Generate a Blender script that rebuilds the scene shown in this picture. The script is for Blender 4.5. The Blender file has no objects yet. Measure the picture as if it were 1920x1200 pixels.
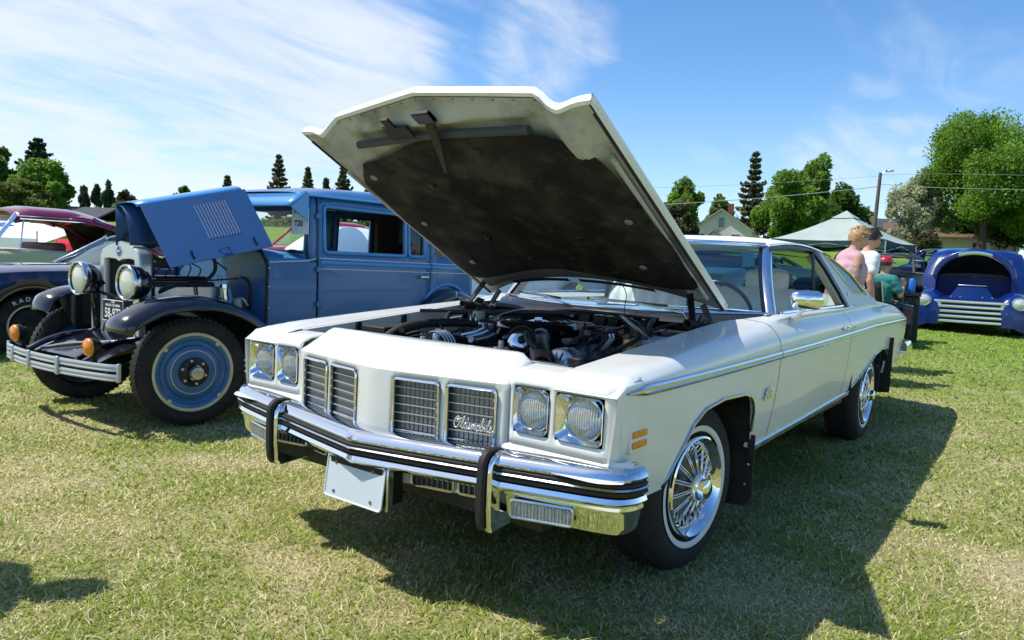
import bpy, bmesh, math, random
import numpy as np
from mathutils import Vector, Matrix
random.seed(7); RNG = np.random.default_rng(11)
SC = bpy.context.scene; COL = SC.collection
PI = math.pi
# ------------------------------------------------------------ camera
CP = Vector((2.7793, 1.981, 1.201)); YAW, PIT, ROL = map(math.radians, (216.658, -4.4377, 2.5207))
FW = Vector((math.cos(YAW)*math.cos(PIT), math.sin(YAW)*math.cos(PIT), math.sin(PIT)))
_r = Vector((math.sin(YAW), -math.cos(YAW), 0)); _u = _r.cross(FW)
CR = _r*math.cos(ROL)+_u*math.sin(ROL); CU = _u*math.cos(ROL)-_r*math.sin(ROL)
cd = bpy.data.cameras.new('camera'); cam = bpy.data.objects.new('camera', cd); COL.objects.link(cam)
cd.sensor_width = 36; cd.lens = 36*1386.77/1920; cd.clip_start = .05; cd.clip_end = 3000
cam.matrix_world = Matrix(((CR.x, CU.x, -FW.x, CP.x), (CR.y, CU.y, -FW.y, CP.y), (CR.z, CU.z, -FW.z, CP.z), (0, 0, 0, 1)))
SC.camera = cam
# ------------------------------------------------------------ sun, sky, exposure
SUNV = Vector((.37, -.506, 1)).normalized()          # towards the sun
SUN_EL = math.asin(SUNV.z); SUN_AZ = math.atan2(SUNV.x, SUNV.y)
sl = bpy.data.lights.new('sun', 'SUN'); sl.energy = 2.7; sl.angle = math.radians(.5); sl.color = (1, .95, .87)
so = bpy.data.objects.new('sun', sl); COL.objects.link(so); so.location = (0, 0, 30)
so.rotation_euler = (-SUNV).to_track_quat('-Z', 'Y').to_euler()
W = bpy.data.worlds.new('World'); SC.world = W; W.use_nodes = True
def build_world():
    nt = W.node_tree; N = nt.nodes; L = nt.links; N.clear()
    out = N.new('ShaderNodeOutputWorld'); bg = N.new('ShaderNodeBackground'); bg.inputs[1].default_value = .122
    sky = N.new('ShaderNodeTexSky'); sky.sky_type = 'NISHITA'; sky.sun_disc = False
    sky.sun_elevation = SUN_EL; sky.sun_rotation = SUN_AZ; sky.air_density = 1.0; sky.dust_density = .35; sky.ozone_density = 2.2; sky.altitude = 900
    tc = N.new('ShaderNodeTexCoord'); sep = N.new('ShaderNodeSeparateXYZ'); L.new(tc.outputs['Generated'], sep.inputs[0])
    def m(op, a, b=None, c=None):
        n = N.new('ShaderNodeMath'); n.operation = op
        for i, q in enumerate((a, b, c)):
            if q is None: continue
            if isinstance(q, (int, float)): n.inputs[i].default_value = q
            else: L.new(q, n.inputs[i])
        return n.outputs[0]
    z = m('ADD', m('MAXIMUM', sep.outputs[2], 0.0), .16)
    # project the direction on a high flat layer of cirrus
    px = m('DIVIDE', sep.outputs[0], z); py = m('DIVIDE', sep.outputs[1], z)
    def noise(sx, sy, rot, scale, det, dist, off):
        cmb = N.new('ShaderNodeCombineXYZ'); L.new(px, cmb.inputs[0]); L.new(py, cmb.inputs[1])
        mp = N.new('ShaderNodeMapping'); mp.inputs['Rotation'].default_value = (0, 0, rot); mp.inputs['Scale'].default_value = (sx, sy, 1); mp.inputs['Location'].default_value = (off, off*.7, 0)
        L.new(cmb.outputs[0], mp.inputs[0])
        n = N.new('ShaderNodeTexNoise'); n.inputs['Scale'].default_value = scale; n.inputs['Detail'].default_value = det; n.inputs['Roughness'].default_value = .58; n.inputs['Distortion'].default_value = dist
        L.new(mp.outputs[0], n.inputs['Vector']); return n.outputs[0]
    def lob(px_, py_, e0, e1):      # a soft cloud field around one direction of the sky
        d = (FW+CR*((px_-960)/1386.77)-CU*((py_-600)/1386.77)).normalized()
        dp = N.new('ShaderNodeVectorMath'); dp.operation = 'DOT_PRODUCT'; L.new(tc.outputs['Generated'], dp.inputs[0]); dp.inputs[1].default_value = d
        mr = N.new('ShaderNodeMapRange'); mr.interpolation_type = 'SMOOTHSTEP'; L.new(dp.outputs['Value'], mr.inputs[0])
        mr.inputs[1].default_value = math.cos(math.radians(e1)); mr.inputs[2].default_value = math.cos(math.radians(e0)); return mr.outputs[0]
    big = noise(.75, 1.0, math.radians(35), 1.0, 8, .8, 3.1)
    fine = noise(.6, 1.5, math.radians(40), 2.8, 9, 1.2, 8.3)
    veil = noise(.8, .8, 0, .55, 4, .2, 1.7)
    tex = m('ADD', m('MULTIPLY', big, .62), m('MULTIPLY', fine, .38))
    fields = m('MAXIMUM', m('MULTIPLY', lob(300, 130, 5, 27), 1.0), m('MULTIPLY', lob(-500, 120, 5, 36), .95))
    fields = m('MAXIMUM', fields, m('MULTIPLY', lob(40, -60, 3, 20), 1.0))
    fields = m('MAXIMUM', fields, m('MULTIPLY', lob(620, 130, 2, 12.5), 1.0))
    fields = m('MAXIMUM', fields, m('MULTIPLY', lob(1010, 80, .5, 6.5), .86))
    fields = m('MAXIMUM', fields, m('MULTIPLY', lob(1110, 60, .3, 4.0), .72))
    fields = m('MAXIMUM', fields, m('MULTIPLY', lob(1780, 195, 1, 13), .66))
    fields = m('MAXIMUM', fields, m('MULTIPLY', veil, .62))
    fields = m('MAXIMUM', fields, m('MULTIPLY', lob(-3000, -900, 30, 85), 1.0))      # unseen cloud field overhead and behind, added to raise the fill light
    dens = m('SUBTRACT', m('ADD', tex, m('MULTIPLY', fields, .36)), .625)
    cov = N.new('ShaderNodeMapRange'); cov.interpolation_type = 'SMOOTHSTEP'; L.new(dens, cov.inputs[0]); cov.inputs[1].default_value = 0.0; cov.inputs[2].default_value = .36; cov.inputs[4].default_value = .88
    low = N.new('ShaderNodeMapRange'); L.new(sep.outputs[2], low.inputs[0]); low.inputs[1].default_value = -.02; low.inputs[2].default_value = .22; low.inputs[3].default_value = .42; low.inputs[4].default_value = 0
    # deepen the blue a little the way the camera did
    hs = N.new('ShaderNodeHueSaturation'); hs.inputs['Saturation'].default_value = 1.22; hs.inputs['Value'].default_value = .88; L.new(sky.outputs[0], hs.inputs['Color'])
    mx0 = N.new('ShaderNodeMix'); mx0.data_type = 'RGBA'; L.new(low.outputs[0], mx0.inputs[0]); L.new(hs.outputs[0], mx0.inputs[6]); mx0.inputs[7].default_value = (2.2, 3.0, 4.3, 1)
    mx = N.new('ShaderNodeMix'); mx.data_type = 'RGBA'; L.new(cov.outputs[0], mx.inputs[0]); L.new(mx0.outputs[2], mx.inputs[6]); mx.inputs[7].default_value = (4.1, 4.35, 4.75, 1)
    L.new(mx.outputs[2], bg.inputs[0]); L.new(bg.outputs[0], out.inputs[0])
build_world()
SC.view_settings.view_transform = 'Standard'; SC.view_settings.look = 'None'; SC.view_settings.exposure = .86; SC.view_settings.gamma = 1
SC.view_settings.use_curve_mapping = False
SC.cycles.max_bounces = 8; SC.cycles.transparent_max_bounces = 16; SC.cycles.glossy_bounces = 5; SC.cycles.caustics_reflective = False; SC.cycles.caustics_refractive = False
SC.cycles.use_denoising = True; SC.cycles.sample_clamp_indirect = 6
# ------------------------------------------------------------ materials
MATS = {}
def mat(name, base, rough=.5, metal=0., coat=0., vary=0., vscale=6., bump=0., bscale=60., spec=.5, trans=0., alpha=1., emit=None, dirt=None, dscale=3., damt=.5, sheen=0., ior=1.45, rvary=0., thin=False):
    if name in MATS: return MATS[name]
    m = bpy.data.materials.new(name); m.use_nodes = True; MATS[name] = m
    nt = m.node_tree; N = nt.nodes; L = nt.links; b = N['Principled BSDF']
    c = tuple(base)+(1,)
    b.inputs['Base Color'].default_value = c; b.inputs['Roughness'].default_value = rough; b.inputs['Metallic'].default_value = metal
    b.inputs['Coat Weight'].default_value = coat; b.inputs['Coat Roughness'].default_value = .04; b.inputs['Specular IOR Level'].default_value = spec
    b.inputs['Transmission Weight'].default_value = trans; b.inputs['Alpha'].default_value = alpha; b.inputs['IOR'].default_value = ior; b.inputs['Sheen Weight'].default_value = sheen
    if emit: b.inputs['Emission Color'].default_value = tuple(emit[:3])+(1,); b.inputs['Emission Strength'].default_value = emit[3]
    tc = N.new('ShaderNodeTexCoord'); src = tc.outputs['Object']
    def noise(sc, det=5, ro=.6):
        n = N.new('ShaderNodeTexNoise'); n.inputs['Scale'].default_value = sc; n.inputs['Detail'].default_value = det; n.inputs['Roughness'].default_value = ro; L.new(src, n.inputs['Vector']); return n.outputs[0]
    col = None
    if vary:
        n = noise(vscale); r = N.new('ShaderNodeMapRange'); L.new(n, r.inputs[0]); r.inputs[1].default_value = .3; r.inputs[2].default_value = .7; r.inputs[3].default_value = 1-vary; r.inputs[4].default_value = 1+vary
        mm = N.new('ShaderNodeMix'); mm.data_type = 'RGBA'; mm.blend_type = 'MULTIPLY'; mm.inputs[0].default_value = 1; mm.inputs[6].default_value = c; L.new(r.outputs[0], mm.inputs[7]); col = mm.outputs[2]
    if dirt:
        n = noise(dscale, 8, .65); r = N.new('ShaderNodeMapRange'); L.new(n, r.inputs[0]); r.inputs[1].default_value = .48; r.inputs[2].default_value = .72; r.inputs[3].default_value = 0; r.inputs[4].default_value = damt
        mm = N.new('ShaderNodeMix'); mm.data_type = 'RGBA'; L.new(r.outputs[0], mm.inputs[0])
        if col: L.new(col, mm.inputs[6])
        else: mm.inputs[6].default_value = c
        mm.inputs[7].default_value = tuple(dirt)+(1,); col = mm.outputs[2]
    if col: L.new(col, b.inputs['Base Color'])
    if rvary:
        n = noise(vscale*1.7, 4); r = N.new('ShaderNodeMapRange'); L.new(n, r.inputs[0]); r.inputs[1].default_value = .3; r.inputs[2].default_value = .7; r.inputs[3].default_value = max(0, rough-rvary); r.inputs[4].default_value = rough+rvary; L.new(r.outputs[0], b.inputs['Roughness'])
    if bump:
        n = noise(bscale, 4); bp = N.new('ShaderNodeBump'); bp.inputs['Strength'].default_value = bump; bp.inputs['Distance'].default_value = .01; L.new(n, bp.inputs['Height']); L.new(bp.outputs[0], b.inputs['Normal'])
    return m
def glass(name, tint, tr=.8, rough=.0, fres=1.5):
    # thin sheet glass: mirror by Fresnel over a tinted see-through
    if name in MATS: return MATS[name]
    m = bpy.data.materials.new(name); m.use_nodes = True; MATS[name] = m
    nt = m.node_tree; N = nt.nodes; L = nt.links; N.clear()
    o = N.new('ShaderNodeOutputMaterial'); t = N.new('ShaderNodeBsdfTransparent'); t.inputs[0].default_value = tuple(x*tr for x in tint)+(1,)
    g = N.new('ShaderNodeBsdfGlossy'); g.inputs['Roughness'].default_value = rough; f = N.new('ShaderNodeFresnel'); ge = N.new('ShaderNodeNewGeometry'); mr = N.new('ShaderNodeMapRange'); L.new(ge.outputs['Backfacing'], mr.inputs[0]); mr.inputs[3].default_value = fres; mr.inputs[4].default_value = 1/fres; L.new(mr.outputs[0], f.inputs[0])      # both faces of the pane mirror alike
    mx = N.new('ShaderNodeMixShader'); L.new(f.outputs[0], mx.inputs[0]); L.new(t.outputs[0], mx.inputs[1]); L.new(g.outputs[0], mx.inputs[2]); L.new(mx.outputs[0], o.inputs[0]); return m
WHITE = mat('white_paint', (.77, .778, .745), .36, coat=.5, vary=.025, vscale=2.2, rvary=.06, dirt=(.42, .40, .34), dscale=7, damt=.10)
WHITE_V = mat('white_vinyl', (.78, .775, .71), .55, bump=.25, bscale=420)
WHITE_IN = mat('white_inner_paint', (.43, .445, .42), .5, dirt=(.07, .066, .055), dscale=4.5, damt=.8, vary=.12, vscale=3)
CHROME = mat('chrome', (.82, .83, .85), .045, 1., rvary=.02, vscale=5)
CHROME_W = mat('worn_chrome', (.68, .69, .70), .16, 1., rvary=.06, vscale=9)
ALU = mat('brushed_metal', (.52, .54, .56), .33, 1., vary=.1, vscale=14)
STEEL = mat('dull_steel', (.30, .30, .30), .42, 1., vary=.2, vscale=18, dirt=(.05, .04, .03), dscale=12)
RUBBER = mat('rubber', (.017, .017, .018), .62, vary=.25, vscale=8, bump=.25, bscale=90)
TYRE = mat('tyre_rubber', (.016, .016, .016), .78, vary=.3, vscale=10, bump=.3, bscale=140, dirt=(.05, .047, .04), dscale=9, damt=.35)
WWALL = mat('white_wall', (.74, .74, .70), .6, vary=.04)
CREAM = mat('cream_stripe', (.62, .57, .36), .4, vary=.05)
BLACK = mat('black_paint', (.009, .010, .018), .2, coat=1., vary=.2, vscale=4, rvary=.05)
BLACK_M = mat('matte_black', (.014, .014, .014), .6, vary=.4, vscale=16, dirt=(.045, .042, .036), dscale=8, damt=.5)
BLACK_S = mat('satin_black', (.012, .012, .013), .33, vary=.3, vscale=9, rvary=.1)
ENGINE = mat('greasy_engine', (.018, .018, .019), .5, vary=.5, vscale=22, bump=.4, bscale=45, dirt=(.07, .06, .045), dscale=14, damt=.4, rvary=.15)
PAD = mat('hood_insulation', (.026, .024, .022), .95, vary=.45, vscale=5, bump=.6, bscale=70, dirt=(.115, .10, .078), dscale=5.5, damt=.65, spec=.15)
AMBER = mat('amber_lens', (.75, .24, .012), .18, coat=.6, vary=.1, vscale=60)
LENS = mat('lamp_lens', (.86, .88, .87), .10, trans=.7, coat=1., ior=1.15)
def flute(m):
    nt = m.node_tree; N = nt.nodes; L = nt.links; tc = N.new('ShaderNodeTexCoord'); w = N.new('ShaderNodeTexWave'); w.bands_direction = 'Y'; w.inputs['Scale'].default_value = 38; w.inputs['Distortion'].default_value = .6; w.inputs['Detail'].default_value = 1; L.new(tc.outputs['Object'], w.inputs['Vector'])
    bp = N.new('ShaderNodeBump'); bp.inputs['Strength'].default_value = .7; bp.inputs['Distance'].default_value = .004; L.new(w.outputs['Fac'], bp.inputs['Height']); L.new(bp.outputs[0], N['Principled BSDF'].inputs['Normal'])
flute(LENS)
REFL = mat('lamp_reflector', (.86, .87, .86), .12, 1.)
GRILLE = mat('grille_grey', (.25, .26, .28), .35, .5, vary=.1)
GRILLE_D = mat('grille_dark', (.040, .042, .050), .6)
BLUE_M = mat('sedan_blue_dark', (.030, .135, .325), .35, coat=.3, vary=.05, vscale=2, rvary=.04)
BLUE_L = mat('sedan_blue_light', (.055, .27, .60), .35, coat=.4, vary=.04, vscale=2)
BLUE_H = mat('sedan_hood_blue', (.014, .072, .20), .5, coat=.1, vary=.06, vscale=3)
STRIPE = mat('pin_stripe', (.55, .62, .66), .4)
NAVY = mat('navy_paint', (.010, .013, .055), .18, coat=1., vary=.12, vscale=3)
MAROON = mat('maroon_paint', (.19, .012, .055), .25, coat=.7, vary=.05)
CREAMY = mat('cream_yellow_paint', (.64, .57, .27), .35, coat=.35, vary=.03)
ROYAL = mat('royal_blue_paint', (.003, .022, .15), .25, coat=.5, vary=.08)
GLASS_B = glass('windscreen_glass', (.76, .93, .97), .95, fres=1.8)
GLASS_C = glass('clear_glass', (.86, .95, .93), .9, fres=1.45)
GLASS_D = glass('dark_green_glass', (.50, .64, .58), .88, fres=1.6)
SEATW = mat('white_seat_vinyl', (.80, .79, .74), .5, vary=.05)
TAN = mat('tan_trim', (.50, .44, .31), .7, vary=.05)
DARKIN = mat('dark_interior', (.025, .02, .018), .8, vary=.3)
PAPER = mat('paper', (.78, .80, .80), .8)
INK = mat('ink', (.012, .012, .014), .7)
RED = mat('red_paint', (.50, .012, .015), .25, coat=.8)
# ------------------------------------------------------------ geometry helpers
def fin(me, smooth):
    if smooth:
        me.polygons.foreach_set('use_smooth', [True]*len(me.polygons))
        if smooth is not True: me.set_sharp_from_angle(angle=math.radians(smooth))
class G:
    def __init__(s): s.v = []; s.f = []; s.m = []; s.cur = 0
    def add(s, vs, fs):
        b = len(s.v); s.v += [tuple(q) for q in vs]; s.f += [tuple(b+i for i in f) for f in fs]; s.m += [s.cur]*len(fs); return s
    def box(s, c, d, rot=None):
        x, y, z = (k/2 for k in d); vs = [Vector((i*x, j*y, k*z)) for i in (-1, 1) for j in (-1, 1) for k in (-1, 1)]
        if rot is not None: vs = [rot @ q for q in vs]
        c = Vector(c); return s.add([q+c for q in vs], [(0, 1, 3, 2), (4, 6, 7, 5), (0, 4, 5, 1), (2, 3, 7, 6), (0, 2, 6, 4), (1, 5, 7, 3)])
    def bar(s, a, b, w, h, up=(0, 0, 1)):
        a = Vector(a); b = Vector(b); d = (b-a); L = d.length; d.normalize(); sd = d.cross(Vector(up))
        if sd.length < 1e-4: sd = d.cross(Vector((1, 0, 0)))
        sd.normalize(); u = sd.cross(d); R = Matrix((d, sd, u)).transposed(); return s.box((a+b)/2, (L, w, h), R)
    def grid(s, P, close_u=False, close_v=False):
        nu = len(P); nv = len(P[0]); vs = [q for row in P for q in row]; fs = []
        for i in range(nu if close_u else nu-1):
            for j in range(nv if close_v else nv-1):
                a = i*nv+j; b = i*nv+(j+1) % nv; c = ((i+1) % nu)*nv+(j+1) % nv; d = ((i+1) % nu)*nv+j; fs.append((a, b, c, d))
        return s.add(vs, fs)
    def tube(s, pts, r, n=8, cap=True, closed=False):
        pts = [Vector(p) for p in pts]; P = []; k = len(pts); rr = r if isinstance(r, (list, tuple)) else [r]*k; prev = None
        for i, p in enumerate(pts):
            t = (pts[(i+1) % k]-pts[i-1]) if closed else (pts[min(i+1, k-1)]-pts[max(i-1, 0)]); t.normalize()
            a = prev if prev is not None else (Vector((0, 0, 1)) if abs(t.z) < .9 else Vector((1, 0, 0)))
            a = (a-t*a.dot(t)).normalized(); prev = a; b = t.cross(a)
            P.append([p+(a*math.cos(q)+b*math.sin(q))*rr[i] for q in [2*PI*j/n for j in range(n)]])
        s.grid(P, close_u=closed, close_v=True)
        if cap and not closed:
            b0 = len(s.v); s.v += [tuple(q) for q in P[0]]+[tuple(q) for q in P[-1]]
            s.f += [tuple(range(b0, b0+n)), tuple(range(b0+2*n-1, b0+n-1, -1))]; s.m += [s.cur]*2
        return s
    def lathe(s, prof, c=(0, 0, 0), ax='y', n=32, a0=0., a1=2*PI):
        # prof: (r, h) pairs; h runs along the axis
        c = Vector(c); full = abs(a1-a0-2*PI) < 1e-6; P = []
        for i in range(n if full else n+1):
            a = a0+(a1-a0)*i/n; row = []
            for r, h in prof:
                u, w = r*math.cos(a), r*math.sin(a)
                q = {'y': Vector((u, h, w)), 'x': Vector((h, u, w)), 'z': Vector((u, w, h))}[ax]
                row.append(c+q)
            P.append(row)
        return s.grid(P, close_u=full)
    def poly(s, pts, d):
        # prism: polygon points swept by vector d
        pts = [Vector(p) for p in pts]; d = Vector(d); k = len(pts)
        return s.add(pts+[p+d for p in pts], [tuple(range(k-1, -1, -1)), tuple(range(k, 2*k))]+[(i, (i+1) % k, k+(i+1) % k, k+i) for i in range(k)])
    def obj(s, name, m, parent=None, smooth=40, bevel=0., solid=0., seg=2, sub=0, flip=False, off=-1):
        me = bpy.data.meshes.new(name); me.from_pydata(s.v, [], s.f)
        if isinstance(m, (list, tuple)):
            for q in m: me.materials.append(q)
            me.polygons.foreach_set('material_index', s.m)
        else: me.materials.append(m)
        bm = bmesh.new(); bm.from_mesh(me); bmesh.ops.remove_doubles(bm, verts=bm.verts, dist=1e-5)
        bmesh.ops.dissolve_degenerate(bm, edges=bm.edges, dist=1e-6)
        bmesh.ops.recalc_face_normals(bm, faces=bm.faces)
        if flip: bmesh.ops.reverse_faces(bm, faces=bm.faces)
        bm.to_mesh(me); bm.free(); fin(me, smooth)
        return put(name, me, parent, bevel, solid, seg, sub, off)
def put(name, me, parent=None, bevel=0., solid=0., seg=2, sub=0, off=-1):
    o = bpy.data.objects.new(name, me); COL.objects.link(o)
    if parent is not None: o.parent = parent
    if sub: q = o.modifiers.new('s', 'SUBSURF'); q.levels = sub; q.render_levels = sub
    if solid: q = o.modifiers.new('t', 'SOLIDIFY'); q.thickness = solid; q.offset = off
    if bevel: q = o.modifiers.new('b', 'BEVEL'); q.width = bevel; q.segments = seg; q.limit_method = 'ANGLE'; q.angle_limit = math.radians(35)
    return o
def thing(name, label, cat, loc=(0, 0, 0), rz=0., group=None):
    o = bpy.data.objects.new(name, None); COL.objects.link(o); o.location = loc; o.rotation_euler = (0, 0, rz); o.empty_display_size = .1
    o['label'] = label; o['category'] = cat
    if group: o['group'] = group
    return o
def tag(o, label, cat, group=None, kind=None):
    if label: o['label'] = label
    if cat: o['category'] = cat
    if group: o['group'] = group
    if kind: o['kind'] = kind
    return o
def struct(o): o['kind'] = 'structure'; return o
def dup(o, parent=None):
    c = o.copy(); COL.objects.link(c)
    if parent is not None: c.parent = parent
    for ch in o.children: dup(ch, c)
    return c
def lerp(a, b, t): return a+(b-a)*t
def interp(tab, x):
    if x <= tab[0][0]: return tab[0][1]
    for (a, p), (b, q) in zip(tab, tab[1:]):
        if x <= b: return p+(q-p)*(x-a)/(b-a)
    return tab[-1][1]
def sinterp(tab, x):     # smooth (Catmull-Rom) table
    n = len(tab)
    if tab[0][0] > tab[-1][0]: tab = tab[::-1]
    if x <= tab[0][0]: return tab[0][1]
    if x >= tab[-1][0]: return tab[-1][1]
    for i in range(n-1):
        if x <= tab[i+1][0]:
            x0, y0 = tab[i]; x1, y1 = tab[i+1]; h = x1-x0; t = (x-x0)/h
            m0 = (y1-tab[i-1][1])/(x1-tab[i-1][0]) if i > 0 else (y1-y0)/h
            m1 = (tab[i+2][1]-y0)/(tab[i+2][0]-x0) if i < n-2 else (y1-y0)/h
            return (2*t**3-3*t*t+1)*y0+(t**3-2*t*t+t)*h*m0+(-2*t**3+3*t*t)*y1+(t**3-t*t)*h*m1
def spline(pts, n, closed=False):
    pts = [Vector(p) for p in pts]; k = len(pts); out = []
    segs = k if closed else k-1
    for i in range(segs):
        if closed: p0, p1, p2, p3 = pts[i-1], pts[i], pts[(i+1) % k], pts[(i+2) % k]
        else: p0, p1, p2, p3 = pts[max(i-1, 0)], pts[i], pts[i+1], pts[min(i+2, k-1)]
        for j in range(n):
            t = j/n; out.append(.5*((2*p1)+(p2-p0)*t+(2*p0-5*p1+4*p2-p3)*t*t+(3*p1-p0-3*p2+p3)*t**3))
    if not closed: out.append(pts[-1])
    return out
def crs(ctrl, nu, nv):
    rows = [spline(r, nv) for r in ctrl]; cols = list(zip(*rows)); c2 = [spline(c, nu) for c in cols]; return [list(r) for r in zip(*c2)]
def arange(a, b, step):
    n = max(1, int(math.ceil(abs(b-a)/step))); return [a+(b-a)*i/n for i in range(n+1)]
def holegrid(us, vs, fn, holes, su=.05, sv=.05):
    # sheet over breakpoints us x vs with whole cells left out
    g = G()
    for i in range(len(us)-1):
        for j in range(len(vs)-1):
            if (i, j) in holes: continue
            g.grid([[fn(u, v) for v in arange(vs[j], vs[j+1], sv)] for u in arange(us[i], us[i+1], su)])
    return g
def rrect(w, h, r, n=4):
    out = []
    for cx, cy, a in ((w/2-r, h/2-r, 0), (-w/2+r, h/2-r, PI/2), (-w/2+r, -h/2+r, PI), (w/2-r, -h/2+r, 1.5*PI)):
        for i in range(n+1):
            t = a+PI/2*i/n; out.append((cx+r*math.cos(t), cy+r*math.sin(t)))
    return out
def text_obj(name, s, size, m, parent, mw, ext=.001, shear=0., bold=0.):
    cu = bpy.data.curves.new(name, 'FONT'); cu.body = s; cu.size = size; cu.extrude = ext; cu.align_x = 'CENTER'; cu.align_y = 'CENTER'; cu.shear = shear; cu.offset = bold
    t = bpy.data.objects.new(name, cu); COL.objects.link(t); dg = bpy.context.evaluated_depsgraph_get(); dg.update()
    me = bpy.data.meshes.new_from_object(t.evaluated_get(dg)); bpy.data.objects.remove(t); me.materials.clear(); me.materials.append(m)
    o = bpy.data.objects.new(name, me); COL.objects.link(o)
    if parent is not None: o.parent = parent
    me.transform(mw); return o
def frame(o, x, y):     # matrix: local x,y axes -> given vectors
    x = Vector(x).normalized(); y = Vector(y); y = (y-x*y.dot(x)).normalized(); z = x.cross(y)
    return Matrix(((x.x, y.x, z.x, o[0]), (x.y, y.y, z.y, o[1]), (x.z, y.z, z.z, o[2]), (0, 0, 0, 1)))
# ------------------------------------------------------------ lie of the land
GD = Vector((-.802, -.597)); GE = Vector((-.597, .802))      # away from / to the right of the viewpoint
def rise(d):
    if d <= 5: return 0.
    e = min(d, 72.)
    if e < 8: return .055*(e-5)**2/6*1.0
    return .055*(e-6.5)
def gz(x, y): return rise((x-CP.x)*GD.x+(y-CP.y)*GD.y)
def pix(px, py, dep):
    p = CP+(FW+CR*((px-960)/1386.77)-CU*((py-600)/1386.77))*dep; return p
def gp(px, dep, up=0.):      # point on the ground straight below picture column px at a depth
    p = pix(px, 520, dep); return Vector((p.x, p.y, gz(p.x, p.y)+up))
# ============================================================ GROUND
def ground_mat():
    m = bpy.data.materials.new('lawn_ground'); m.use_nodes = True; nt = m.node_tree; N = nt.nodes; L = nt.links; b = N['Principled BSDF']
    b.inputs['Roughness'].default_value = .95; b.inputs['Specular IOR Level'].default_value = .1
    tc = N.new('ShaderNodeTexCoord')
    def noise(s, d, r=.6):
        n = N.new('ShaderNodeTexNoise'); n.inputs['Scale'].default_value = s; n.inputs['Detail'].default_value = d; n.inputs['Roughness'].default_value = r; L.new(tc.outputs['Object'], n.inputs['Vector']); return n.outputs[0]
    def ramp(f, st):
        r = N.new('ShaderNodeValToRGB'); L.new(f, r.inputs[0]); e = r.color_ramp.elements
        while len(e) < len(st): e.new(.5)
        for q, (p, c) in zip(e, st): q.position = p; q.color = tuple(c)+(1,)
        return r.outputs[0]
    a = ramp(noise(1.3, 6), ((.30, (.23, .28, .07)), (.45, (.34, .33, .12)), (.60, (.52, .45, .25)), (.75, (.60, .51, .33))))
    f = ramp(noise(45, 5, .7), ((.3, (.35, .35, .35)), (.5, (.9, .9, .9)), (.72, (1.5, 1.45, 1.3))))
    mm = N.new('ShaderNodeMix'); mm.data_type = 'RGBA'; mm.blend_type = 'MULTIPLY'; mm.inputs[0].default_value = 1; L.new(a, mm.inputs[6]); L.new(f, mm.inputs[7])
    # the watered far lawn is greener and only broadly mottled
    sp = N.new('ShaderNodeVectorMath'); sp.operation = 'DISTANCE'; L.new(tc.outputs['Object'], sp.inputs[0]); sp.inputs[1].default_value = (2.8, 2., 0)
    mr = N.new('ShaderNodeMapRange'); mr.interpolation_type = 'SMOOTHSTEP'; L.new(sp.outputs['Value'], mr.inputs[0]); mr.inputs[1].default_value = 6; mr.inputs[2].default_value = 14
    g2 = ramp(noise(.35, 7, .65), ((.3, (.14, .25, .03)), (.55, (.20, .31, .042)), (.75, (.26, .33, .07))))
    mx = N.new('ShaderNodeMix'); mx.data_type = 'RGBA'; L.new(mr.outputs[0], mx.inputs[0]); L.new(mm.outputs[2], mx.inputs[6]); L.new(g2, mx.inputs[7]); L.new(mx.outputs[2], b.inputs['Base Color'])
    bp = N.new('ShaderNodeBump'); bp.inputs['Strength'].default_value = .9; bp.inputs['Distance'].default_value = .03; L.new(noise(30, 6, .7), bp.inputs['Height']); L.new(bp.outputs[0], b.inputs['Normal'])
    return m
def build_ground():
    ds = [-400, -150, -60, -25, -10, -4, 0, 2, 4, 5, 5.5, 6, 6.5, 7, 7.5, 8, 8.5, 10, 14, 20, 30, 45, 60, 71.9, 72.1, 90, 140, 250, 500, 1000, 2400]
    es = [-2000, -800, -300, -120, -60, -30, -15, -8, -4, 0, 4, 8, 15, 30, 60, 120, 300, 800, 2000]
    g = G(); g.grid([[(CP.x+GD.x*d+GE.x*e, CP.y+GD.y*d+GE.y*e, rise(d)) for e in es] for d in ds])
    o = g.obj('ground', ground_mat(), smooth=True); struct(o)
    # street beyond the lawn, with a kerb
    asph = mat('asphalt', (.055, .055, .055), .9, vary=.2, vscale=3)
    def strip(d0, d1, z, name, m, th=0):
        g = G(); A = [(CP.x+GD.x*d+GE.x*e, CP.y+GD.y*d+GE.y*e, rise(72)+z) for d, e in ((d0, -220), (d1, -220), (d1, 220), (d0, 220))]
        if th: g.poly(A, (0, 0, th))
        else: g.add(A, [(0, 1, 2, 3)])
        return struct(g.obj(name, m, smooth=False))
    strip(72.6, 81.5, .006, 'street', asph); strip(72.3, 72.6, .003, 'kerb', mat('concrete', (.36, .35, .33), .9, vary=.1), .12)
build_ground()
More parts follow.
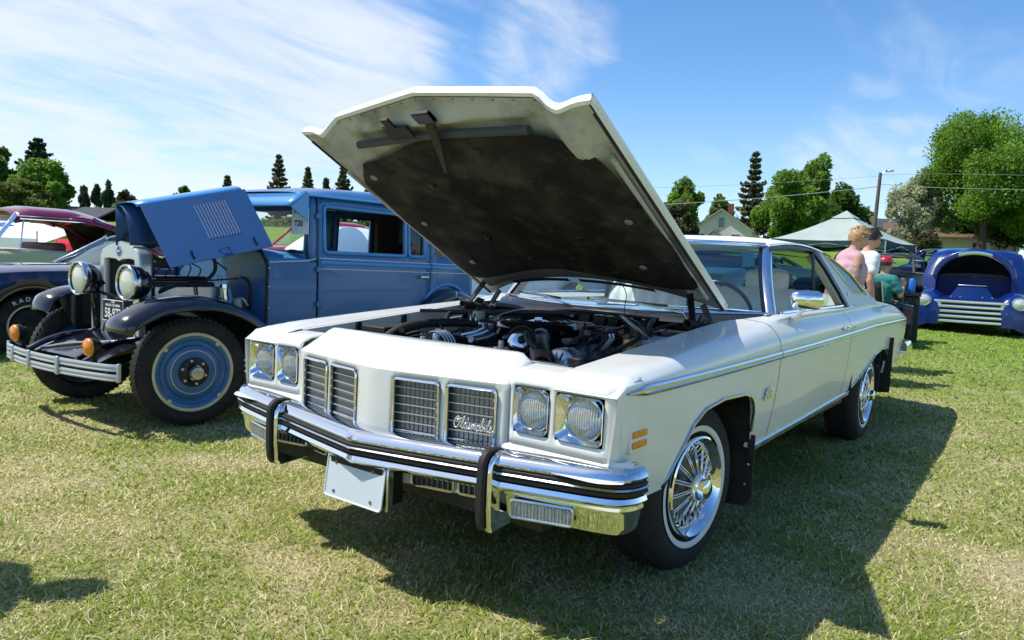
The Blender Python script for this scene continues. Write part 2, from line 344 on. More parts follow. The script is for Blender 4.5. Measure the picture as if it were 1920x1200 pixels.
# ------------------------------------------------------------ grass blades
def vnoise(x, y, s, seed):
    r = np.random.default_rng(seed); T = r.random((64, 64)); x = x*s; y = y*s; i = np.floor(x).astype(int); j = np.floor(y).astype(int); u = x-i; v = y-j; u = u*u*(3-2*u); v = v*v*(3-2*v)
    g = lambda a, b: T[a % 64, b % 64]
    return (g(i, j)*(1-u)+g(i+1, j)*u)*(1-v)+(g(i, j+1)*(1-u)+g(i+1, j+1)*u)*v
def np_mesh(name, V3, F, n, mats, col=None):
    me = bpy.data.meshes.new(name); nf = len(F); k = F.shape[1]
    me.vertices.add(len(V3)); me.vertices.foreach_set('co', V3.astype(np.float32).ravel())
    me.loops.add(nf*k); me.loops.foreach_set('vertex_index', F.astype(np.int32).ravel())
    me.polygons.add(nf); me.polygons.foreach_set('loop_start', np.arange(0, nf*k, k, dtype=np.int32))
    if col is not None:
        a = me.color_attributes.new('tint', 'FLOAT_COLOR', 'POINT'); a.data.foreach_set('color', col.astype(np.float32).ravel())
    for q in mats: me.materials.append(q)
    me.update(calc_edges=True); me.validate(); return me
def leafy_mat(name, trans=.35, rough=.55, up=.0):
    m = bpy.data.materials.new(name); m.use_nodes = True; nt = m.node_tree; N = nt.nodes; L = nt.links; b = N['Principled BSDF']
    a = N.new('ShaderNodeAttribute'); a.attribute_name = 'tint'; b.inputs['Roughness'].default_value = rough; b.inputs['Specular IOR Level'].default_value = .25
    L.new(a.outputs['Color'], b.inputs['Base Color']); t = N.new('ShaderNodeBsdfTranslucent')
    hs = N.new('ShaderNodeMix'); hs.data_type = 'RGBA'; hs.blend_type = 'MULTIPLY'; hs.inputs[0].default_value = 1; L.new(a.outputs['Color'], hs.inputs[6]); hs.inputs[7].default_value = (1.2, 1.25, .6, 1); L.new(hs.outputs[2], t.inputs[0])
    if up:      # soft, sward-like shading: blade normals averaged with the sward's own
        ge = N.new('ShaderNodeNewGeometry'); ad = N.new('ShaderNodeVectorMath'); ad.operation = 'MULTIPLY_ADD'; L.new(ge.outputs['Normal'], ad.inputs[0]); ad.inputs[1].default_value = (1-up,)*3; ad.inputs[2].default_value = (0, 0, up)
        nn = N.new('ShaderNodeVectorMath'); nn.operation = 'NORMALIZE'; L.new(ad.outputs[0], nn.inputs[0]); L.new(nn.outputs[0], b.inputs['Normal'])
    mx = N.new('ShaderNodeMixShader'); mx.inputs[0].default_value = trans; L.new(b.outputs[0], mx.inputs[1]); L.new(t.outputs[0], mx.inputs[2]); L.new(mx.outputs[0], N['Material Output'].inputs[0]); return m
def build_grass(n=430000):
    r = RNG; d = np.exp(r.uniform(math.log(1.25), math.log(34), n)); th = r.uniform(-.98, .98, n)
    ux = GD.x*np.cos(th)+GE.x*np.sin(th); uy = GD.y*np.cos(th)+GE.y*np.sin(th); x = CP.x+ux*d; y = CP.y+uy*d
    dd = d*np.cos(th); z = np.where(dd <= 5, 0, np.where(dd < 8, .055*(np.clip(dd, 5, 8)-5)**2/6, .055*(dd-6.5)))
    far = np.clip((d-3.6)/6, 0, 1)
    # tufts: pull blades towards scattered centres
    p1 = vnoise(x, y, 1.1, 1)*.55+vnoise(x, y, 3.7, 2)*.45; p2 = vnoise(x, y, 9., 3); p3 = vnoise(x+50, y, .45, 5)
    dry = np.clip((p1*.80+p3*.35-.50)*5.0, 0, 1)*(1-.85*far)
    h = (.008+.014*p2+.010*r.random(n))*(1-.35*dry)*np.where(r.random(n) < .04, 1.6, 1); h = h*(1+.25*far)
    w = np.maximum(.0016+.0014*r.random(n), d*.00085)
    a = r.uniform(0, 2*PI, n); lean = r.uniform(.4, 2.2, n)*h; la = r.uniform(0, 2*PI, n)
    sx, sy = np.cos(a)*w, np.sin(a)*w; lx, ly = np.cos(la)*lean, np.sin(la)*lean
    V3 = np.zeros((n, 5, 3)); base = np.stack([x, y, z-.003], 1)
    V3[:, 0] = base+np.stack([-sx, -sy, 0*x], 1); V3[:, 1] = base+np.stack([sx, sy, 0*x], 1)
    mid = base+np.stack([lx*.35, ly*.35, h*.62], 1); V3[:, 2] = mid+np.stack([sx*.8, sy*.8, 0*x], 1); V3[:, 3] = mid-np.stack([sx*.8, sy*.8, 0*x], 1)
    V3[:, 4] = base+np.stack([lx, ly, h], 1)
    idx = np.arange(n)[:, None]*5
    F = np.concatenate([idx+np.array([[0, 1, 2]]), idx+np.array([[0, 2, 3]]), idx+np.array([[3, 2, 4]])])
    g1 = np.array([.19, .30, .036]); g2 = np.array([.42, .49, .10]); st = np.array([.86, .78, .50]); st2 = np.array([.68, .58, .36])
    t = r.random(n)[:, None]; c = g1*(1-t)+g2*t
    isdry = (r.random(n) < (.25+.62*dry))[:, None]; c = np.where(isdry, st*(1-t)+st2*t, c)
    fg = np.array([.19, .33, .035]); c = c*(1-.55*far[:, None])+fg*(.75+.5*t)*(.55*far[:, None])
    c = c*(.8+.4*r.random(n)[:, None]); C4 = np.ones((n, 5, 4)); C4[:, :, :3] = c[:, None, :]
    me = np_mesh('grass', V3.reshape(-1, 3), F, n, [leafy_mat('grass_blades', .35, .6, .75)], C4.reshape(-1, 4))
    o = put('grass', me); tag(o, 'short mown lawn grass mixed with straw coloured dry patches', 'grass', kind='stuff')
build_grass()
# ============================================================ WHITE COUPE
CAR = thing('white_coupe', 'long white coupe with its bonnet propped open, chrome bumper and four round headlights', 'car')
WT = [(-4.85, .80), (-4.75, .845), (-4.4, .88), (-3.8, .895), (-3., .913), (-2.2, .93), (-1.3, .955), (-.7, .965), (0, .97), (.5, .965), (.75, .955), (.85, .945)]
ZC = [(-4.85, .82), (-4.7, .875), (-4.2, .94), (-3.2, .957), (-2.2, .945), (-1.3, .94), (-.5, .925), (.3, .887), (.70, .862), (.85, .852)]
YI = [(-4.85, .70), (-4.2, .755), (-3.3, .80), (-2.6, .83), (-2.3, .85), (-.95, .86), (-.66, .78), (-.5, .725), (.85, .715)]
ZI = [(-4.85, .84), (-4.7, .905), (-4.2, .985), (-3.3, 1.03), (-2.3, 1.015), (-.95, 1.005), (-.66, .985), (-.5, .972), (.2, .912), (.70, .869), (.85, .858)]
ZB = [(-4.85, .50), (-4.5, .47), (-3.72, .45), (-3.705, .50), (-3.70, .60), (-3.66, .64), (-3.58, .66), (-3.34, .674), (-3.08, .648), (-2.81, .565), (-2.58, .49), (-2.45, .455), (-2.3, .45), (-.40, .44), (-.383, .445), (-.380, .52), (-.365, .60), (-.335, .65), (-.29, .685), (-.2, .706), (.04, .716), (.21, .70), (.305, .656), (.40, .54), (.44, .475), (.46, .448), (.74, .445), (.85, .47)]
def side_pts(x, s, n1=8, n2=8):
    w = sinterp(WT, x); zc = sinterp(ZC, x); yi = sinterp(YI, x); zi = sinterp(ZI, x); zb = interp(ZB, x); zt = .83
    fl = .012*math.exp(-((x-.02)/.5)**2)+.02*math.exp(-((x+3.2)/.6)**2)      # flare round the arches
    def y(z): return w-.05*max(0, (zt-z)/.4)**1.6+fl*max(0, min(1, (.80-z)/.2))
    pts = [(x, y(lerp(zb, zt, i/n1))*s, lerp(zb, zt, i/n1)) for i in range(n1+1)]
    up = spline([(x, y(zt-.06), zt-.06), (x, w, zt), (x, w-.012, lerp(zt, zc, .75)), (x, w-.06, lerp(zc, zi, .35)+.012), (x, lerp(w, yi, .6), lerp(zc, zi, .75)+.006), (x, yi, zi)], n2)
    out = pts+[(q.x, q.y*s, q.z) for q in up[n2+1:]]
    if x > .50:
        lim = interp([(.50, .915), (.62, .884), (.70, .870), (.76, .861), (.79, .8545), (.83, .839), (.843, .817), (.85, .80)], x); out = [(a, b, min(c, lim)) for a, b, c in out]
    return out
def panel(name, x0, x1, s, m=WHITE, step=.05):
    xs = sorted(set([round(q, 4) for q in arange(x0, x1, step)]+[q[0] for q in ZB if min(x0, x1) < q[0] < max(x0, x1)]))
    g = G(); g.grid([side_pts(x, s) for x in xs])
    # returned lower edge
    g.grid([[side_pts(x, s)[0], (x, side_pts(x, s)[0][1]-.014*s, side_pts(x, s)[0][2]+.003)] for x in xs])
    return g.obj(name, m, CAR, smooth=38)
for s in (1, -1):
    fd = panel('front_fender', .846, -.652, s); dr = panel('door', -.660, -2.208, s); qp = panel('quarter_panel', -2.216, -4.85, s)
    # side moulding: bright bead running the whole flank, with painted centre groove
    for par, x0, x1 in ((fd, .80, -.653), (dr, -.661, -2.207), (qp, -2.217, -4.5)):
        g = G(); P = []
        for i, x in enumerate(arange(x0, x1, .06)):
            w = sinterp(WT, x); zz = interp([(-4.5, .852), (-3, .858), (-2.2, .845), (-.7, .835), (.8, .821)], x); k = min(1, max(.12, (x0-x)/.10)) if par is fd else 1
            P.append([(x, (w+o-.003)*s, zz+h*k) for o, h in ((0, -.020), (.010, -.016), (.013, -.009), (.008, -.004), (.008, .004), (.013, .009), (.010, .016), (0, .020))])
        g.grid(P).obj('side_moulding', CHROME_W, par, smooth=30)
    # bright rocker strip
    g = G(); P = []
    for x in arange(-.39, -2.44, .1):
        y = side_pts(x, 1)[0][1]; z = interp(ZB, x); P.append([(x, (y+o)*s, z+h) for o, h in ((-.01, -.028), (.006, -.024), (.008, -.004), (0, .004))])
    g.grid(P).obj('rocker_strip', CHROME_W, CAR)
    for par, xa, xb in ((fd, -.38, .452), (qp, -3.70, -2.50)):
        pts = [(x, (side_pts(x, 1)[0][1]+.002)*s, interp(ZB, x)) for x in arange(xa, xb, .02)]
        G().tube(pts, .0065, 6).obj('wheel_lip', CHROME_W if s else WHITE, par)
    # handle
    g = G(); y = .945*s
    g.box((-2.03, y+.018*s, .893), (.16, .012, .022)); g.box((-1.965, y+.006*s, .893), (.02, .03, .018)); g.box((-2.095, y+.006*s, .893), (.02, .03, .018)); g.obj('handle', CHROME, dr, bevel=.005)
    # amber side marker in two bars on a thin plate
    yy = sinterp(WT, .70)
    g = G(); yy -= .011; mk = g.box((.70, (yy-.005)*s, .668), (.115, .018, .085)).obj('marker_plate', WHITE, fd, bevel=.003)
    for dz in (.017, -.017):
        G().box((.70, (yy+.004)*s, .668+dz), (.095, .010, .021)).obj('side_marker', AMBER, mk, bevel=.002)
    # badge
    if s == 1:
        text_obj('badge', '88', .075, CHROME, fd, frame((-.50, .968, .668), (-1, 0, .03), (0, .12, 1)), .004, .3, .001)
    # wheel wells
    for xa, xb, xc in ((-.385, .465, .03), (-3.72, -2.45, -3.12)):
        g = G(); P = []
        for x in arange(xa, xb, .03):
            z = interp(ZB, x); P.append([(x, .94*s if xa > -1 else .89*s, z+.005), (x, .60*s, z+.03), (x, .45*s, z-.02)])
        g.grid(P); a, b = xa-.005, xb+.005
        g.add([(a, .92*s, .30), (a, .45*s, .25), (a, .45*s, .74), (a, .925*s, .74)], [(0, 1, 2, 3)]); g.add([(b, .90*s, .46), (b, .45*s, .30), (b, .45*s, .74), (b, .91*s, .74)], [(0, 1, 2, 3)])
        g.add([(xa, .46*s, .22), (xb, .46*s, .22), (xb, .46*s, .72), (xa, .46*s, .72)], [(0, 1, 2, 3)])
        g.obj('wheel_well', BLACK_M, CAR, smooth=30)
    for xm, z0, z1, y0, y1 in ((-.41, .17, .50, .66, .955), (-3.655, .26, .64, .58, .85)):
        fl = G().poly([(xm, y0*s, z0+.01), (xm+.02, (y0+.08)*s, z0), (xm+.015, (y1-.02)*s, z0+.012), (xm, y1*s, z0+.06), (xm+.005, y1*s, z1), (xm+.03, y0*s, z1)], (-.008, 0, 0)).obj('mud_flap', RUBBER, CAR, bevel=.004)
        for qy, qz in ((.02, .03), (.03, .12), (.12, .05), (.17, .11)):
            G().lathe([(.001, .006), (.006, .005), (.007, 0)], (xm+.016, (y1-qy)*s, z1-qz-.1), 'x', 8).obj('rivet', ALU, fl)
# ------------------------------------------------------------ nose, grille, headlights
def xface(y): return .951-.194*(math.sqrt(y*y+.0009)-.03)
def nose(y, v):
    a = abs(y); x = xface(y); t = max(0, min(1, (a-.49)/.055)); t = t*t*(3-2*t)
    pr = [(0, x, .545), (1, x-.004, .800), (1.12, x-.016, .811), (1.6, x-.100, .872-.020*t), (1.72, x-.118, .884-.026*t), (2, .715, .894-.030*t)]
    k = [(p, q) for p, q, _ in pr]; l = [(p, q) for p, _, q in pr]
    return (interp(k, v), y, interp(l, v))
HY = [.545, .565, .703, .728, .902, .946]
def hpanel(y, v, s):
    e = max(0, (y-.90)/.046); x = .845-.035*e*e; d = max(0, min(1, (.60-y)/.055))
    pr = [(0, x, .608), (1, x-.002, .815-.01*e*e), (1.2, x-.012, .836-.012*e*e), (1.5, x-.05, .851-.004*e), (2, .700, .862)]
    k = [(p, q) for p, q, _ in pr]; l = [(p, q) for p, _, q in pr]
    return (interp(k, v), y*s, interp(l, v))
GY = [(.100, .283), (.318, .500)]          # half-openings of the four grille sections
us = [-.545, -.500, -.318, -.283, -.100, .100, .283, .318, .500, .545]; vz = lambda z: (z-.545)/.255
vs = [0, vz(.562), vz(.776), 1, 1.12, 1.6, 1.72, 2]
g = holegrid(us, vs, nose, {(1, 1), (3, 1), (5, 1), (7, 1)}, .025, .12)
NOSE = g.obj('nose_panel', WHITE, CAR, smooth=28, solid=.006)
for s in (1, -1):
    vv = [0, (.650-.608)/.207, (.803-.608)/.207, 1, 1.2, 1.5, 2]
    hp = holegrid(HY, vv, lambda y, v: hpanel(y, v, s), {(1, 1), (3, 1)}, .02, .15).obj('headlight_panel', WHITE, CAR, smooth=40, solid=.006)
    for (y0, y1, cy) in ((.565, .703, .635), (.728, .902, .822)):
        cz = .7265; yc = (y0+y1)/2; hl = G(); n = 40
        rr = [(yc+a, cz+b) for a, b in rrect((y1-y0)-.004, .149, .022, 9)]
        rr.sort(key=lambda q: math.atan2(q[1]-cz, q[0]-cy)); n = len(rr); R0 = .068 if y1 < .71 else .071
        ci = [(cy+R0*math.cos(math.atan2(q[1]-cz, q[0]-cy)), cz+R0*math.sin(math.atan2(q[1]-cz, q[0]-cy))) for q in rr]
        P = []
        for (a, b), (c, d) in zip(rr, ci):
            if y1 < .71: c = max(y0+.004, min(y1-.004, c))
            P.append([(.8475, a*s, b), (.8505, lerp(a, c, .06)*s, lerp(b, d, .06)), (.843, lerp(a, c, .3)*s, lerp(b, d, .3)), (.826, lerp(a, c, .85)*s, lerp(b, d, .85)), (.820, c*s, d), (.80, c*s, d)])
        bz = G().grid(P, close_u=True).obj('headlight_bezel', CHROME, hp, smooth=35)
        for sy, sz in ((-.42, .42), (.42, .42), (-.42, -.42), (.42, -.42)):
            G().lathe([(.0005, .004), (.0035, .003), (.004, 0)], (.838, (yc+sy*(y1-y0))*s, cz+sz*.145), 'x', 8).obj('screw', STEEL, bz)
        G().lathe([(.068, .0), (.070, .012), (.066, .016), (.062, .012), (.062, 0)], (.816, cy*s, cz), 'x', 36).obj('retaining_ring', CHROME_W, bz, smooth=40)
        G().lathe([(.067, .008), (.05, -.02), (.025, -.042), (.001, -.05)], (.812, cy*s, cz), 'x', 32).obj('reflector', REFL, bz, smooth=True)
        lens = G().lathe([(.064, 0), (.055, .008), (.035, .015), (.015, .018), (.0005, .019)], (.824, cy*s, cz), 'x', 36)
        lens.obj('lens', None or LENS, bz, smooth=True)
        G().lathe([(.0005, .02), (.008, .02), (.010, 0)], (.785, cy*s, cz), 'x', 12).obj('bulb', REFL, bz)
    # grille sections
    for y0, y1 in GY:
        yc = (y0+y1)/2; ang = -.194*s
        fr = G(); ring = [(yc+a, .669+b) for a, b in rrect(y1-y0, .214, .014, 4)]
        fr.tube([(xface(q[0])+.002, q[0]*s, q[1]) for q in ring], .0055, 7, closed=True); gf = fr.obj('grille_frame', CHROME, NOSE)
        g = G(); g.grid([[(xface(y)-.055, y*s, z) for z in (.555, .78)] for y in (y0-.01, y1+.01)])
        for yw in (y0, y1): g.grid([[(xface(yw)-d, yw*s, z) for z in (.555, .78)] for d in (0, .055)])
        for zw in (.56, .778): g.grid([[(xface(y)-d, y*s, zw) for d in (0, .055)] for y in (y0, y1)])
        g.obj('grille_back', GRILLE_D, gf, smooth=False)
        g = G(); nv = 10
        for i in range(1, nv):
            y = lerp(y0, y1, i/nv); g.bar((xface(y)-.022, y*s, .56), (xface(y)-.022, y*s, .776), .0035, .034, up=(0, 1, 0))
        g.obj('grille_bars', GRILLE, gf, smooth=False)
        g = G()
        for i in range(1, 7):
            z = lerp(.56, .776, i/7); g.bar((xface(y0)-.008, y0*s, z), (xface(y1)-.008, y1*s, z), .006, .0028)
        g.obj('grille_cross_bars', mat('pale_bar', (.50, .51, .52), .4, .4), gf, smooth=False)
# script on the outer left grille, drawn as one bright wire
def script():
    Lx = {'O': [[(.55, .95), (.2, .8), (.05, .4), (.25, .05), (.6, .1), (.8, .5), (.7, .85), (.45, .95), (.3, .75), (.6, .72), (1.0, .85)]],
     'l': [[(0, .1), (.25, .5), (.38, .95), (.28, 1.0), (.2, .6), (.2, .1), (.42, .08)]],
     'd': [[(.42, .42), (.2, .45), (.1, .2), (.25, .03), (.42, .2), (.55, 1.0), (.46, .3), (.5, .06), (.65, .1)]],
     's': [[(0, .1), (.3, .48), (.2, .4), (.35, .2), (.25, .03), (.08, .08), (.5, .1)]],
     'm': [[(0, .1), (.12, .45), (.14, .05), (.25, .42), (.36, .4), (.36, .05), (.48, .42), (.6, .4), (.6, .08), (.75, .1)]],
     'o': [[(.3, .45), (.1, .3), (.15, .05), (.35, .05), (.45, .3), (.3, .45), (.55, .38)]],
     'b': [[(0, .1), (.25, .6), (.32, 1.0), (.22, .95), (.15, .3), (.2, .05), (.4, .1), (.42, .35), (.3, .4), (.6, .35)]],
     'i': [[(0, .1), (.15, .45), (.12, .1), (.3, .08)]], 'e': [[(0, .12), (.3, .3), (.28, .45), (.14, .4), (.1, .12), (.25, .03), (.5, .15)]]}
    adv = {'O': .95, 'l': .38, 'd': .6, 's': .45, 'm': .72, 'o': .48, 'b': .52, 'i': .27, 'e': .42}
    g = G(); x = 0; k = .041
    for ch in 'Oldsmobile':
        for st in Lx[ch]:
            q = [((x+a+.25*b)*.028, b*k) for a, b in st]
            g.tube(spline([(xface(.352+a)+.012, .352+a, .636+b-.02*a) for a, b in q], 4), .0027, 6)
        x += adv[ch]
    g.obj('grille_script', mat('bright_bar', (.86, .87, .88), .22, .75), NOSE, smooth=True)
script()
# filler between face and bumper
def filler():
    g = G(); P = []
    for y in arange(-.985, .985, .03):
        a = abs(y); t = max(0, min(1, (a-.50)/.03)); zt = lerp(.548, .612, t); x = max(xface(y), .846) if a < .9 else .846-.05*((a-.9)/.085)**2
        if a > .54: x = .8465-.05*max(0, (a-.9)/.085)**2
        P.append([(x-.012, y, zt+.002), (x-.001, y, zt-.006), (x+.004, y, lerp(zt, .575, .6)-.004), (x+.022, y, lerp(zt, .57, .85)-.006), (x+.065, y, min(zt, .582)-.018)])
    return g.grid(P).obj('bumper_filler', WHITE, CAR, smooth=50)
filler()
# ------------------------------------------------------------ front bumper
BP = spline([(1.05, 0, 0), (1.0, .275, 0), (.95, .55, 0), (.905, .80, 0), (.882, .91, 0), (.855, .975, 0), (.805, 1.006, 0), (.745, 1.012, 0)], 5)
def bumper_path():
    L = [(p.x, p.y) for p in BP]; return [(x, -y) for x, y in reversed(L[1:])]+L
def sweep(prof, path, rise=lambda i, n: 0):
    P = []; n = len(path)
    for i, (x, y) in enumerate(path):
        a = path[max(i-1, 0)]; b = path[min(i+1, n-1)]; t = Vector((b[0]-a[0], b[1]-a[1])).normalized(); nx, ny = t.y, -t.x
        if abs(y) < 1e-6: nx, ny = 1, 0
        P.append([(x+nx*o, y+ny*o, z+rise(i, n)) for o, z in prof])
    return P
path = bumper_path(); half = len(path)//2
bz = lambda i, n: .016*(abs(path[i][1])/1.0)**1.5
BUMP = G().grid(sweep([(-.13, .575), (-.10, .588), (-.055, .590), (-.022, .583), (-.006, .570), (0, .555), (-.006, .543), (-.016, .539), (-.016, .500), (-.005, .496), (.0, .482), (-.010, .468), (-.05, .457), (-.09, .462)], path, bz)).obj('front_bumper', CHROME, CAR, smooth=40)
for prof, m, nm in (([(-.018, .541), (-.003, .5405), (0, .538), (0, .532), (-.003, .5295), (-.018, .529)], RUBBER, 'bumper_rubber'), ([(-.018, .529), (.001, .5285), (.005, .524), (.001, .5195), (-.018, .519)], CHROME_W, 'bumper_bright_strip'), ([(-.018, .519), (-.003, .5185), (.001, .515), (.001, .507), (-.003, .503), (-.018, .5)], RUBBER, 'bumper_rubber')):
    G().grid(sweep(prof, path, bz)).obj(nm, m, BUMP, smooth=45)
for s in (1, -1):
    # over-rider with rubber face
    yg = .553*s; pr2 = [(.895, .598), (.940, .600), (.966, .590), (.982, .566), (.986, .525), (.986, .42), (.980, .362), (.964, .338)]
    g = G(); g.poly([(x-.006, yg-.030*s, z-.004) for x, z in pr2]+[(.80, yg-.030*s, .345), (.80, yg-.030*s, .40), (.90, yg-.030*s, .47)], (0, .060*s, 0)); gd = g.obj('bumper_guard', CHROME, CAR, bevel=.010, seg=3)
    g = G(); P = [[(x+o, yg+w*s, z+.7*o) for w, o in ((-.0145, -.004), (-.0145, .006), (-.010, .010), (.010, .010), (.0145, .006), (.0145, -.004))] for x, z in [(q.x, q.z) for q in spline([(a, 0, b) for a, b in pr2], 4)]]
    g.grid(P).obj('guard_rubber', RUBBER, gd, smooth=40)
    # chrome lower valance with turn signal
    pa = [(x, y) for x, y in [(p.x, p.y) for p in BP] if .575 <= y]
    pa = [(BP[12].x-.0, .585)]+[q for q in pa if q[1] > .6]; pa = [(x, y*s) for x, y in pa]
    if s < 0: pa = pa[::-1]
    P = sweep([(-.014, .474), (-.012, .462), (-.020, .452), (-.030, .40), (-.040, .382), (-.075, .372), (-.12, .376)], pa, lambda i, n: .010)
    va = G().grid(P).obj('lower_valance', CHROME, CAR, smooth=45)
    A = Vector((.925, .625*s, .424)); B = Vector((.884, .832*s, .430)); d = (B-A); mid = (A+B)/2
    R = Matrix((d.normalized(), Vector((d.y, -d.x, 0)).normalized()*s, Vector((0, 0, 1)))).transposed()
    fr = G(); nrm = Vector((d.y, -d.x, 0)).normalized()*s
    fr.tube([mid+d.normalized()*a+Vector((0, 0, 1))*b+nrm*-.002 for a, b in rrect(d.length, .055, .010, 3)], .005, 6, closed=True); tf = fr.obj('signal_frame', CHROME_W, va)
    ls = G(); ls.box(mid-nrm*.006, (d.length-.01, .010, .048), R); ls.obj('turn_signal', mat('signal_lens', (.62, .62, .58), .25, trans=.25, vary=.3, vscale=90, bump=.6, bscale=160), tf)
    g = G()
    for i in range(1, 18): g.bar(A+d*(i/18)+nrm*.0005+Vector((0, 0, -.022)), A+d*(i/18)+nrm*.0005+Vector((0, 0, .022)), .003, .003)
    g.obj('lens_ribs', LENS, tf, smooth=False)
    # small inner grille slots below bumper
    for y0, y1 in ((.16, .33), (.35, .52)):
        sl = G(); ring = [(xface((y0+y1)/2+a)-.03, ((y0+y1)/2+a)*s, .425+b) for a, b in rrect(y1-y0, .06, .012, 3)]; sl.tube(ring, .005, 6, closed=True); so_ = sl.obj('lower_grille', CHROME_W, CAR)
        g = G(); g.add([(xface(y)-.04, y*s, z) for y, z in ((y0, .395), (y1, .395), (y1, .455), (y0, .455))], [(0, 1, 2, 3)]); g.obj('lower_grille_back', GRILLE_D, so_)
        g = G()
        for i in range(1, 8): y = lerp(y0, y1, i/8); g.bar((xface(y)-.034, y*s, .397), (xface(y)-.034, y*s, .453), .004, .006)
        g.obj('lower_grille_bars', GRILLE, so_)
g = G(); P = []
for y in arange(-.60, .60, .05): P.append([(xface(y)-.04, y, .56), (xface(y)-.035, y, .46), (xface(y)-.045, y, .39), (xface(y)-.12, y, .36)])
g.grid(P).obj('lower_apron', WHITE, CAR)
# blank plate on a bracket
PL = G().box((.965, 0, .398), (.10, .285, .145)).obj('plate_bracket', BLACK_S, CAR, bevel=.008)
g = G(); g.poly([(1.018-.02*b/.15, a, .394+b) for a, b in rrect(.302, .150, .014, 4)], (.0035, 0, 0)); pl = g.obj('number_plate', mat('plate_face', (.58, .66, .70), .4, vary=.03), PL, smooth=30)
g = G(); g.tube([(1.022-.02*b/.15, a, .394+b) for a, b in rrect(.300, .148, .014, 4)], .0035, 6, closed=True); g.obj('plate_rim', mat('plate_rim', (.80, .81, .82), .35), pl)
for a, b in ((-.105, .052), (.09, .052), (-.10, -.052), (.095, -.052)):
    G().lathe([(.0005, .004), (.006, .003), (.007, 0)], (1.022-.02*b/.15, a, .394+b), 'x', 8).obj('plate_screw', STEEL, pl)
G().box((1.0, .158, .394), (.03, .012, .15)).obj('bracket_edge', CHROME_W, PL, bevel=.004)
# ------------------------------------------------------------ open bonnet
HO = Vector((-.63, 0, 1.046)); HU = Vector((1.344, 0, .703)).normalized(); HN = Vector((-HU.z, 0, HU.x))
def H(u, y, n=0.): return HO+HU*u+Vector((0, y, 0))+HN*n
def hw(u): return lerp(.711, .728, u/1.517)
def h_rear(y): return .205*max(0, 1-(abs(y)/.711)**2.2)-.0
def h_front(y):
    a = abs(y); base = interp([(0, 1.612), (.50, 1.540), (.56, 1.520), (.60, 1.508), (.728, 1.517)], a); return base
def h_prof(y, u):     # height of the outer skin above the corner plane
    a = abs(y); crown = .035*(1-(a/.74)**2)*min(1, u/.5+.4); t = max(0, min(1, (a-.50)/.07)); k = max(0, min(1, (u-.7)/.7))
    step = .030*(1-t*t*(3-2*t))*k; dip = -.022*k*math.exp(-((a-.60)/.045)**2); return crown*(1-.6*k)+step+dip
ys = [-.728, -.71, -.68, -.65, -.62, -.60, -.58, -.56, -.53, -.50, -.44, -.36, -.28, -.2, -.12, -.05, 0, .05, .12, .2, .28, .36, .44, .50, .53, .56, .58, .60, .62, .65, .68, .71, .728]
def hgrid(off, inset=0.):
    P = []
    for t in arange(0, 1, .04):
        row = []
        for y0 in ys:
            u0, u1 = h_rear(y0), h_front(y0)-inset; u = lerp(u0+inset, u1, t); y = y0*hw(u)/.728*(1-inset*.6); row.append(H(u, y, h_prof(y0, u)+off))
        P.append(row)
    return P
HOOD = G().grid(hgrid(0)).obj('hood', WHITE, CAR, smooth=35)
g = G(); top = hgrid(0); low = hgrid(-.034, .012)
# rolled rim between skin and inner frame
g.grid([top[-1], [p-HN*.030+HU*.004 for p in top[-1]], low[-1]]); g.grid([[r[0] for r in top], [r[0]-HN*.028 for r in top], [r[0] for r in low]]); g.grid([[r[-1] for r in top], [r[-1]-HN*.028 for r in top], [r[-1] for r in low]]); g.grid([top[0], [p-HN*.02 for p in top[0]], low[0]])
g.obj('hood_rim', WHITE, HOOD, smooth=50)
# pressed inner frame: raised bands round a sunken field
def inner(u, y):
    a = abs(y); e = min((hw(u)-.728+.728-a), (u-h_rear(y)), (h_front(y)-u)); s = max(0, min(1, (e-.055)/.04)); s = s*s*(3-2*s)
    f = max(0, min(1, (u-1.38)/.06)); return -.034-.028*s*(1-.2*f)+.012*math.exp(-((u-1.44)/.03)**2)*(1 if a < .5 else 0)-.016*math.exp(-((u-1.485)/.022)**2)*max(0, min(1, (.52-a)/.08))*(.55+.45*math.sin(a*19))-.014*math.exp(-((u-1.30)/.05)**2)*math.exp(-((a-.50)/.10)**2)
P = []
for t in arange(0, 1, .0125):
    row = []
    for y0 in arange(-.715, .715, .02):
        u = lerp(h_rear(y0)+.012, h_front(y0)-.012, t); y = y0*hw(u)/.728; row.append(H(u, y, h_prof(y0, u)*.9+inner(u, y0)))
    P.append(row)
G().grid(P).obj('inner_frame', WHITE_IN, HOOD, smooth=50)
# side channels and long edge flanges
for s in (1, -1):
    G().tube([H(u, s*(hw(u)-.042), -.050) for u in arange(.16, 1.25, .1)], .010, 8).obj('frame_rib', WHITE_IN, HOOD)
    G().tube([H(u, s*(hw(u)-.012), -.034) for u in arange(.02, 1.46, .1)], .007, 6).obj('edge_seal', RUBBER, HOOD)
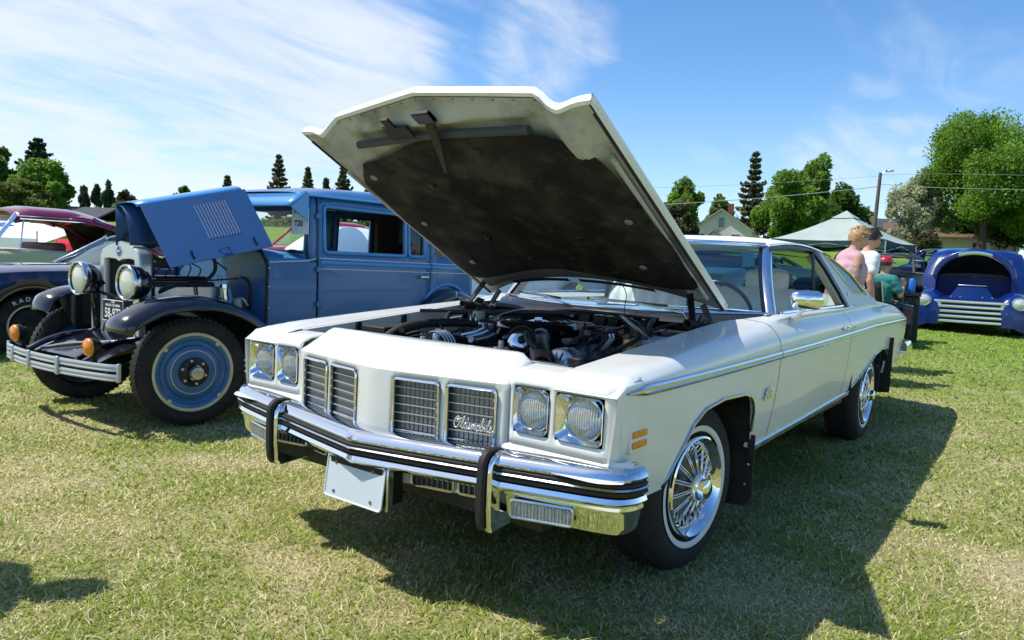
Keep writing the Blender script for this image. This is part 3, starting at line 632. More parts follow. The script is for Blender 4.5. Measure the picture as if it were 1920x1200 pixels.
# insulation pad with sagging surface
outl = [(.25, -.62), (.44, -.655), (.85, -.655), (1.15, -.635), (1.29, -.56), (1.33, -.40), (1.40, -.14), (1.415, .1), (1.41, .42), (1.37, .54), (1.24, .65), (.85, .685), (.5, .69), (.26, .645), (.33, .3), (.36, 0), (.33, -.3)]
ol = spline([(a, b, 0) for a, b in outl], 4, True); cu_ = Vector((.82, 0, 0)); P = []
for q in ol:
    P.append([H(lerp(cu_.x, q.x, k), lerp(cu_.y, q.y, k), -.078+.03*(1-abs(lerp(0, q.y, k))/.7)-.004*math.sin(17*k*q.x+9*q.y)*k+(0 if k < .99 else .012)) for k in (0.02, .2, .4, .6, .75, .88, .96, 1.0)])
PADO = G().grid(P, close_u=True).obj('insulation_pad', PAD, HOOD, smooth=True)
for (u, y) in ((1.229, -.518), (.843, -.526), (.464, -.495), (1.135, -.248), (1.34, .151), (1.144, .29), (.694, -.243), (.707, .277), (.866, .59), (.504, .138), (.481, .491), (.40, .317), (.49, -.114)):
    G().lathe([(.0005, -.006), (.010, -.007), (.017, -.004), (.018, 0)], (0, 0, 0), 'z', 14).obj('pad_clip', mat('grey_plastic', (.22, .22, .21), .5) if (abs(y) > .49) else BLACK_M, PADO, smooth=True).matrix_local = Matrix.Translation(H(u, y, -.082+.03*(1-abs(y)/.7))) @ frame((0, 0, 0), HU, (0, 1, 0)).to_3x3().to_4x4()
# rubber strip along the nose, latch, slots
G().tube([H(1.425, y, -.05+.02*(1-abs(y)/.5)) for y in arange(-.44, .435, .08)], .017, 8).obj('rubber_strip', mat('faded_rubber', (.055, .057, .06), .7, vary=.3, vscale=12), HOOD)
L0 = H(1.50, .03, -.04)
lt = G(); lt.poly([H(1.53, .01, -.03), H(1.53, .055, -.03), H(1.46, .05, -.06), H(1.38, .035, -.10), H(1.33, .03, -.135), H(1.33, .01, -.13), H(1.40, .0, -.08)], HN*-.012); lt.box(H(1.545, .03, -.045), (.05, .085, .02), frame((0, 0, 0), HU, (0, 1, 0)).to_3x3()); lt.obj('latch', BLACK_S, HOOD, bevel=.003)
for u, y, a, b in ((1.545, .03, .06, .085), (1.535, -.17, .05, .04), (1.48, -.16, .06, .13)):
    G().box(H(u, y, -.046), (a, b, .012), frame((0, 0, 0), HU, (0, 1, 0)).to_3x3()).obj('frame_slot', BLACK_M, HOOD)
# pressed stiffeners, drain holes and grime along the nose of the frame
FRM = frame((0, 0, 0), HU, (0, 1, 0)).to_3x3()
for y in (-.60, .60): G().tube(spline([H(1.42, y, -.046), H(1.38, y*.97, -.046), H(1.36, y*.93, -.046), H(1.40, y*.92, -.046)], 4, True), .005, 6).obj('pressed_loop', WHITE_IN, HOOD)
for y in arange(-.50, .50, .085): G().lathe([(.0005, -.001), (.005, -.001), (.006, 0)], tuple(H(h_front(y)-.022, y, h_prof(y, 1.5)*.9-.037)), 'z', 7).obj('spot_weld', STEEL, HOOD)
# rear slots of the inner frame
for s in (1, -1):
    g = G(); pts = []
    for y in arange(.03, .42, .05): pts.append(H(h_rear(y)+.045, s*y, -.036))
    P = [[p-HU*.018-HN*.002, p+HU*.018-HN*.004] for p in pts]; g.grid(P).obj('vent_slot', BLACK_M, HOOD)
    # grey rear brace
G().grid([[H(h_rear(y)+d, y, -.055+.02*(1-(y/.7)**2)-n) for y in arange(-.60, .60, .06)] for d, n in ((.07, .0), (.10, .012), (.15, .012), (.18, .0))]).obj('rear_brace', mat('grey_primer', (.13, .135, .14), .5, vary=.15), HOOD, smooth=50)
# hinges: two arms, bracket and coil spring on each side
for s in (1, -1):
    yb = .655*s
    hg = G(); hg.poly([(-.36, yb, .86), (-.50, yb, .985), (-.44, yb, 1.0), (-.33, yb, .92), (-.27, yb, .86)], (0, .012*s, 0)); hg = hg.obj('hood_hinge', BLACK_S, CAR, bevel=.003)
    for a, b in (((-.36, yb, .975), H(.20, .60*s, -.04)), ((-.56, yb, .965), H(.05, .61*s, -.03))):
        G().bar(a, b, .010, .030, up=(0, 1, 0)).obj('hinge_arm', BLACK_S, hg, bevel=.002)
    A = Vector((-.30, yb, .965)); B = Vector((-.58, yb, .925)); g = G(); nt_ = 22
    g.tube([A.lerp(B, i/(nt_*8))+Vector((0, math.cos(i*PI/4)*.020, math.sin(i*PI/4)*.020)) for i in range(nt_*8+1)], .0058, 5); g.obj('hinge_spring', BLACK_M, hg, smooth=True)
    g = G(); g.tube(spline([A+Vector((0, 0, .02)), A+Vector((.03, 0, .03)), A+Vector((.05, .0, .045)), A+Vector((.045, 0, .065))], 4), .004, 6).obj('spring_hook', ALU, hg)
# loose wire hanging from pad
G().tube(spline([H(.38, .30, -.06), (-.42, .28, 1.08), (-.45, .26, 1.0), (-.40, .30, .955), (-.25, .42, .93)], 8), .0022, 5).obj('hood_wire', BLACK_M, CAR)
# ------------------------------------------------------------ engine bay
for s in (1, -1):
    g = G(); P = []
    for x in arange(.715, -.60, .08):
        y = sinterp(YI, x); z = sinterp(ZI, x); P.append([(x, y*s, z-.001), (x, (y-.012)*s, z-.004), (x, (y-.012)*s, z-.055), (x, (y-.045)*s, z-.062)])
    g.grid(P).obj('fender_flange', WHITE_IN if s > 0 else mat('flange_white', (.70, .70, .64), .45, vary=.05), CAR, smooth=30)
    g = G(); P = []
    for x in arange(.70, -.62, .06):
        y = sinterp(YI, x); z = sinterp(ZI, x); bulge = .12*math.exp(-((x-.05)/.35)**2)
        P.append([(x, (y-.045)*s, z-.062), (x, (y-.065)*s, z-.11), (x, (y-.09)*s, .78), (x, (y-.13-bulge)*s, .72), (x, (y-.20-bulge)*s, .55), (x, (y-.25)*s, .40)])
    wh = G().grid(P).obj('inner_fender', [WHITE_IN, BLACK_M][0] if s < 0 else BLACK_M, CAR, smooth=45)
    for x in (.40, .10): G().box((x, (.70)*s, sinterp(ZI, x)-.03), (.03, .02, .05)).obj('rubber_bumper', RUBBER, wh, bevel=.004)
g = G(); g.grid([[(x, y, z) for y in arange(-.70, .70, .1)] for x, z in ((-.60, .40), (-.60, .80), (-.615, .90), (-.66, .955), (-.70, .965))]).obj('firewall', BLACK_M, CAR, smooth=30)
g = G(); g.box((0, 0, .42), (1.40, 1.2, .02)); g.obj('bay_floor', BLACK_M, CAR)
g = G(); g.box((.64, 0, .64), (.03, 1.30, .44)); g.box((.66, 0, .845), (.10, 1.30, .02)); g.obj('radiator_support', BLACK_S, CAR, bevel=.006)
g = G(); g.box((.585, 0, .66), (.06, .80, .36)); g.obj('radiator', BLACK_M, CAR, bevel=.01)
sh = G(); sh.lathe([(.33, .02), (.30, 0), (.27, -.10), (.25, -.14)], (.545, -.02, .545), 'x', 36, 0, PI); sh.obj('fan_shroud', BLACK_S, CAR, smooth=40, solid=.004)
sh = G(); sh.lathe([(.262, .0), (.274, .03), (.281, .05)], (.43, -.06, .57), 'x', 14, math.radians(68), math.radians(108)); sh.obj('shroud_sticker', mat('dirty_label', (.55, .53, .46), .8, dirt=(.16, .14, .10), dscale=30, damt=.8), CAR, solid=.002)
fan = thing_fan = G()
for k in range(5):
    a = k*2*PI/5; fan.bar((.40, -.02+.05*math.cos(a), .62+.05*math.sin(a)), (.40, -.02+.22*math.cos(a), .62+.22*math.sin(a)), .05, .004, up=(1, .4, 0))
fan.lathe([(.06, -.02), (.06, .03), (.001, .03)], (.40, -.02, .62), 'x', 16); fan.obj('cooling_fan', ALU, CAR)
# engine block, heads, covers
g = G(); g.box((-.05, 0, .60), (.62, .36, .34)); g.box((-.05, .24, .72), (.56, .16, .12), Matrix.Rotation(math.radians(-38), 3, 'X')); g.box((-.05, -.24, .72), (.56, .16, .12), Matrix.Rotation(math.radians(38), 3, 'X')); eng = g.obj('engine_block', ENGINE, CAR, bevel=.015)
for s in (1, -1):
    g = G(); g.box((-.05, .29*s, .79), (.54, .12, .06), Matrix.Rotation(math.radians(-30*s), 3, 'X')); g.obj('valve_cover', BLACK_S, eng, bevel=.014)
    G().tube(spline([(.25, .36*s, .60), (.1, .42*s, .62), (-.15, .42*s, .6), (-.35, .36*s, .5)], 4), .04, 8).obj('exhaust_manifold', STEEL, eng)
G().box((-.05, 0, .79), (.45, .22, .06)).obj('intake_manifold', ENGINE, eng, bevel=.02)
ac = G().lathe([(.001, .050), (.03, .050), (.05, .044), (.13, .046), (.17, .044), (.196, .034), (.206, .018), (.200, .010), (.200, -.055), (.15, -.06), (.001, -.06)], (-.12, -.02, .885), 'z', 44).obj('air_cleaner', mat('gloss_black', (.008, .008, .009), .12, coat=1.), CAR, smooth=40)
G().lathe([(.001, .012), (.018, .010), (.02, 0)], (-.12, -.02, .935), 'z', 6).obj('wing_nut', CHROME_W, ac)
for k in range(3): G().tube([(-.12+(.10+.035*k)*math.cos(a), -.02+(.10+.035*k)*math.sin(a), .9315) for a in arange(0, 2*PI, .2)[:-1]], .003, 5, closed=True).obj('lid_bead', BLACK_S, ac)
G().tube(spline([(.02, .10, .865), (.12, .16, .872), (.25, .25, .862), (.38, .34, .845), (.50, .43, .815)], 5), [.048]*8+[.042]*13, 12).obj('snorkel', BLACK_S, ac)
# round bright diaphragm on the front of the engine
def disc(name, c, nrm, prof, m, par, n=28):
    M = frame(c, Vector(nrm).orthogonal(), Vector(nrm).cross(Vector(nrm).orthogonal())); g = G(); g.lathe(prof, (0, 0, 0), 'z', n); o = g.obj(name, m, par, smooth=40); o.matrix_local = M; return o
dd = disc('vacuum_pot', (.20, .118, .868), (.75, .5, .35), [(.001, .012), (.02, .012), (.05, .006), (.060, -.004), (.060, -.03), (.02, -.05), (.001, -.05)], CHROME_W, CAR)
disc('pot_cap', (.22, .13, .874), (.75, .5, .35), [(.001, .014), (.014, .013), (.017, 0)], BLACK_S, CAR, 14)
G().tube([(.198+.062*math.cos(a)*-.45, .118+.062*math.cos(a)*.82, .868+.062*math.sin(a)) for a in arange(0, 2*PI, .2)[:-1]], .005, 6, closed=True).obj('pot_ring', RUBBER, CAR)
# alternator with vents and pulley
al = disc('alternator', (.36, .415, .80), (1, .12, .05), [(.001, .03), (.025, .03), (.028, .012), (.06, .008), (.074, -.005), (.076, -.03), (.076, -.10), (.06, -.12), (.001, -.12)], ALU, CAR)
for k in range(14):
    a = 2*PI*k/14; G().bar((math.cos(a)*.032, math.sin(a)*.032, .0125), (math.cos(a)*.062, math.sin(a)*.062, .006), .006, .006).obj('alternator_vane', BLACK_M if k % 2 else STEEL, al)
cp = disc('compressor', (.33, -.27, .80), (1, -.05, .15), [(.001, .03), (.03, .03), (.07, .02), (.075, 0), (.075, -.14), (.001, -.15)], ENGINE, CAR)
for k in range(4): G().tube([(.33-.02*k, -.27+.077*math.cos(a), .80+.077*math.sin(a)) for a in arange(0, PI, .2)], .004, 5).obj('compressor_fin', ALU, CAR)
for x, y, z, r, m in ((.24, -.13, .845, .013, ALU), (.27, -.10, .85, .011, STEEL), (.22, -.18, .855, .012, ALU), (.28, -.16, .87, .009, CHROME_W), (.16, -.02, .862, .014, STEEL)):
    G().tube([(x, y, z), (x-.05, y+.04, z+.015), (x-.09, y+.05, z+.03)], r, 7).obj('fitting', m, CAR)
# hoses and leads
hoses = [([(.54, -.40, .78), (.47, -.42, .85), (.34, -.40, .895), (.15, -.34, .905), (.02, -.28, .90)], .021, RUBBER), ([(.02, -.28, .90), (-.05, -.22, .89), (-.10, -.20, .86)], .022, ALU), ([(.42, .42, .84), (.40, .30, .89), (.28, .20, .91), (.20, .13, .885)], .012, RUBBER),
  ([(-.58, .10, .93), (-.50, .20, .95), (-.40, .36, .94), (-.30, .44, .90)], .010, RUBBER), ([(-.58, -.10, .92), (-.45, -.20, .95), (-.3, -.36, .93), (-.2, -.48, .9)], .010, RUBBER), ([(-.58, .35, .93), (-.45, .42, .955), (-.25, .50, .945), (-.1, .58, .91)], .012, RUBBER),
  ([(-.60, -.30, .94), (-.50, -.10, .965), (-.48, .1, .968), (-.55, .4, .955)], .009, BLACK_S), ([(-.55, .5, .93), (-.40, .55, .95), (-.15, .56, .935), (.1, .60, .90), (.3, .6, .87)], .008, BLACK_M), ([(-.3, .12, .90), (-.25, .25, .915), (-.12, .33, .88)], .006, BLACK_M), ([(-.3, .16, .90), (-.2, .3, .92), (0, .35, .87)], .006, BLACK_M), ([(-.28, .2, .9), (-.1, .36, .91), (.12, .36, .86)], .006, BLACK_M),
  ([(-.5, -.3, .9), (-.35, -.25, .96), (-.2, -.3, .94), (-.1, -.34, .88)], .007, ALU), ([(.0, -.5, .90), (-.1, -.55, .93), (-.3, -.56, .92), (-.45, -.5, .9)], .014, RUBBER), ([(.2, .55, .86), (.05, .58, .905), (-.1, .52, .915), (-.2, .45, .9)], .007, mat('brown_lead', (.22, .12, .05), .6))]
for p, r, m in hoses: G().tube(spline(p, 6), r, 9).obj('hose', m, CAR, smooth=True)
for x, y, z in ((.035, -.285, .917), (.06, -.297, .919)): G().tube([(x+.010*math.cos(a), y+.024*math.cos(a)*.6, z+.029*math.sin(a)) for a in arange(0, 2*PI, .3)[:-1]], .004, 5, closed=True).obj('hose_clamp', CHROME_W, CAR)
for c, d in (((-.56, -.02, .935), (.05, .07, .05)), ((-.55, .075, .925), (.05, .07, .05)), ((-.54, .16, .925), (.05, .06, .05)), ((-.57, .28, .93), (.04, .12, .04))):
    rb = G().box(c, d).obj('relay_box', BLACK_S, CAR, bevel=.006); G().box((c[0]+.01, c[1], c[2]+d[2]/2+.002), (.03, .05, .003)).obj('relay_label', ALU, rb)
G().lathe([(.001, .05), (.03, .05), (.035, .03), (.035, -.05), (.001, -.05)], (-.16, -.42, .895), 'z', 16).obj('fluid_bottle', mat('yellowed_plastic', (.42, .40, .26), .5, dirt=(.15, .12, .08)), CAR)
G().lathe([(.001, .035), (.05, .034), (.055, .02), (.055, -.05), (.001, -.05)], (-.36, .22, .86), 'z', 18).obj('distributor', BLACK_S, CAR)
G().box((.30, -.58, .80), (.24, .16, .16)).obj('battery', BLACK_M, CAR, bevel=.008)
for k in range(4): G().tube([(-.02+.03*k, .40, .84), (-.05+.03*k, .43, .89), (-.06+.03*k, .42, .91)], .006, 6).obj('plug_lead', ALU if k < 2 else BLACK_M, CAR)
wb = G().box((-.12, .60, .88), (.30, .10, .06)).obj('washer_tank', mat('pale_plastic', (.50, .56, .58), .4, dirt=(.2, .18, .14)), CAR, bevel=.012)
G().lathe([(.001, .014), (.045, .012), (.048, 0)], (-.22, .60, .915), 'z', 18).obj('tank_cap', BLACK_S, wb)
G().lathe([(.001, .02), (.04, .018), (.045, 0), (.045, -.03)], (.02, .56, .885), 'z', 18).obj('coolant_cap', mat('brass', (.42, .27, .08), .4, .8), CAR)
G().bar((.02, -.665, .935), (-.60, .04, .958), .012, .018).obj('brace_rod', BLACK_S, CAR, bevel=.002); G().bar((-.57, .16, .962), (.10, .655, .925), .022, .020).obj('brace_rod', mat('blue_black', (.02, .03, .06), .25, coat=.5), CAR, bevel=.003)
# odds and ends that crowd a real bay
rd_ = random.Random(5)
for k in range(46):
    x, y = rd_.uniform(-.56, .50), rd_.uniform(-.60, .62)
    if (x+.12)**2+(y+.02)**2 < .05: continue
    z = .845+.055*(-x+.5)+rd_.uniform(-.03, .02); kind = k % 4; m_ = (STEEL, ALU, BLACK_S, ENGINE, CHROME_W, mat('rust', (.20, .09, .04), .8, vary=.4, vscale=30), mat('grey_cast', (.16, .16, .15), .6, .3, vary=.3, vscale=20))[rd_.randrange(7)]
    if kind == 0: G().box((x, y, z), (rd_.uniform(.02, .06), rd_.uniform(.02, .07), rd_.uniform(.02, .05)), Matrix.Rotation(rd_.uniform(0, 3), 3, 'Z')).obj('bracket', m_, CAR, bevel=.003)
    elif kind == 1: G().lathe([(.0005, .016), (.010, .015), (.013, .008), (.013, -.03)], (x, y, z+.01), 'z', 10).obj('cap', m_, CAR)
    elif kind == 2: a_ = rd_.uniform(0, 2*PI); G().tube(spline([(x, y, z), (x+.05*math.cos(a_), y+.05*math.sin(a_), z+.035), (x+.12*math.cos(a_+.5), y+.12*math.sin(a_+.5), z+.02), (x+.2*math.cos(a_+.8), y+.2*math.sin(a_+.8), z-.02)], 4), rd_.uniform(.003, .007), 6).obj('lead', (BLACK_M, RUBBER, BLACK_S, mat('red_lead', (.25, .03, .02), .5))[rd_.randrange(4)], CAR, smooth=True)
    else: G().tube([(x, y, z), (x+rd_.uniform(-.05, .05), y+rd_.uniform(-.05, .05), z+.02)], rd_.uniform(.008, .016), 8).obj('stub_pipe', m_, CAR)
# ------------------------------------------------------------ cowl, screen, roof
def ws_base(y): return -.69-.24*(abs(y)/.82)**2.2
g = G(); g.grid([[(lerp(-.655, ws_base(y)+.012, t), y, lerp(.958, .978+.018*(abs(y)/.82)**2, t)+.003*math.sin(t*PI)) for t in (0, .15, .4, .7, 1)] for y in arange(-.80, .80, .08)]).obj('cowl', BLACK_S, CAR, smooth=40)
g = G(); g.grid([[(x, y, z) for x, z in ((-.60, .945), (-.62, .962), (-.662, .964))] for y in arange(-.72, .72, .1)]).obj('cowl_seal', RUBBER, CAR)
for s in (1, -1):   # corner between bonnet rear end, wing and screen
    g = G(); g.grid([[(x, lerp(.72, sinterp(YI, x)+.004, t)*s, lerp(.972, sinterp(ZI, x)-.001, t)) for t in (0, .5, 1)] for x in (-.50, -.58, -.66, -.75, -.85, -.96)]).obj('cowl_side', WHITE, CAR, smooth=40)
def wsp(y, t):
    b = Vector((ws_base(y), y, .982+.018*(abs(y)/.82)**2)); k = .66/.82; tp = Vector((-1.19-.10*(abs(y)/.82)**2, y*k, 1.358-.012*(abs(y)/.82)**2)); return b.lerp(tp, t)+Vector((.035*math.sin(t*PI), 0, .012*math.sin(t*PI)))
g = G(); g.grid([[wsp(y, t) for t in arange(0, 1, .1)] for y in arange(-.80, .80, .08)]).obj('windscreen', GLASS_B, CAR, smooth=True)
WT_ = G(); WT_.tube([wsp(y, 0)+Vector((.008, 0, .002)) for y in arange(-.81, .81, .06)], .008, 8); WT_.tube([wsp(y, 1)+Vector((-.006, 0, .008)) for y in arange(-.81, .81, .06)], .014, 8); WT_.obj('screen_trim', CHROME, CAR)
for s in (1, -1):
    P = []
    for t in arange(0, 1, .1):
        c = wsp(.815*s, t); P.append([c+Vector((dx, dy*s, 0)) for dx, dy in ((.018, -.012), (.022, .006), (.006, .024), (-.020, .028), (-.034, .022))])
    G().grid(P).obj('a_pillar', CHROME, CAR, smooth=50)
    P2 = [[c[-1], c[-1]+Vector((-.025, -.004*s, 0)), c[-1]+Vector((-.04, -.05*s, 0)), c[0]+Vector((-.03, -.03*s, 0))] for c in P]; G().grid(P2).obj('pillar_inner', DARKIN, CAR)
def tumble(x, z, o=0.): return .86-.5*(z-1.0)+o
RW = [(-1.22, .660), (-1.7, .668), (-2.15, .675), (-2.54, .702), (-2.93, .762), (-3.2, .822), (-3.36, .835)]
RE = [(-1.20, 1.352), (-1.7, 1.386), (-2.15, 1.374), (-2.54, 1.322), (-2.93, 1.203), (-3.2, 1.082), (-3.36, 1.035)]
RC = [(-1.20, 1.366), (-1.27, 1.392), (-1.45, 1.412), (-1.7, 1.422), (-2.15, 1.412), (-2.54, 1.362)]
g = G(); P = []
for x in arange(-1.20, -2.52, .06):
    w, ze, zc = sinterp(RW, x), sinterp(RE, x), sinterp(RC, x)
    P.append([(x+.10*(abs(k)*1.0)**2*-.6, k*w, zc-(zc-ze)*(.25*k*k+.75*k**6)) for k in arange(-1, 1, .08)])
g.grid(P).obj('roof', WHITE_V, CAR, smooth=45)
for s in (1, -1):
    # sail behind the doors, flowing into the deck
    g = G(); P = []
    for x in arange(-2.50, -3.40, .07):
        w, ze = sinterp(RW, x), sinterp(RE, x); i = lerp(.55, .62, (x+2.5)/-.9); P.append([(x, i*s, ze+.038*max(0, (x+3.4)/.9)), (x, lerp(i, w, .5)*s, ze+.026), (x, (w-.02)*s, ze+.012), (x, w*s, ze-.004), (x, (w+.004)*s, ze-.03)])
    g.grid(P).obj('sail_panel', WHITE_V, CAR, smooth=45)
    def side(poly, name, m, o=0., th=.012, par=CAR, bev=.002): return G().poly([(x, tumble(x, z, o)*s, z) for x, z in poly], (0, -th*s, -.5*th)).obj(name, m, par, bevel=bev)
    side([(-2.18, 1.372), (-2.30, 1.362), (-2.36, 1.335), (-2.70, 1.108), (-3.04, 1.086), (-3.34, 1.040), (-3.34, 1.008), (-2.40, 1.012), (-2.30, 1.20)], 'c_panel', WHITE_V)
    qw = side([(-2.36, 1.335), (-2.52, 1.315), (-2.82, 1.232), (-3.04, 1.10), (-3.04, 1.086), (-2.70, 1.108)], 'quarter_window', GLASS_D, .001, .004, bev=0)
    qf = G().tube([(x, tumble(x, z, .005)*s, z) for x, z in ((-2.36, 1.335), (-2.52, 1.315), (-2.70, 1.268), (-2.82, 1.232), (-2.95, 1.16), (-3.04, 1.095), (-2.86, 1.096), (-2.70, 1.108), (-2.52, 1.226))], .007, 6, closed=True).obj('quarter_frame', CHROME_W, qw)
    G().box((-2.53, tumble(0, 1.085, .006)*s, 1.085), (.02, .008, .035)).obj('pillar_emblem', CHROME, CAR, bevel=.003)
    # black-sealed rear edge of the door opening, and roof rail above
    side([(-2.09, 1.352), (-2.20, 1.355), (-2.26, 1.27), (-2.36, 1.10), (-2.385, 1.012), (-2.32, 1.012), (-2.29, 1.10), (-2.20, 1.25), (-2.12, 1.325)], 'door_frame_seal', BLACK_S, .012, .03)
    side([(-2.06, 1.335), (-2.12, 1.325), (-2.20, 1.25), (-2.29, 1.10), (-2.32, 1.012), (-2.27, 1.012), (-2.24, 1.10), (-2.15, 1.25), (-2.08, 1.31)], 'inner_trim', TAN, -.008, .03)
    side([(-1.26, 1.330), (-1.27, 1.352), (-1.7, 1.378), (-2.15, 1.366), (-2.20, 1.355), (-2.09, 1.352), (-1.7, 1.358), (-1.35, 1.343)], 'roof_rail', BLACK_S, .010, .03)
    G().tube([(x, sinterp(RW, x)*s+.012*s, sinterp(RE, x)-.004) for x in arange(-1.28, -2.3, .1)], .006, 6).obj('drip_rail', CHROME_W, CAR)
    G().tube([(x, (sinterp(YI, x)-.004)*s, sinterp(ZI, x)+.004) for x in arange(-.98, -2.40, .1)], .009, 7).obj('belt_trim', CHROME, CAR)
    # inner door skin, arm rest
    g = G(); g.grid([[(x, (y)*s, z) for y, z in ((.845, 1.008), (.80, .98), (.79, .75), (.80, .48))] for x in arange(-.80, -2.4, .2)]).obj('door_lining', SEATW, CAR); G().box((-1.6, .76*s, .80), (.5, .08, .06)).obj('arm_rest', SEATW, CAR, bevel=.02)
    # shoulder belt
    G().add([(-2.02, .70*s, 1.345), (-2.08, .70*s, 1.345), (-2.06, .735*s, .98), (-2.0, .735*s, .98)], [(0, 1, 2, 3)]).obj('seat_belt', BLACK_M, CAR, solid=.004)
# rear glass, deck, tail
g = G(); g.grid([[(lerp(-2.52, -3.38, t), k*lerp(.56, .64, t), lerp(1.362, 1.04, t)+.03*math.sin(t*PI)) for t in arange(0, 1, .2)] for k in arange(-1, 1, .2)]).obj('rear_window', GLASS_D, CAR, smooth=True)
g = G(); g.grid([[(x, k*sinterp(YI, x), sinterp(ZI, x)+.028*(1-k*k)*min(1, (x+4.9)/.3)) for k in arange(-1, 1, .1)] for x in arange(-3.34, -4.85, .1)]).obj('boot_lid', WHITE, CAR, smooth=40)
g = G(); g.grid([[side_pts(-4.85, s)[j] for j in range(0, 17, 2)] for s in (-1, 1)]).obj('tail_panel', WHITE, CAR)
RB = G(); pth = [(-4.55, -.885), (-4.75, -.90), (-4.90, -.87), (-4.97, -.75), (-5.0, 0), (-4.97, .75), (-4.90, .87), (-4.75, .90), (-4.55, .885)]
P = []
for i, (x, y) in enumerate(pth):
    a = Vector((x, y)); n = Vector((x+4.2, y*1.2)).normalized(); P.append([(x+n.x*o, y+n.y*o, z) for o, z in ((-.06, .66), (-.01, .655), (.01, .63), (.012, .58), (0, .535), (-.05, .52))])
RB.grid(P).obj('rear_bumper', CHROME, CAR, smooth=45)
# underbody
g = G(); g.box((-2.05, 0, .40), (5.2, 1.10, .14)); g.box((-1.45, 0, .41), (1.9, 1.72, .06)); g.box((-4.3, 0, .47), (.9, 1.5, .12)); g.box((.6, 0, .38), (.35, 1.3, .14)); g.obj('underbody', BLACK_M, CAR)
G().tube([(-.02, -.7, .34), (-.02, .7, .34)], .04, 8).obj('front_axle', BLACK_M, CAR); G().tube([(-3.15, -.75, .34), (-3.15, .75, .34)], .05, 8).obj('rear_axle', BLACK_M, CAR)
# ------------------------------------------------------------ cabin
dash = G(); dash.grid([[(x, y, z) for x, z in ((ws_base(y)-.02, .972), (-1.05, .985), (-1.20, .98), (-1.24, .93), (-1.22, .78))] for y in arange(-.76, .76, .1)]); dash = dash.obj('dashboard', mat('blue_grey_vinyl', (.42, .58, .76), .5), CAR, smooth=40)
def bench(x, zt, nm):
    g = G(); N_ = 14
    for i in range(N_):
        y0, y1 = lerp(-.72, .72, i/N_), lerp(-.72, .72, (i+1)/N_); m_ = (y0+y1)/2
        ring = [(x+.02, y0, .55), (x-.08, y0, zt-.04), (x-.12, y0, zt), (x-.20, y0, zt-.03)]
        P = []
        for k in arange(0, 1, .2):
            y = lerp(y0, y1, k); b = .018*math.sin(k*PI); P.append([(x+.03+b, y, .55), (x-.05+b, y, zt-.10), (x-.09+b, y, zt-.03), (x-.13, y, zt+b*.6), (x-.20, y, zt-.02), (x-.22, y, .6)])
        g.grid(P)
    o = g.obj(nm, SEATW, CAR, smooth=50); G().box((x+.25, 0, .55), (.52, 1.42, .14)).obj('seat_cushion', SEATW, o, bevel=.05, seg=3); return o
bench(-1.98, 1.10, 'front_seat'); bench(-2.80, 1.06, 'rear_seat')
for y in (.40, -.40): G().box((-2.14, y, 1.16), (.09, .28, .13)).obj('head_rest', SEATW, CAR, bevel=.035, seg=3)
st = G(); c = Vector((-1.38, .38, .98)); ax = Vector((-.85, 0, .5)).normalized(); e1 = Vector((0, 1, 0)); e2 = ax.cross(e1)
st.tube([c+(e1*math.cos(a)+e2*math.sin(a))*.19 for a in arange(0, 2*PI, .2)[:-1]], .011, 8, closed=True); st.bar(c-e1*.19, c+e1*.19, .03, .012); st.tube([c, c-ax*.3], .025, 8); st.obj('steering_wheel', BLACK_S, CAR)
G().grid([[(x, y, z-.03) for y, z in ((-.66, 1.34), (-.4, 1.37), (0, 1.385), (.4, 1.37), (.66, 1.34))] for x in (-1.26, -1.8, -2.4)]).obj('head_lining', TAN, CAR)
G().box((-1.24, 0, 1.30), (.02, .22, .06)).obj('rear_view_mirror', BLACK_S, CAR, bevel=.008)
def paper(name, c, w, d, rz, tilt, txt=None, par=CAR, ts=.06):
    M = Matrix.Translation(c) @ Matrix.Rotation(rz, 4, 'Z') @ Matrix.Rotation(tilt, 4, 'Y'); g = G(); g.box((0, 0, 0), (d, w, .003)); o = g.obj(name, PAPER, par); o.matrix_local = M
    if txt: text_obj('printed_number', txt, ts, INK, o, frame((0, 0, .003), (0, -1, 0), (1, 0, 0)), .0003, 0, .0015)
    return o
paper('windscreen_card', (-1.02, .36, 1.003), .36, .20, .15, -.05, '103', CAR, .085); paper('paper_sheet', (-1.05, -.12, 1.0), .24, .18, .5, -.03); paper('paper_sheet', (-1.08, .62, 1.003), .20, .16, -.3, -.04)
# ------------------------------------------------------------ wipers, mirror
for y0, y1 in ((.45, -.10), (-.20, -.68)):
    w = G(); w.tube([(ws_base(y0)+.03, y0, .985), (ws_base((y0+y1)/2)-.02, (y0+y1)/2, 1.018), (ws_base(y1)-.03, y1, 1.028)], .006, 6); w = w.obj('wiper', CHROME_W, CAR); G().bar((ws_base(y0-.1)-.016, y0-.1, 1.014), (ws_base(y1)-.036, y1-.02, 1.026), .008, .014).obj('wiper_blade', BLACK_M, w)
mi = G(); mc = Vector((-.935, .985, 1.083)); M = Matrix.Rotation(math.radians(24), 3, 'Z')
def mring(x, k, sh=0): return [mc+M @ Vector((x, a*k, b*k)) for a, b in rrect(.152, .090, .034, 5)]
mi.grid([mring(-.05, .95), mring(-.04, 1), mring(0, 1), mring(.022, .94), mring(.034, .75), mring(.038, .4), mring(.039, .02)], close_v=True); mi = mi.obj('door_mirror', CHROME, CAR, smooth=50)
G().poly(mring(-.048, .93), (-.002, 0, 0)).obj('mirror_glass', mat('mirror', (.8, .82, .83), .02, 1.), mi)
G().tube([(-.945, .975, 1.045), (-.955, .945, 1.01), (-.965, .915, .975)], [.011, .013, .018], 8).obj('mirror_stalk', CHROME, mi)
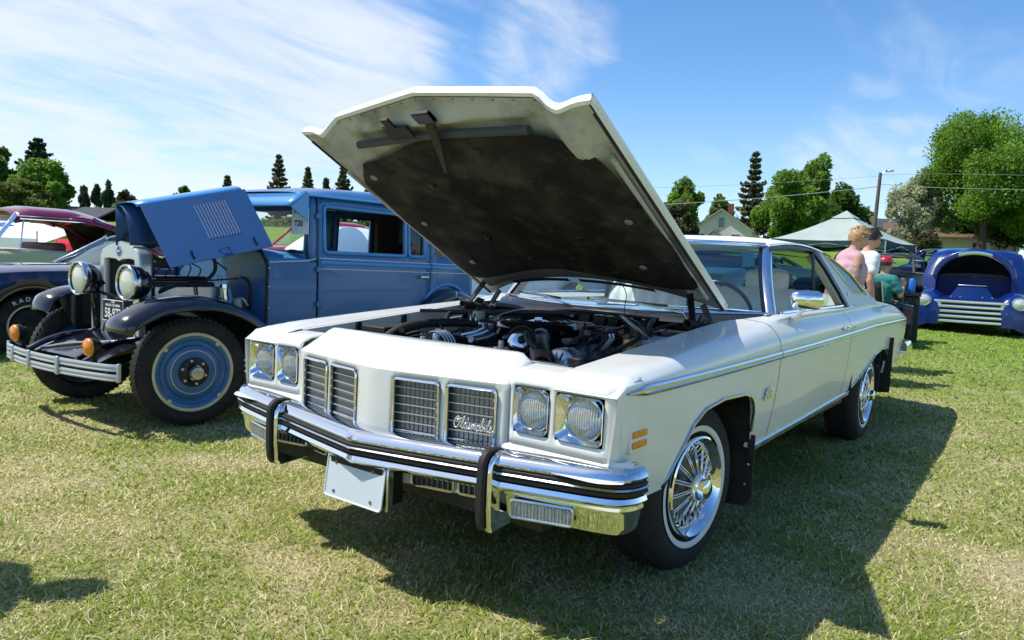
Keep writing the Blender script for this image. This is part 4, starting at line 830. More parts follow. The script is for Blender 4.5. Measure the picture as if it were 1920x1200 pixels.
# ------------------------------------------------------------ wire wheels
def wire_wheel(par, c, s, steer=0.):
    w = bpy.data.objects.new('wheel', None); COL.objects.link(w); w.parent = par; w.location = c; w.rotation_euler = (0, 0, steer); w.empty_display_size = .1
    q = s; R = .345
    G().lathe([(.205, .02*q), (.215, .0), (.235, .012*q), (.275, .018*q), (.310, .012*q), (.330, -.008*q), (.342, -.03*q), (R, -.06*q), (R+.001, -.10*q), (R, -.15*q), (.338, -.185*q), (.31, -.205*q), (.25, -.205*q), (.20, -.19*q)], (0, 0, 0), 'y', 56).obj('tyre', TYRE, w, smooth=40)
    g = G()
    for k in range(5): G.lathe(g, [(R+.002, 0), (R+.0035, .006*q), (R+.002, .012*q)], (0, (-.06-.024*k)*q, 0), 'y', 56)
    g.obj('tread_ribs', RUBBER, w)
    G().lathe([(.222, .012*q), (.226, .016*q), (.243, .019*q), (.246, .0175*q)], (0, .001*q, 0), 'y', 56).obj('white_band', WWALL, w, smooth=40)
    rim = G().lathe([(.208, .012*q), (.204, .026*q), (.196, .030*q), (.188, .022*q), (.168, .006*q), (.160, -.02*q)], (0, 0, 0), 'y', 56).obj('rim', CHROME, w, smooth=40)
    G().lathe([(.162, -.015*q), (.152, -.045*q), (.05, -.055*q), (.001, -.055*q)], (0, 0, 0), 'y', 40).obj('wheel_dish', mat('dark_grey_steel', (.16, .165, .17), .35, .8), rim, smooth=40)  # dish in a darker grey than the spokes before it
    g = G(); n = 30
    for k in range(n):
        a = 2*PI*k/n; b = a+(.07 if k % 2 else -.07)
        g.tube([(.046*math.cos(a), .030*q, .046*math.sin(a)), (.158*math.cos(b), .004*q, .158*math.sin(b))], .0030, 5)
        g.tube([(.120*math.cos(a+.05), -.02*q, .120*math.sin(a+.05)), (.163*math.cos(a+.13), -.002*q, .163*math.sin(a+.13))], .0034, 5)
    g.obj('spokes', CHROME, rim, smooth=True)
    G().lathe([(.048, -.03*q), (.052, .03*q), (.050, .042*q), (.040, .048*q), (.038, .070*q), (.030, .076*q), (.001, .078*q)], (0, 0, 0), 'y', 28).obj('hub_cap', CHROME, rim, smooth=40)
    return w
for x, y, s, st_ in ((0, .845, 1, -.10), (0, -.845, -1, -.10), (-3.15, .845, 1, 0), (-3.15, -.845, -1, 0)): wire_wheel(CAR, (x, y, .342), s, st_)
# ============================================================ BLUE SEDAN OF THE TWENTIES
SED = thing('blue_vintage_sedan', 'blue upright vintage sedan with black wings and its hood panels raised', 'car', (.125, -3.414, 0), math.radians(2.632))
BW = [(-.68, .60), (-.9, .635), (-1.1, .66), (-1.6, .675), (-2.4, .68), (-2.8, .66), (-3.1, .62), (-3.25, .58)]
def sy(x, z): return sinterp(BW, x)+.012*math.sin(max(0, min(1, (z-.45)/.75))*PI)-.03*max(0, (z-1.2)/.45)**2
def sedan_side(s):
    # cowl
    def fn(x, z): return (x, sy(x, z)*s, z)
    cw = holegrid([-.69, -1.105], [.42, 1.16], fn, set(), .06, .09).obj('cowl_side', BLUE_M, SED, smooth=50)
    # windscreen post
    G().grid([[(x, (sy(x, z)+.004)*s, z) for x in (-1.045, -1.075, -1.105)] for z in arange(1.13, 1.66, .1)]).obj('screen_post', BLUE_M, SED, solid=.03)
    # door with two panes
    us = [-1.13, -1.185, -2.12, -2.165, -2.385, -2.465]; vs = [.42, 1.065, 1.10, 1.15, 1.17, 1.218, 1.585, 1.655]
    dr = holegrid(us, vs, fn, {(1, 5), (3, 5)}, .12, .1).obj('door', BLUE_M, SED, smooth=40, solid=.03)
    # frames round the glass, pressed belt mouldings and pin stripes
    for a, b, nm in ((-1.185, -2.12, 0), (-2.165, -2.385, 1)):
        ring = [((a+b)/2+p, .5*(1.218+1.585)+q) for p, q in rrect(abs(b-a), .367, .035, 4)]
        G().tube([(x, (sy(x, z)+.004)*s, z) for x, z in ring], .014, 7, closed=True).obj('window_frame', BLUE_L, dr)
        if nm: G().grid([[(x, (sy(x, z)-.016)*s, z) for x in (a, b)] for z in arange(1.218, 1.585, .1)]).obj('window_pane', GLASS_C, dr)
    for par, x0, x1 in ((dr, -1.135, -2.46), (None, -2.485, -3.2)):
        for z, r, m in ((1.135, .020, BLUE_L), (1.168, .0045, STRIPE), (1.085, .0045, STRIPE)):
            G().tube([(x, (sy(x, z)+.002)*s, z+.012*(x+1.1)/-1.35*-1) for x in arange(x0, x1, .1)], r, 7).obj('belt_moulding', m, par or SED)
    g = G(); g.tube(spline([(-1.10, (sy(-1.1, 1.17)+.003)*s, 1.165), (-1.02, (sy(-1.02, 1.2)+.002)*s, 1.145), (-.85, (sy(-.85, 1.15)+.002)*s, 1.135), (-.70, (sy(-.7, 1.1)+.002)*s, 1.125)], 4), .005, 6).obj('pin_stripe', STRIPE, SED)
    # hinges and handle
    for z in (1.50, 1.08, .80): G().box((-1.118, (sy(-1.12, z)+.012)*s, z), (.05, .03, .045)).obj('hinge', BLUE_M, dr, bevel=.006)
    h = G(); h.box((-2.35, (sy(-2.35, 1.03)+.035)*s, 1.03), (.11, .018, .026)); h.box((-2.40, (sy(-2.35, 1.03)+.012)*s, 1.03), (.03, .05, .04)); h.obj('door_handle', CHROME_W, dr, bevel=.008)
    # rear quarter with its window
    us = [-2.48, -2.54, -2.96, -3.03, -3.25]; vs = [.42, 1.13, 1.218, 1.585, 1.66]
    qp = holegrid(us, vs, fn, {(1, 2)}, .08, .1).obj('rear_quarter', BLUE_M, SED, smooth=40, solid=.02)
    G().grid([[(x, (sy(x, z)-.012)*s, z) for x in (-2.54, -2.96)] for z in arange(1.218, 1.585, .1)]).obj('quarter_pane', GLASS_C, qp)
    # arched moulding above the rear wing
    G().tube([(-2.72+.46*math.cos(a), (sy(-2.72, .8)+.008)*s, .46+.50*math.sin(a)) for a in arange(.15*PI, .95*PI, .15)], .016, 7).obj('arch_moulding', BLUE_L, qp)
for s in (1, -1): sedan_side(s)
G().grid([[(-3.25-.06*math.sin(t*PI)*(1-k*k), k*.58, lerp(.42, 1.66, t)) for t in arange(0, 1, .1)] for k in arange(-1, 1, .2)]).obj('rear_panel', BLUE_M, SED)
# roof
P = []
for x in arange(-.98, -3.30, .1):
    w = sy(max(x, -3.25), 1.62)+.012; ze = 1.655+.012*min(1, (-.98-x)/.8); zc = interp([(-3.3, 1.70), (-2.9, 1.775), (-2.1, 1.80), (-1.4, 1.765), (-1.05, 1.715), (-.98, 1.69)], x)
    P.append([(x, k*w, zc-(zc-ze)*(.35*k*k+.65*k**8)) for k in arange(-1, 1, .08)])
rf = G().grid(P).obj('roof', BLUE_M, SED, smooth=60)
for s in (1, -1): G().tube([(x, (sy(x, 1.62)+.016)*s, 1.657+.01*min(1, (-.98-x)/.8)) for x in arange(-.98, -3.2, .1)], .010, 6).obj('gutter', BLUE_L, rf)
# screen, header, visor
hd = G(); hd.box((-1.05, 0, 1.635), (.05, 1.26, .08)); hd.box((-1.05, 0, 1.175), (.05, 1.22, .05)); hd.obj('screen_header', BLUE_M, SED, bevel=.01)
G().grid([[(-1.052, y, z) for y in (-.60, .60)] for z in (1.20, 1.60)]).obj('windscreen', GLASS_C, SED)
vz_ = G(); vz_.grid([[(lerp(-1.0, -.84, t), y, lerp(1.685, 1.565, t)) for t in (0, .5, 1)] for y in arange(-.66, .66, .1)]); vz_ = vz_.obj('sun_visor', BLUE_L, SED, solid=.012)
for s in (1, -1): G().poly([(-1.02, .66*s, 1.68), (-.84, .66*s, 1.565), (-.86, .66*s, 1.55), (-1.02, .66*s, 1.45)], (0, -.012*s, 0)).obj('visor_end', BLUE_L, vz_)
# cowl top
G().grid([[(x, k*sy(x, 1.1), 1.165+.10*(1-k*k)*interp([(-1.06, .55), (-.69, 1)], x)-.03*(k**6)) for k in arange(-1, 1, .1)] for x in arange(-.69, -1.06, .07)]).obj('cowl_top', BLUE_L, SED, smooth=60)
fw_ = G(); fw_.poly([(-.70, y, z) for y, z in [(-.58, .45), (.58, .45), (.59, 1.12), (.50, 1.20), (.3, 1.25), (0, 1.265), (-.3, 1.25), (-.5, 1.2), (-.59, 1.12)]], (-.015, 0, 0)); fwo = fw_.obj('firewall', BLUE_M, SED)
G().tube([(-.685, .60, .5), (-.685, .605, 1.10), (-.685, .53, 1.205), (-.685, .3, 1.262), (-.685, 0, 1.278), (-.685, -.3, 1.262), (-.685, -.53, 1.205), (-.685, -.605, 1.1), (-.685, -.6, .5)], .014, 6).obj('cowl_lacing', BLACK_M, fwo)
for z in (.62, .78, .94, 1.08): G().lathe([(.0005, .012), (.006, .010), (.007, 0)], (-.69, .612, z), 'y', 8).obj('lacing_stud', CHROME_W, fwo)
# interior
it = G(); it.box((-2.1, 0, .50), (2.2, 1.25, .05)); it.box((-3.1, 0, 1.0), (.10, 1.1, .7)); it.obj('cabin_floor', DARKIN, SED)
G().box((-2.75, 0, .85), (.5, 1.1, .35)).obj('rear_seat', DARKIN, SED, bevel=.06)
for k in range(7): G().box((-2.80-.046*k, -.34, 1.34), (.043, .05, .62)).obj('slatted_panel', mat('dark_wood', (.045, .022, .012), .6, vary=.3, vscale=10), SED, bevel=.004)
G().box((-1.75, 0, .95), (.14, 1.15, .45)).obj('front_seat', DARKIN, SED, bevel=.05)
G().grid([[(x, y, 1.66) for y in (-.6, .6)] for x in (-1.05, -3.1)]).obj('head_lining', DARKIN, SED)
st = G(); c = Vector((-1.30, .33, 1.10)); ax = Vector((-.6, 0, .8)).normalized(); e1 = Vector((0, 1, 0)); e2 = ax.cross(e1); st.tube([c+(e1*math.cos(a)+e2*math.sin(a))*.20 for a in arange(0, 2*PI, .25)[:-1]], .012, 6, closed=True); st.bar(c-e1*.2, c+e1*.2, .025, .01); st.bar(c-e2*.2, c+e2*.2, .025, .01); st.obj('steering_wheel', BLACK_S, SED)
# show card behind the screen
sc_ = G(); sc_.box((-1.035, .545, 1.455), (.004, .20, .205)); sco = sc_.obj('show_card', PAPER, SED)
text_obj('card_number', 'T20', .062, INK, sco, frame((-1.031, .53, 1.435), (0, 1, 0), (0, 0, 1)), .0003, 0, .002); text_obj('card_title', 'SHOW & SHINE', .022, INK, sco, frame((-1.031, .545, 1.525), (0, 1, 0), (0, 0, 1)), .0003, 0, .0006)
g = G()
for k in range(6): g.box((-1.031, .58, 1.505-.018*k), (.001, .10, .0025))
g.obj('card_lines', mat('grey_ink', (.35, .36, .38), .8), sco)
# ------------------------------------------------------------ wings, running board
def wing(path, y0, y1, name, s, m=BLACK):
    q = spline([(a, 0, b) for a, b in path], 6); P = []; n = len(q)
    for i, p in enumerate(q):
        t = (q[min(i+1, n-1)]-q[max(i-1, 0)]).normalized(); nr = Vector((-t.z, 0, t.x)); nr = nr if nr.z > 0 or abs(nr.z) < .3 and nr.x > 0 else -nr
        e = min(i/5., 1, (n-1-i)/5.); e = .75+.25*e; row = []
        for k, d in ((0, -.02), (.08, .0), (.3, .025), (.55, .034), (.8, .022), (.93, -.005), (1., -.045), (.985, -.06)):
            row.append(Vector((p.x, lerp(y0, y1*(.94+.06*e) if e < 1 else y1, k)*s, p.z))+nr*d*e)
        P.append(row)
    return G().grid(P).obj(name, m, SED, smooth=60, solid=.006)
for s in (1, -1):
    fwg = wing(([(.505, .66), (.47, .735)] if s > 0 else [(.36, .70), (.34, .75)])+[(.30, .80 if s < 0 else .82), (.18, .842), (.02, .852), (-.18, .83), (-.40, .745), (-.60, .60), (-.76, .46), (-.88, .40)], .52, .845 if s > 0 else .80, 'front_wing', s)
    G().grid([[(x, .53*s, lerp(b, z, t)) for t in (0, .5, 1)] for x, b, z in ((.27, .77, .80), (.21, .66, .825), (.14, .54, .84), (.08, .44, .845), (.02, .40, .845), (-.3, .40, .79), (-.6, .40, .60), (-.8, .40, .43))]).obj('wing_apron', BLACK, fwg)
    wing([(-2.05, .42), (-2.22, .62), (-2.42, .80), (-2.70, .885), (-2.98, .82), (-3.18, .64), (-3.28, .45)], .55, .83, 'rear_wing', s)
    rb = G().box((-1.45, .70*s, .375), (1.3, .25, .035)).obj('running_board', BLACK_M, SED, bevel=.008)
    G().box((-1.45, .62*s, .42), (1.4, .02, .12)).obj('splash_apron', BLACK, rb)
# ------------------------------------------------------------ disc wheels
def disc_wheel(par, c, s, steer):
    w = bpy.data.objects.new('wheel', None); COL.objects.link(w); w.parent = par; w.location = c; w.rotation_euler = (0, 0, steer); q = s
    G().lathe([(.255, -.01*q), (.262, .012*q), (.285, .022*q), (.325, .022*q), (.350, .008*q), (.362, -.010*q), (.369, -.03*q), (.372, -.06*q), (.369, -.09*q), (.362, -.11*q), (.35, -.13*q), (.32, -.142*q), (.27, -.135*q), (.255, -.11*q)], (0, 0, 0), 'y', 60).obj('tyre', TYRE, w, smooth=40)
    g = G()
    for k in range(60):
        a = 2*PI*k/60
        for sd in (0, 1):
            yy = (.004 if sd == 0 else -.122)*q; M_ = Matrix.Rotation(-a, 3, 'Y'); g.box(M_ @ Vector((.3615, 0, 0))+Vector((0, yy-(.018 if sd == 0 else -.018)*q, 0)), (.012, .030, .022), M_)
    g.obj('tread_blocks', TYRE, w, smooth=False)['kind'] = 'stuff'
    rim = G().lathe([(.268, .004*q), (.267, .020*q), (.258, .024*q), (.249, .020*q), (.246, .010*q)], (0, 0, 0), 'y', 56).obj('rim', CREAM, w, smooth=40)
    d = G().lathe([(.247, .010*q), (.225, .004*q), (.220, -.008*q), (.205, -.016*q), (.185, -.012*q), (.175, .004*q), (.160, .010*q), (.12, .014*q), (.09, .016*q)], (0, 0, 0), 'y', 56).obj('wheel_disc', BLUE_M, w, smooth=30)
    G().lathe([(.150, .0115*q), (.1485, .0135*q), (.1455, .014*q), (.144, .0122*q)], (0, 0, 0), 'y', 56).obj('disc_stripe', CREAM, d)
    hb = G().lathe([(.102, .014*q), (.100, .020*q), (.06, .024*q), (.052, .030*q), (.05, .05*q)], (0, 0, 0), 'y', 36).obj('hub', BLACK_S, w, smooth=40)
    G().lathe([(.046, .02*q), (.046, .085*q), (.040, .094*q), (.022, .098*q), (.001, .098*q)], (0, 0, 0), 'y', 24).obj('hub_cap', ALU, hb, smooth=40)
    for k in range(6):
        a = 2*PI*(k+.3)/6; G().lathe([(.0005, .012*q), (.007, .010*q), (.010, 0)], (.079*math.cos(a), .022*q, .079*math.sin(a)), 'y', 8).obj('wheel_nut', WWALL, hb)
    for a in (.72, 2.28, 3.92, 5.42):
        G().lathe([(.0005, .010*q), (.010, .009*q), (.016, .002*q), (.016, -.004*q)], (.243*math.cos(a), .020*q, .243*math.sin(a)), 'y', 12).obj('rim_clip', CREAM, rim, smooth=True)
    return w
for x, y, s, st_ in ((0, .735, 1, -.22), (0, -.735, -1, -.22), (-2.72, .735, 1, 0), (-2.72, -.735, -1, 0)): disc_wheel(SED, (x, y, .372), s, st_)
# ------------------------------------------------------------ front end
SHELL = mat('silver_shell', (.66, .69, .72), .30, .6, vary=.06)
sec = lambda z: interp([(.55, .255), (.9, .262), (1.05, .268), (1.14, .262), (1.18, .235), (1.205, .16), (1.222, .05), (1.235, 0)], z)
out = [(-.262, .56), (-.268, 1.05), (-.262, 1.13), (-.235, 1.175), (-.15, 1.205), (-.05, 1.222), (0, 1.234), (.05, 1.222), (.15, 1.205), (.235, 1.175), (.262, 1.13), (.268, 1.05), (.262, .56)]
inn = [(-.195, .60), (-.197, 1.0), (-.197, 1.08), (-.193, 1.10), (-.13, 1.106), (-.04, 1.10), (0, 1.085), (.04, 1.10), (.13, 1.106), (.193, 1.10), (.197, 1.08), (.197, 1.0), (.195, .60)]
sh = G(); n = len(out); sh.grid([[(.01, a[0], a[1]) for a in out], [(.095, a[0], a[1]) for a in out], [(.110, a[0]*.97, a[1]-.006) for a in out], [(.112, b[0]*1.04, b[1]+.006) for b in inn], [(.100, b[0], b[1]) for b in inn], [(.07, b[0], b[1]) for b in inn]]); sh = sh.obj('radiator_shell', SHELL, SED, smooth=40)
G().box((.055, 0, .83), (.03, .42, .56)).obj('radiator_core', BLACK_M, sh)
g = G()
for k in range(26): g.box((.073, -.19+.0152*k, .83), (.004, .003, .54))
g.obj('core_fins', mat('core_grey', (.03, .032, .036), .5), sh)
em = G(); em.poly([(.113, a, 1.160+b) for a, b in ((-.030, 0), (-.012, .012), (-.012, .020), (0, .034), (.012, .020), (.012, .012), (.030, 0), (.012, -.012), (0, -.034), (-.012, -.012))], (.004, 0, 0)); em = em.obj('emblem', mat('enamel_blue', (.06, .07, .45), .3), sh)
G().tube([(.117, a*1.08, 1.160+b*1.08) for a, b in ((-.030, 0), (0, .034), (.030, 0), (0, -.034))], .0025, 5, closed=True).obj('emblem_rim', CHROME_W, em); G().box((.118, 0, 1.160), (.003, .044, .012)).obj('emblem_bar', STRIPE, em)
G().lathe([(.0005, .03), (.03, .028), (.035, .015), (.028, 0), (.028, -.02)], (.04, 0, 1.25), 'z', 18).obj('radiator_cap', BLACK_S, sh)
for s in (1, -1): G().tube([(.015, .272*s, .58), (.015, .278*s, 1.05), (.015, .26*s, 1.15)], .009, 6).obj('shell_lacing', BLACK_M, sh)
for s in (1, -1):
    for z in (.72, .85, .98, 1.10): G().lathe([(.0005, .01), (.006, .008), (.007, 0)], (.015, .282, z), 'y', 8).obj('shell_stud', CHROME_W, sh) if s > 0 else None
for s in (1, -1):
    c = Vector((.215, .327*s, .951)); R_ = .126
    lp = G().lathe([(.112, .02), (.118, -.02), (.112, -.06), (.085, -.11), (.045, -.145), (.001, -.155)], c, 'x', 36).obj('headlamp', BLACK, SED, smooth=True)
    G().lathe([(.108, .024), (.114, .034), (.124, .030), (R_, .012), (.122, -.016), (.116, -.022)], c, 'x', 40).obj('lamp_rim', CHROME_W, lp, smooth=True)
    G().lathe([(.112, .012), (.08, .024), (.04, .031), (.0005, .033)], c, 'x', 36).obj('lamp_glass', mat('old_lens', (.80, .80, .68), .25, trans=.15, coat=1.), lp, smooth=True)
    G().lathe([(.108, .0), (.08, -.04), (.03, -.06), (.001, -.065)], c, 'x', 28).obj('lamp_reflector', REFL, lp, smooth=True)
    for k in range(4): z = .03+.018*k; w = math.sqrt(max(0, .108**2-z*z)); G().tube([c+Vector((.024-.06*(y*y+z*z), y, z)) for y in arange(-w, w, .03)], .0022, 5).obj('lens_bar', CREAM, lp)
    G().tube([(.12, .20*s, .93), (.13, .33*s, .85), (.10, .34*s, .60)], .018, 8).obj('lamp_post', BLACK, lp)
    # flasher
    t = Vector((.566, .51*s, .556)); fl = G().lathe([(.058, .0), (.060, -.02), (.04, -.06), (.001, -.065)], t, 'x', 20).obj('flasher', BLACK_S, SED, smooth=40)
    G().lathe([(.058, .0), (.058, .010), (.046, .024), (.0005, .030)], t, 'x', 22).obj('flasher_lens', AMBER, fl, smooth=True); G().tube([t+Vector((-.03, 0, -.03)), t+Vector((-.05, -.02*s, -.12))], .014, 6).obj('flasher_stalk', BLACK_S, fl)
G().tube([(.10, -.33, .86), (.12, 0, .83), (.10, .33, .86)], .014, 8).obj('tie_bar', BLACK, SED)
for y in (-.375, -.195, .195): G().box((.10, y, .69), (.02, .035, .30)).obj('shell_leg', SHELL, SED, bevel=.006)
# number plate under the lamp
pl = G().box((.300, .285, .762), (.004, .268, .150)).obj('licence_plate', INK, SED)
g = G(); g.tube([(.303, .285+a, .762+b) for a, b in rrect(.258, .140, .008, 2)], .003, 5, closed=True); g.obj('plate_border', PAPER, pl)
text_obj('plate_number', '58-973', .092, PAPER, pl, frame((.3035, .285, .742), (0, .74, 0), (0, 0, 1)) @ Matrix.Diagonal((.80, 1, 1, 1)), .0006, 0, .0015); text_obj('plate_state', 'BRITISH COLUMBIA', .021, PAPER, pl, frame((.3035, .285, .797), (0, 1, 0), (0, 0, 1)), .0006, 0, .0005); text_obj('plate_year', '1929', .026, PAPER, pl, frame((.3035, .285, .820), (0, 1, 0), (0, 0, 1)), .0006, 0, .0006)
# twin-bar bumper
SILV = mat('silver_bumper', (.50, .53, .55), .38, .55, vary=.06)
def bb(y): a = abs(y)/.76; return .625-.095*a**2-.03*max(0, a-.92)*8
b0 = None
for z in (.445, .385):
    P = [[(bb(y)+o, y, z+h) for o, h in ((-.008, -.022), (.004, -.022), (.008, -.014), (.003, -.006), (.008, .004), (.008, .014), (.003, .022), (-.008, .022))] for y in arange(-.762, .762, .04)]
    o = G().grid(P, close_v=True).obj('bumper_bar', SILV, SED, smooth=35)
for y in (-.50, -.17, .22): G().box((bb(y)+.008, y, .415), (.02, .035, .12)).obj('bumper_clamp', SILV, SED, bevel=.008)
for s in (1, -1): G().box((bb(.755)-.002, .757*s, .415), (.024, .02, .118)).obj('bumper_end', SILV, SED, bevel=.006); G().bar((bb(.4)-.01, .40*s, .415), (.2, .36*s, .45), .03, .05).obj('bumper_iron', BLACK_S, SED)
# black pan between the frame horns
G().grid([[(lerp(.05, .52, t), y, lerp(.56, .44, t*t)+.02*math.cos(y*3)) for t in arange(0, 1, .15)] for y in arange(-.50, .50, .1)]).obj('front_apron', BLACK, SED, smooth=True)
for s in (1, -1): G().tube(spline([(.56, .33*s, .46), (.40, .33*s, .53), (.15, .33*s, .56), (-.6, .34*s, .55)], 4), .022, 8).obj('frame_horn', BLACK, SED)
G().tube(spline([(.50, -.28, .47), (.42, -.05, .52), (.30, .2, .545), (.12, .33, .56)], 5), .008, 6).obj('apron_bead', CHROME_W, SED)
G().tube([(0, -.7, .37), (0, .7, .37)], .03, 8).obj('front_axle', BLACK_S, SED); G().tube([(-2.72, -.7, .37), (-2.72, .7, .37)], .04, 8).obj('rear_axle', BLACK_S, SED)
G().box((-1.3, 0, .44), (2.9, .8, .10)).obj('chassis', BLACK_M, SED)
# engine seen under the hood
en = G(); en.box((-.30, 0, .68), (.62, .30, .34)); en.box((-.30, .02, .89), (.56, .20, .12)); en = en.obj('engine', mat('engine_grey', (.09, .10, .11), .5, .3, vary=.3, vscale=14), SED, bevel=.02)
G().box((-.27, .26, .875), (.54, .012, .09)).obj('side_pan', ALU, en, bevel=.004); G().box((-.3, .0, .965), (.5, .14, .05)).obj('valve_cover', BLACK_S, en, bevel=.02)
G().lathe([(.001, .06), (.032, .058), (.034, .03), (.028, .028), (.028, -.03), (.034, -.03), (.034, -.06)], (-.51, .33, .885), 'z', 18).obj('carburettor', CHROME, en, smooth=40)
G().lathe([(.001, .05), (.02, .048), (.02, 0)], (-.49, .30, .96), 'z', 12).obj('glass_bowl', GLASS_C, en)
for p, r, m in (([(.0, .20, .84), (-.06, .28, .90), (-.16, .30, .94), (-.25, .28, .935)], .016, RUBBER), ([(-.25, .28, .935), (-.36, .30, .96), (-.45, .30, 1.05), (-.44, .28, 1.18)], .014, RUBBER), ([(-.26, .25, .95), (-.30, .28, .96), (-.32, .28, .86)], .007, BLACK_M), ([(-.28, .28, .96), (-.45, .34, .975), (-.60, .38, .99)], .006, BLACK_M), ([(-.60, .40, 1.0), (-.66, .42, .96), (-.67, .42, .75)], .011, RUBBER), ([(-.52, .34, .94), (-.58, .38, 1.02), (-.60, .4, 1.08)], .005, mat('copper', (.5, .2, .1), .4, .8)), ([(-.56, .36, .80), (-.60, .42, .84), (-.64, .44, .78)], .012, ALU), ([(-.45, .1, 1.15), (-.5, .2, 1.12), (-.55, .3, 1.05)], .006, BLACK_M)):
    G().tube(spline(p, 6), r, 7).obj('engine_hose', m, en, smooth=True)
G().lathe([(.001, .04), (.04, .038), (.045, .02), (.045, -.08)], (-.58, .40, .80), 'z', 14).obj('horn_motor', STEEL, en)
for k in range(5): G().tube(spline([(-.12-.09*k, .04, .99), (-.14-.08*k, .10, 1.05), (-.34, .12, 1.10)], 4), .005, 5).obj('spark_lead', BLACK_M, en)
# raised hood: ridge, near leaf with louvres, far panels hanging
hz = lambda x: 1.497+(.13-x)/.83*.20
hd_ = G(); P = []
for x in arange(.13, -.70, .12): P.append([(x, y, hz(x)+dz) for y, dz in ((-.03, -.012), (.02, .0), (.12, .006), (.20, .002), (.245, -.010), (.258, -.028))])
HD = hd_.grid(P).obj('hood_top', BLUE_L, SED, smooth=60, solid=.003)
A, B, C_, D = Vector((.105, .255, 1.482)), Vector((-.73, .255, 1.680)), Vector((-.66, .70, 1.243)), Vector((.145, .70, 1.069))
def leaf(u, v): return A.lerp(B, u).lerp(D.lerp(C_, u), v)
nl = (B-A).cross(D-A).normalized(); nl = nl if nl.y > 0 else -nl
lf = G().grid([[leaf(u, v) for v in arange(0, 1, .25)] for u in arange(0, 1, .2)]).obj('hood_leaf', BLUE_H, HD, smooth=False, solid=.004)
for k in range(11):
    u = .47+.030*k; P = []
    for v in arange(.14, .70, .08):
        c = leaf(u-.02, v); e = (leaf(u+.01, v)-leaf(u-.01, v)).normalized(); P.append([c-e*.008, c-e*.002+nl*.007, c+e*.006+nl*.001, c+e*.008])
    G().grid(P).obj('louvre', BLUE_H, lf, smooth=50)
for u, v in ((.22, .90), (.84, .88)):
    c = leaf(u, v)+nl*.006; G().box(c, (.012, .012, .07), Matrix.Rotation(.5, 3, 'X')).obj('catch', BLACK_S, lf)
c = leaf(.52, .90)+nl*.02; e = (B-A).normalized(); G().tube([c-e*.04-nl*.02, c-e*.035, c+e*.035, c+e*.04-nl*.02], .006, 6).obj('leaf_handle', BLUE_H, lf)
P = []
for x in arange(.125, -.70, .15): k = hz(x)-1.497; P.append([(x, .00, 1.485+k), (x, .06, 1.47+k*.9), (x, .11, 1.42+k*.7), (x, .145, 1.34+k*.4), (x, .165, 1.24+k*.2), (x, .17, 1.205)])
G().grid(P).obj('hood_panel', BLUE_H, HD, smooth=60, solid=.003)
G().grid([[(x, -.03, z) for z in (hz(x)-.015, 1.20)] for x in (.12, -.70)]).obj('hood_far_leaf', BLUE_H, HD, solid=.003)
G().tube([(-.05, -.03, 1.205), (-.05, .17, 1.205)], .015, 8).obj('hood_prop', BLACK_M, HD)
# ============================================================ OTHER SHOW CARS
def plain_wheel(par, c, s, R=.34, w=.19, hub=CHROME_W, ring=None, rim=.19):
    o = bpy.data.objects.new('wheel', None); COL.objects.link(o); o.parent = par; o.location = c; q = s
    G().lathe([(rim+.01, .0), (rim+.03, .014*q), (R-.05, .016*q), (R-.015, -.005*q), (R, -.035*q), (R, -w+.03*q if q > 0 else w-.03), (R-.02, (-w+.005)*q), (rim, -w*q*.95)] if q > 0 else [(rim+.01, .0), (rim+.03, -.014), (R-.05, -.016), (R-.015, .005), (R, .035), (R, w-.03), (R-.02, w-.005), (rim, w*.95)], (0, 0, 0), 'y', 40).obj('tyre', TYRE, o, smooth=40)
    r = G().lathe([(rim+.012, .008*q), (rim+.004, .016*q), (rim-.02, .006*q), (rim-.04, -.03*q), (.06, -.02*q), (.055, .004*q), (.001, .010*q)], (0, 0, 0), 'y', 36).obj('rim', hub, o, smooth=40)
    if ring: G().lathe([(rim+.018, .008*q), (rim+.014, .018*q), (rim+.002, .019*q), (rim-.004, .008*q)], (0, 0, 0), 'y', 40).obj('rim_ring', ring, r)
    return o
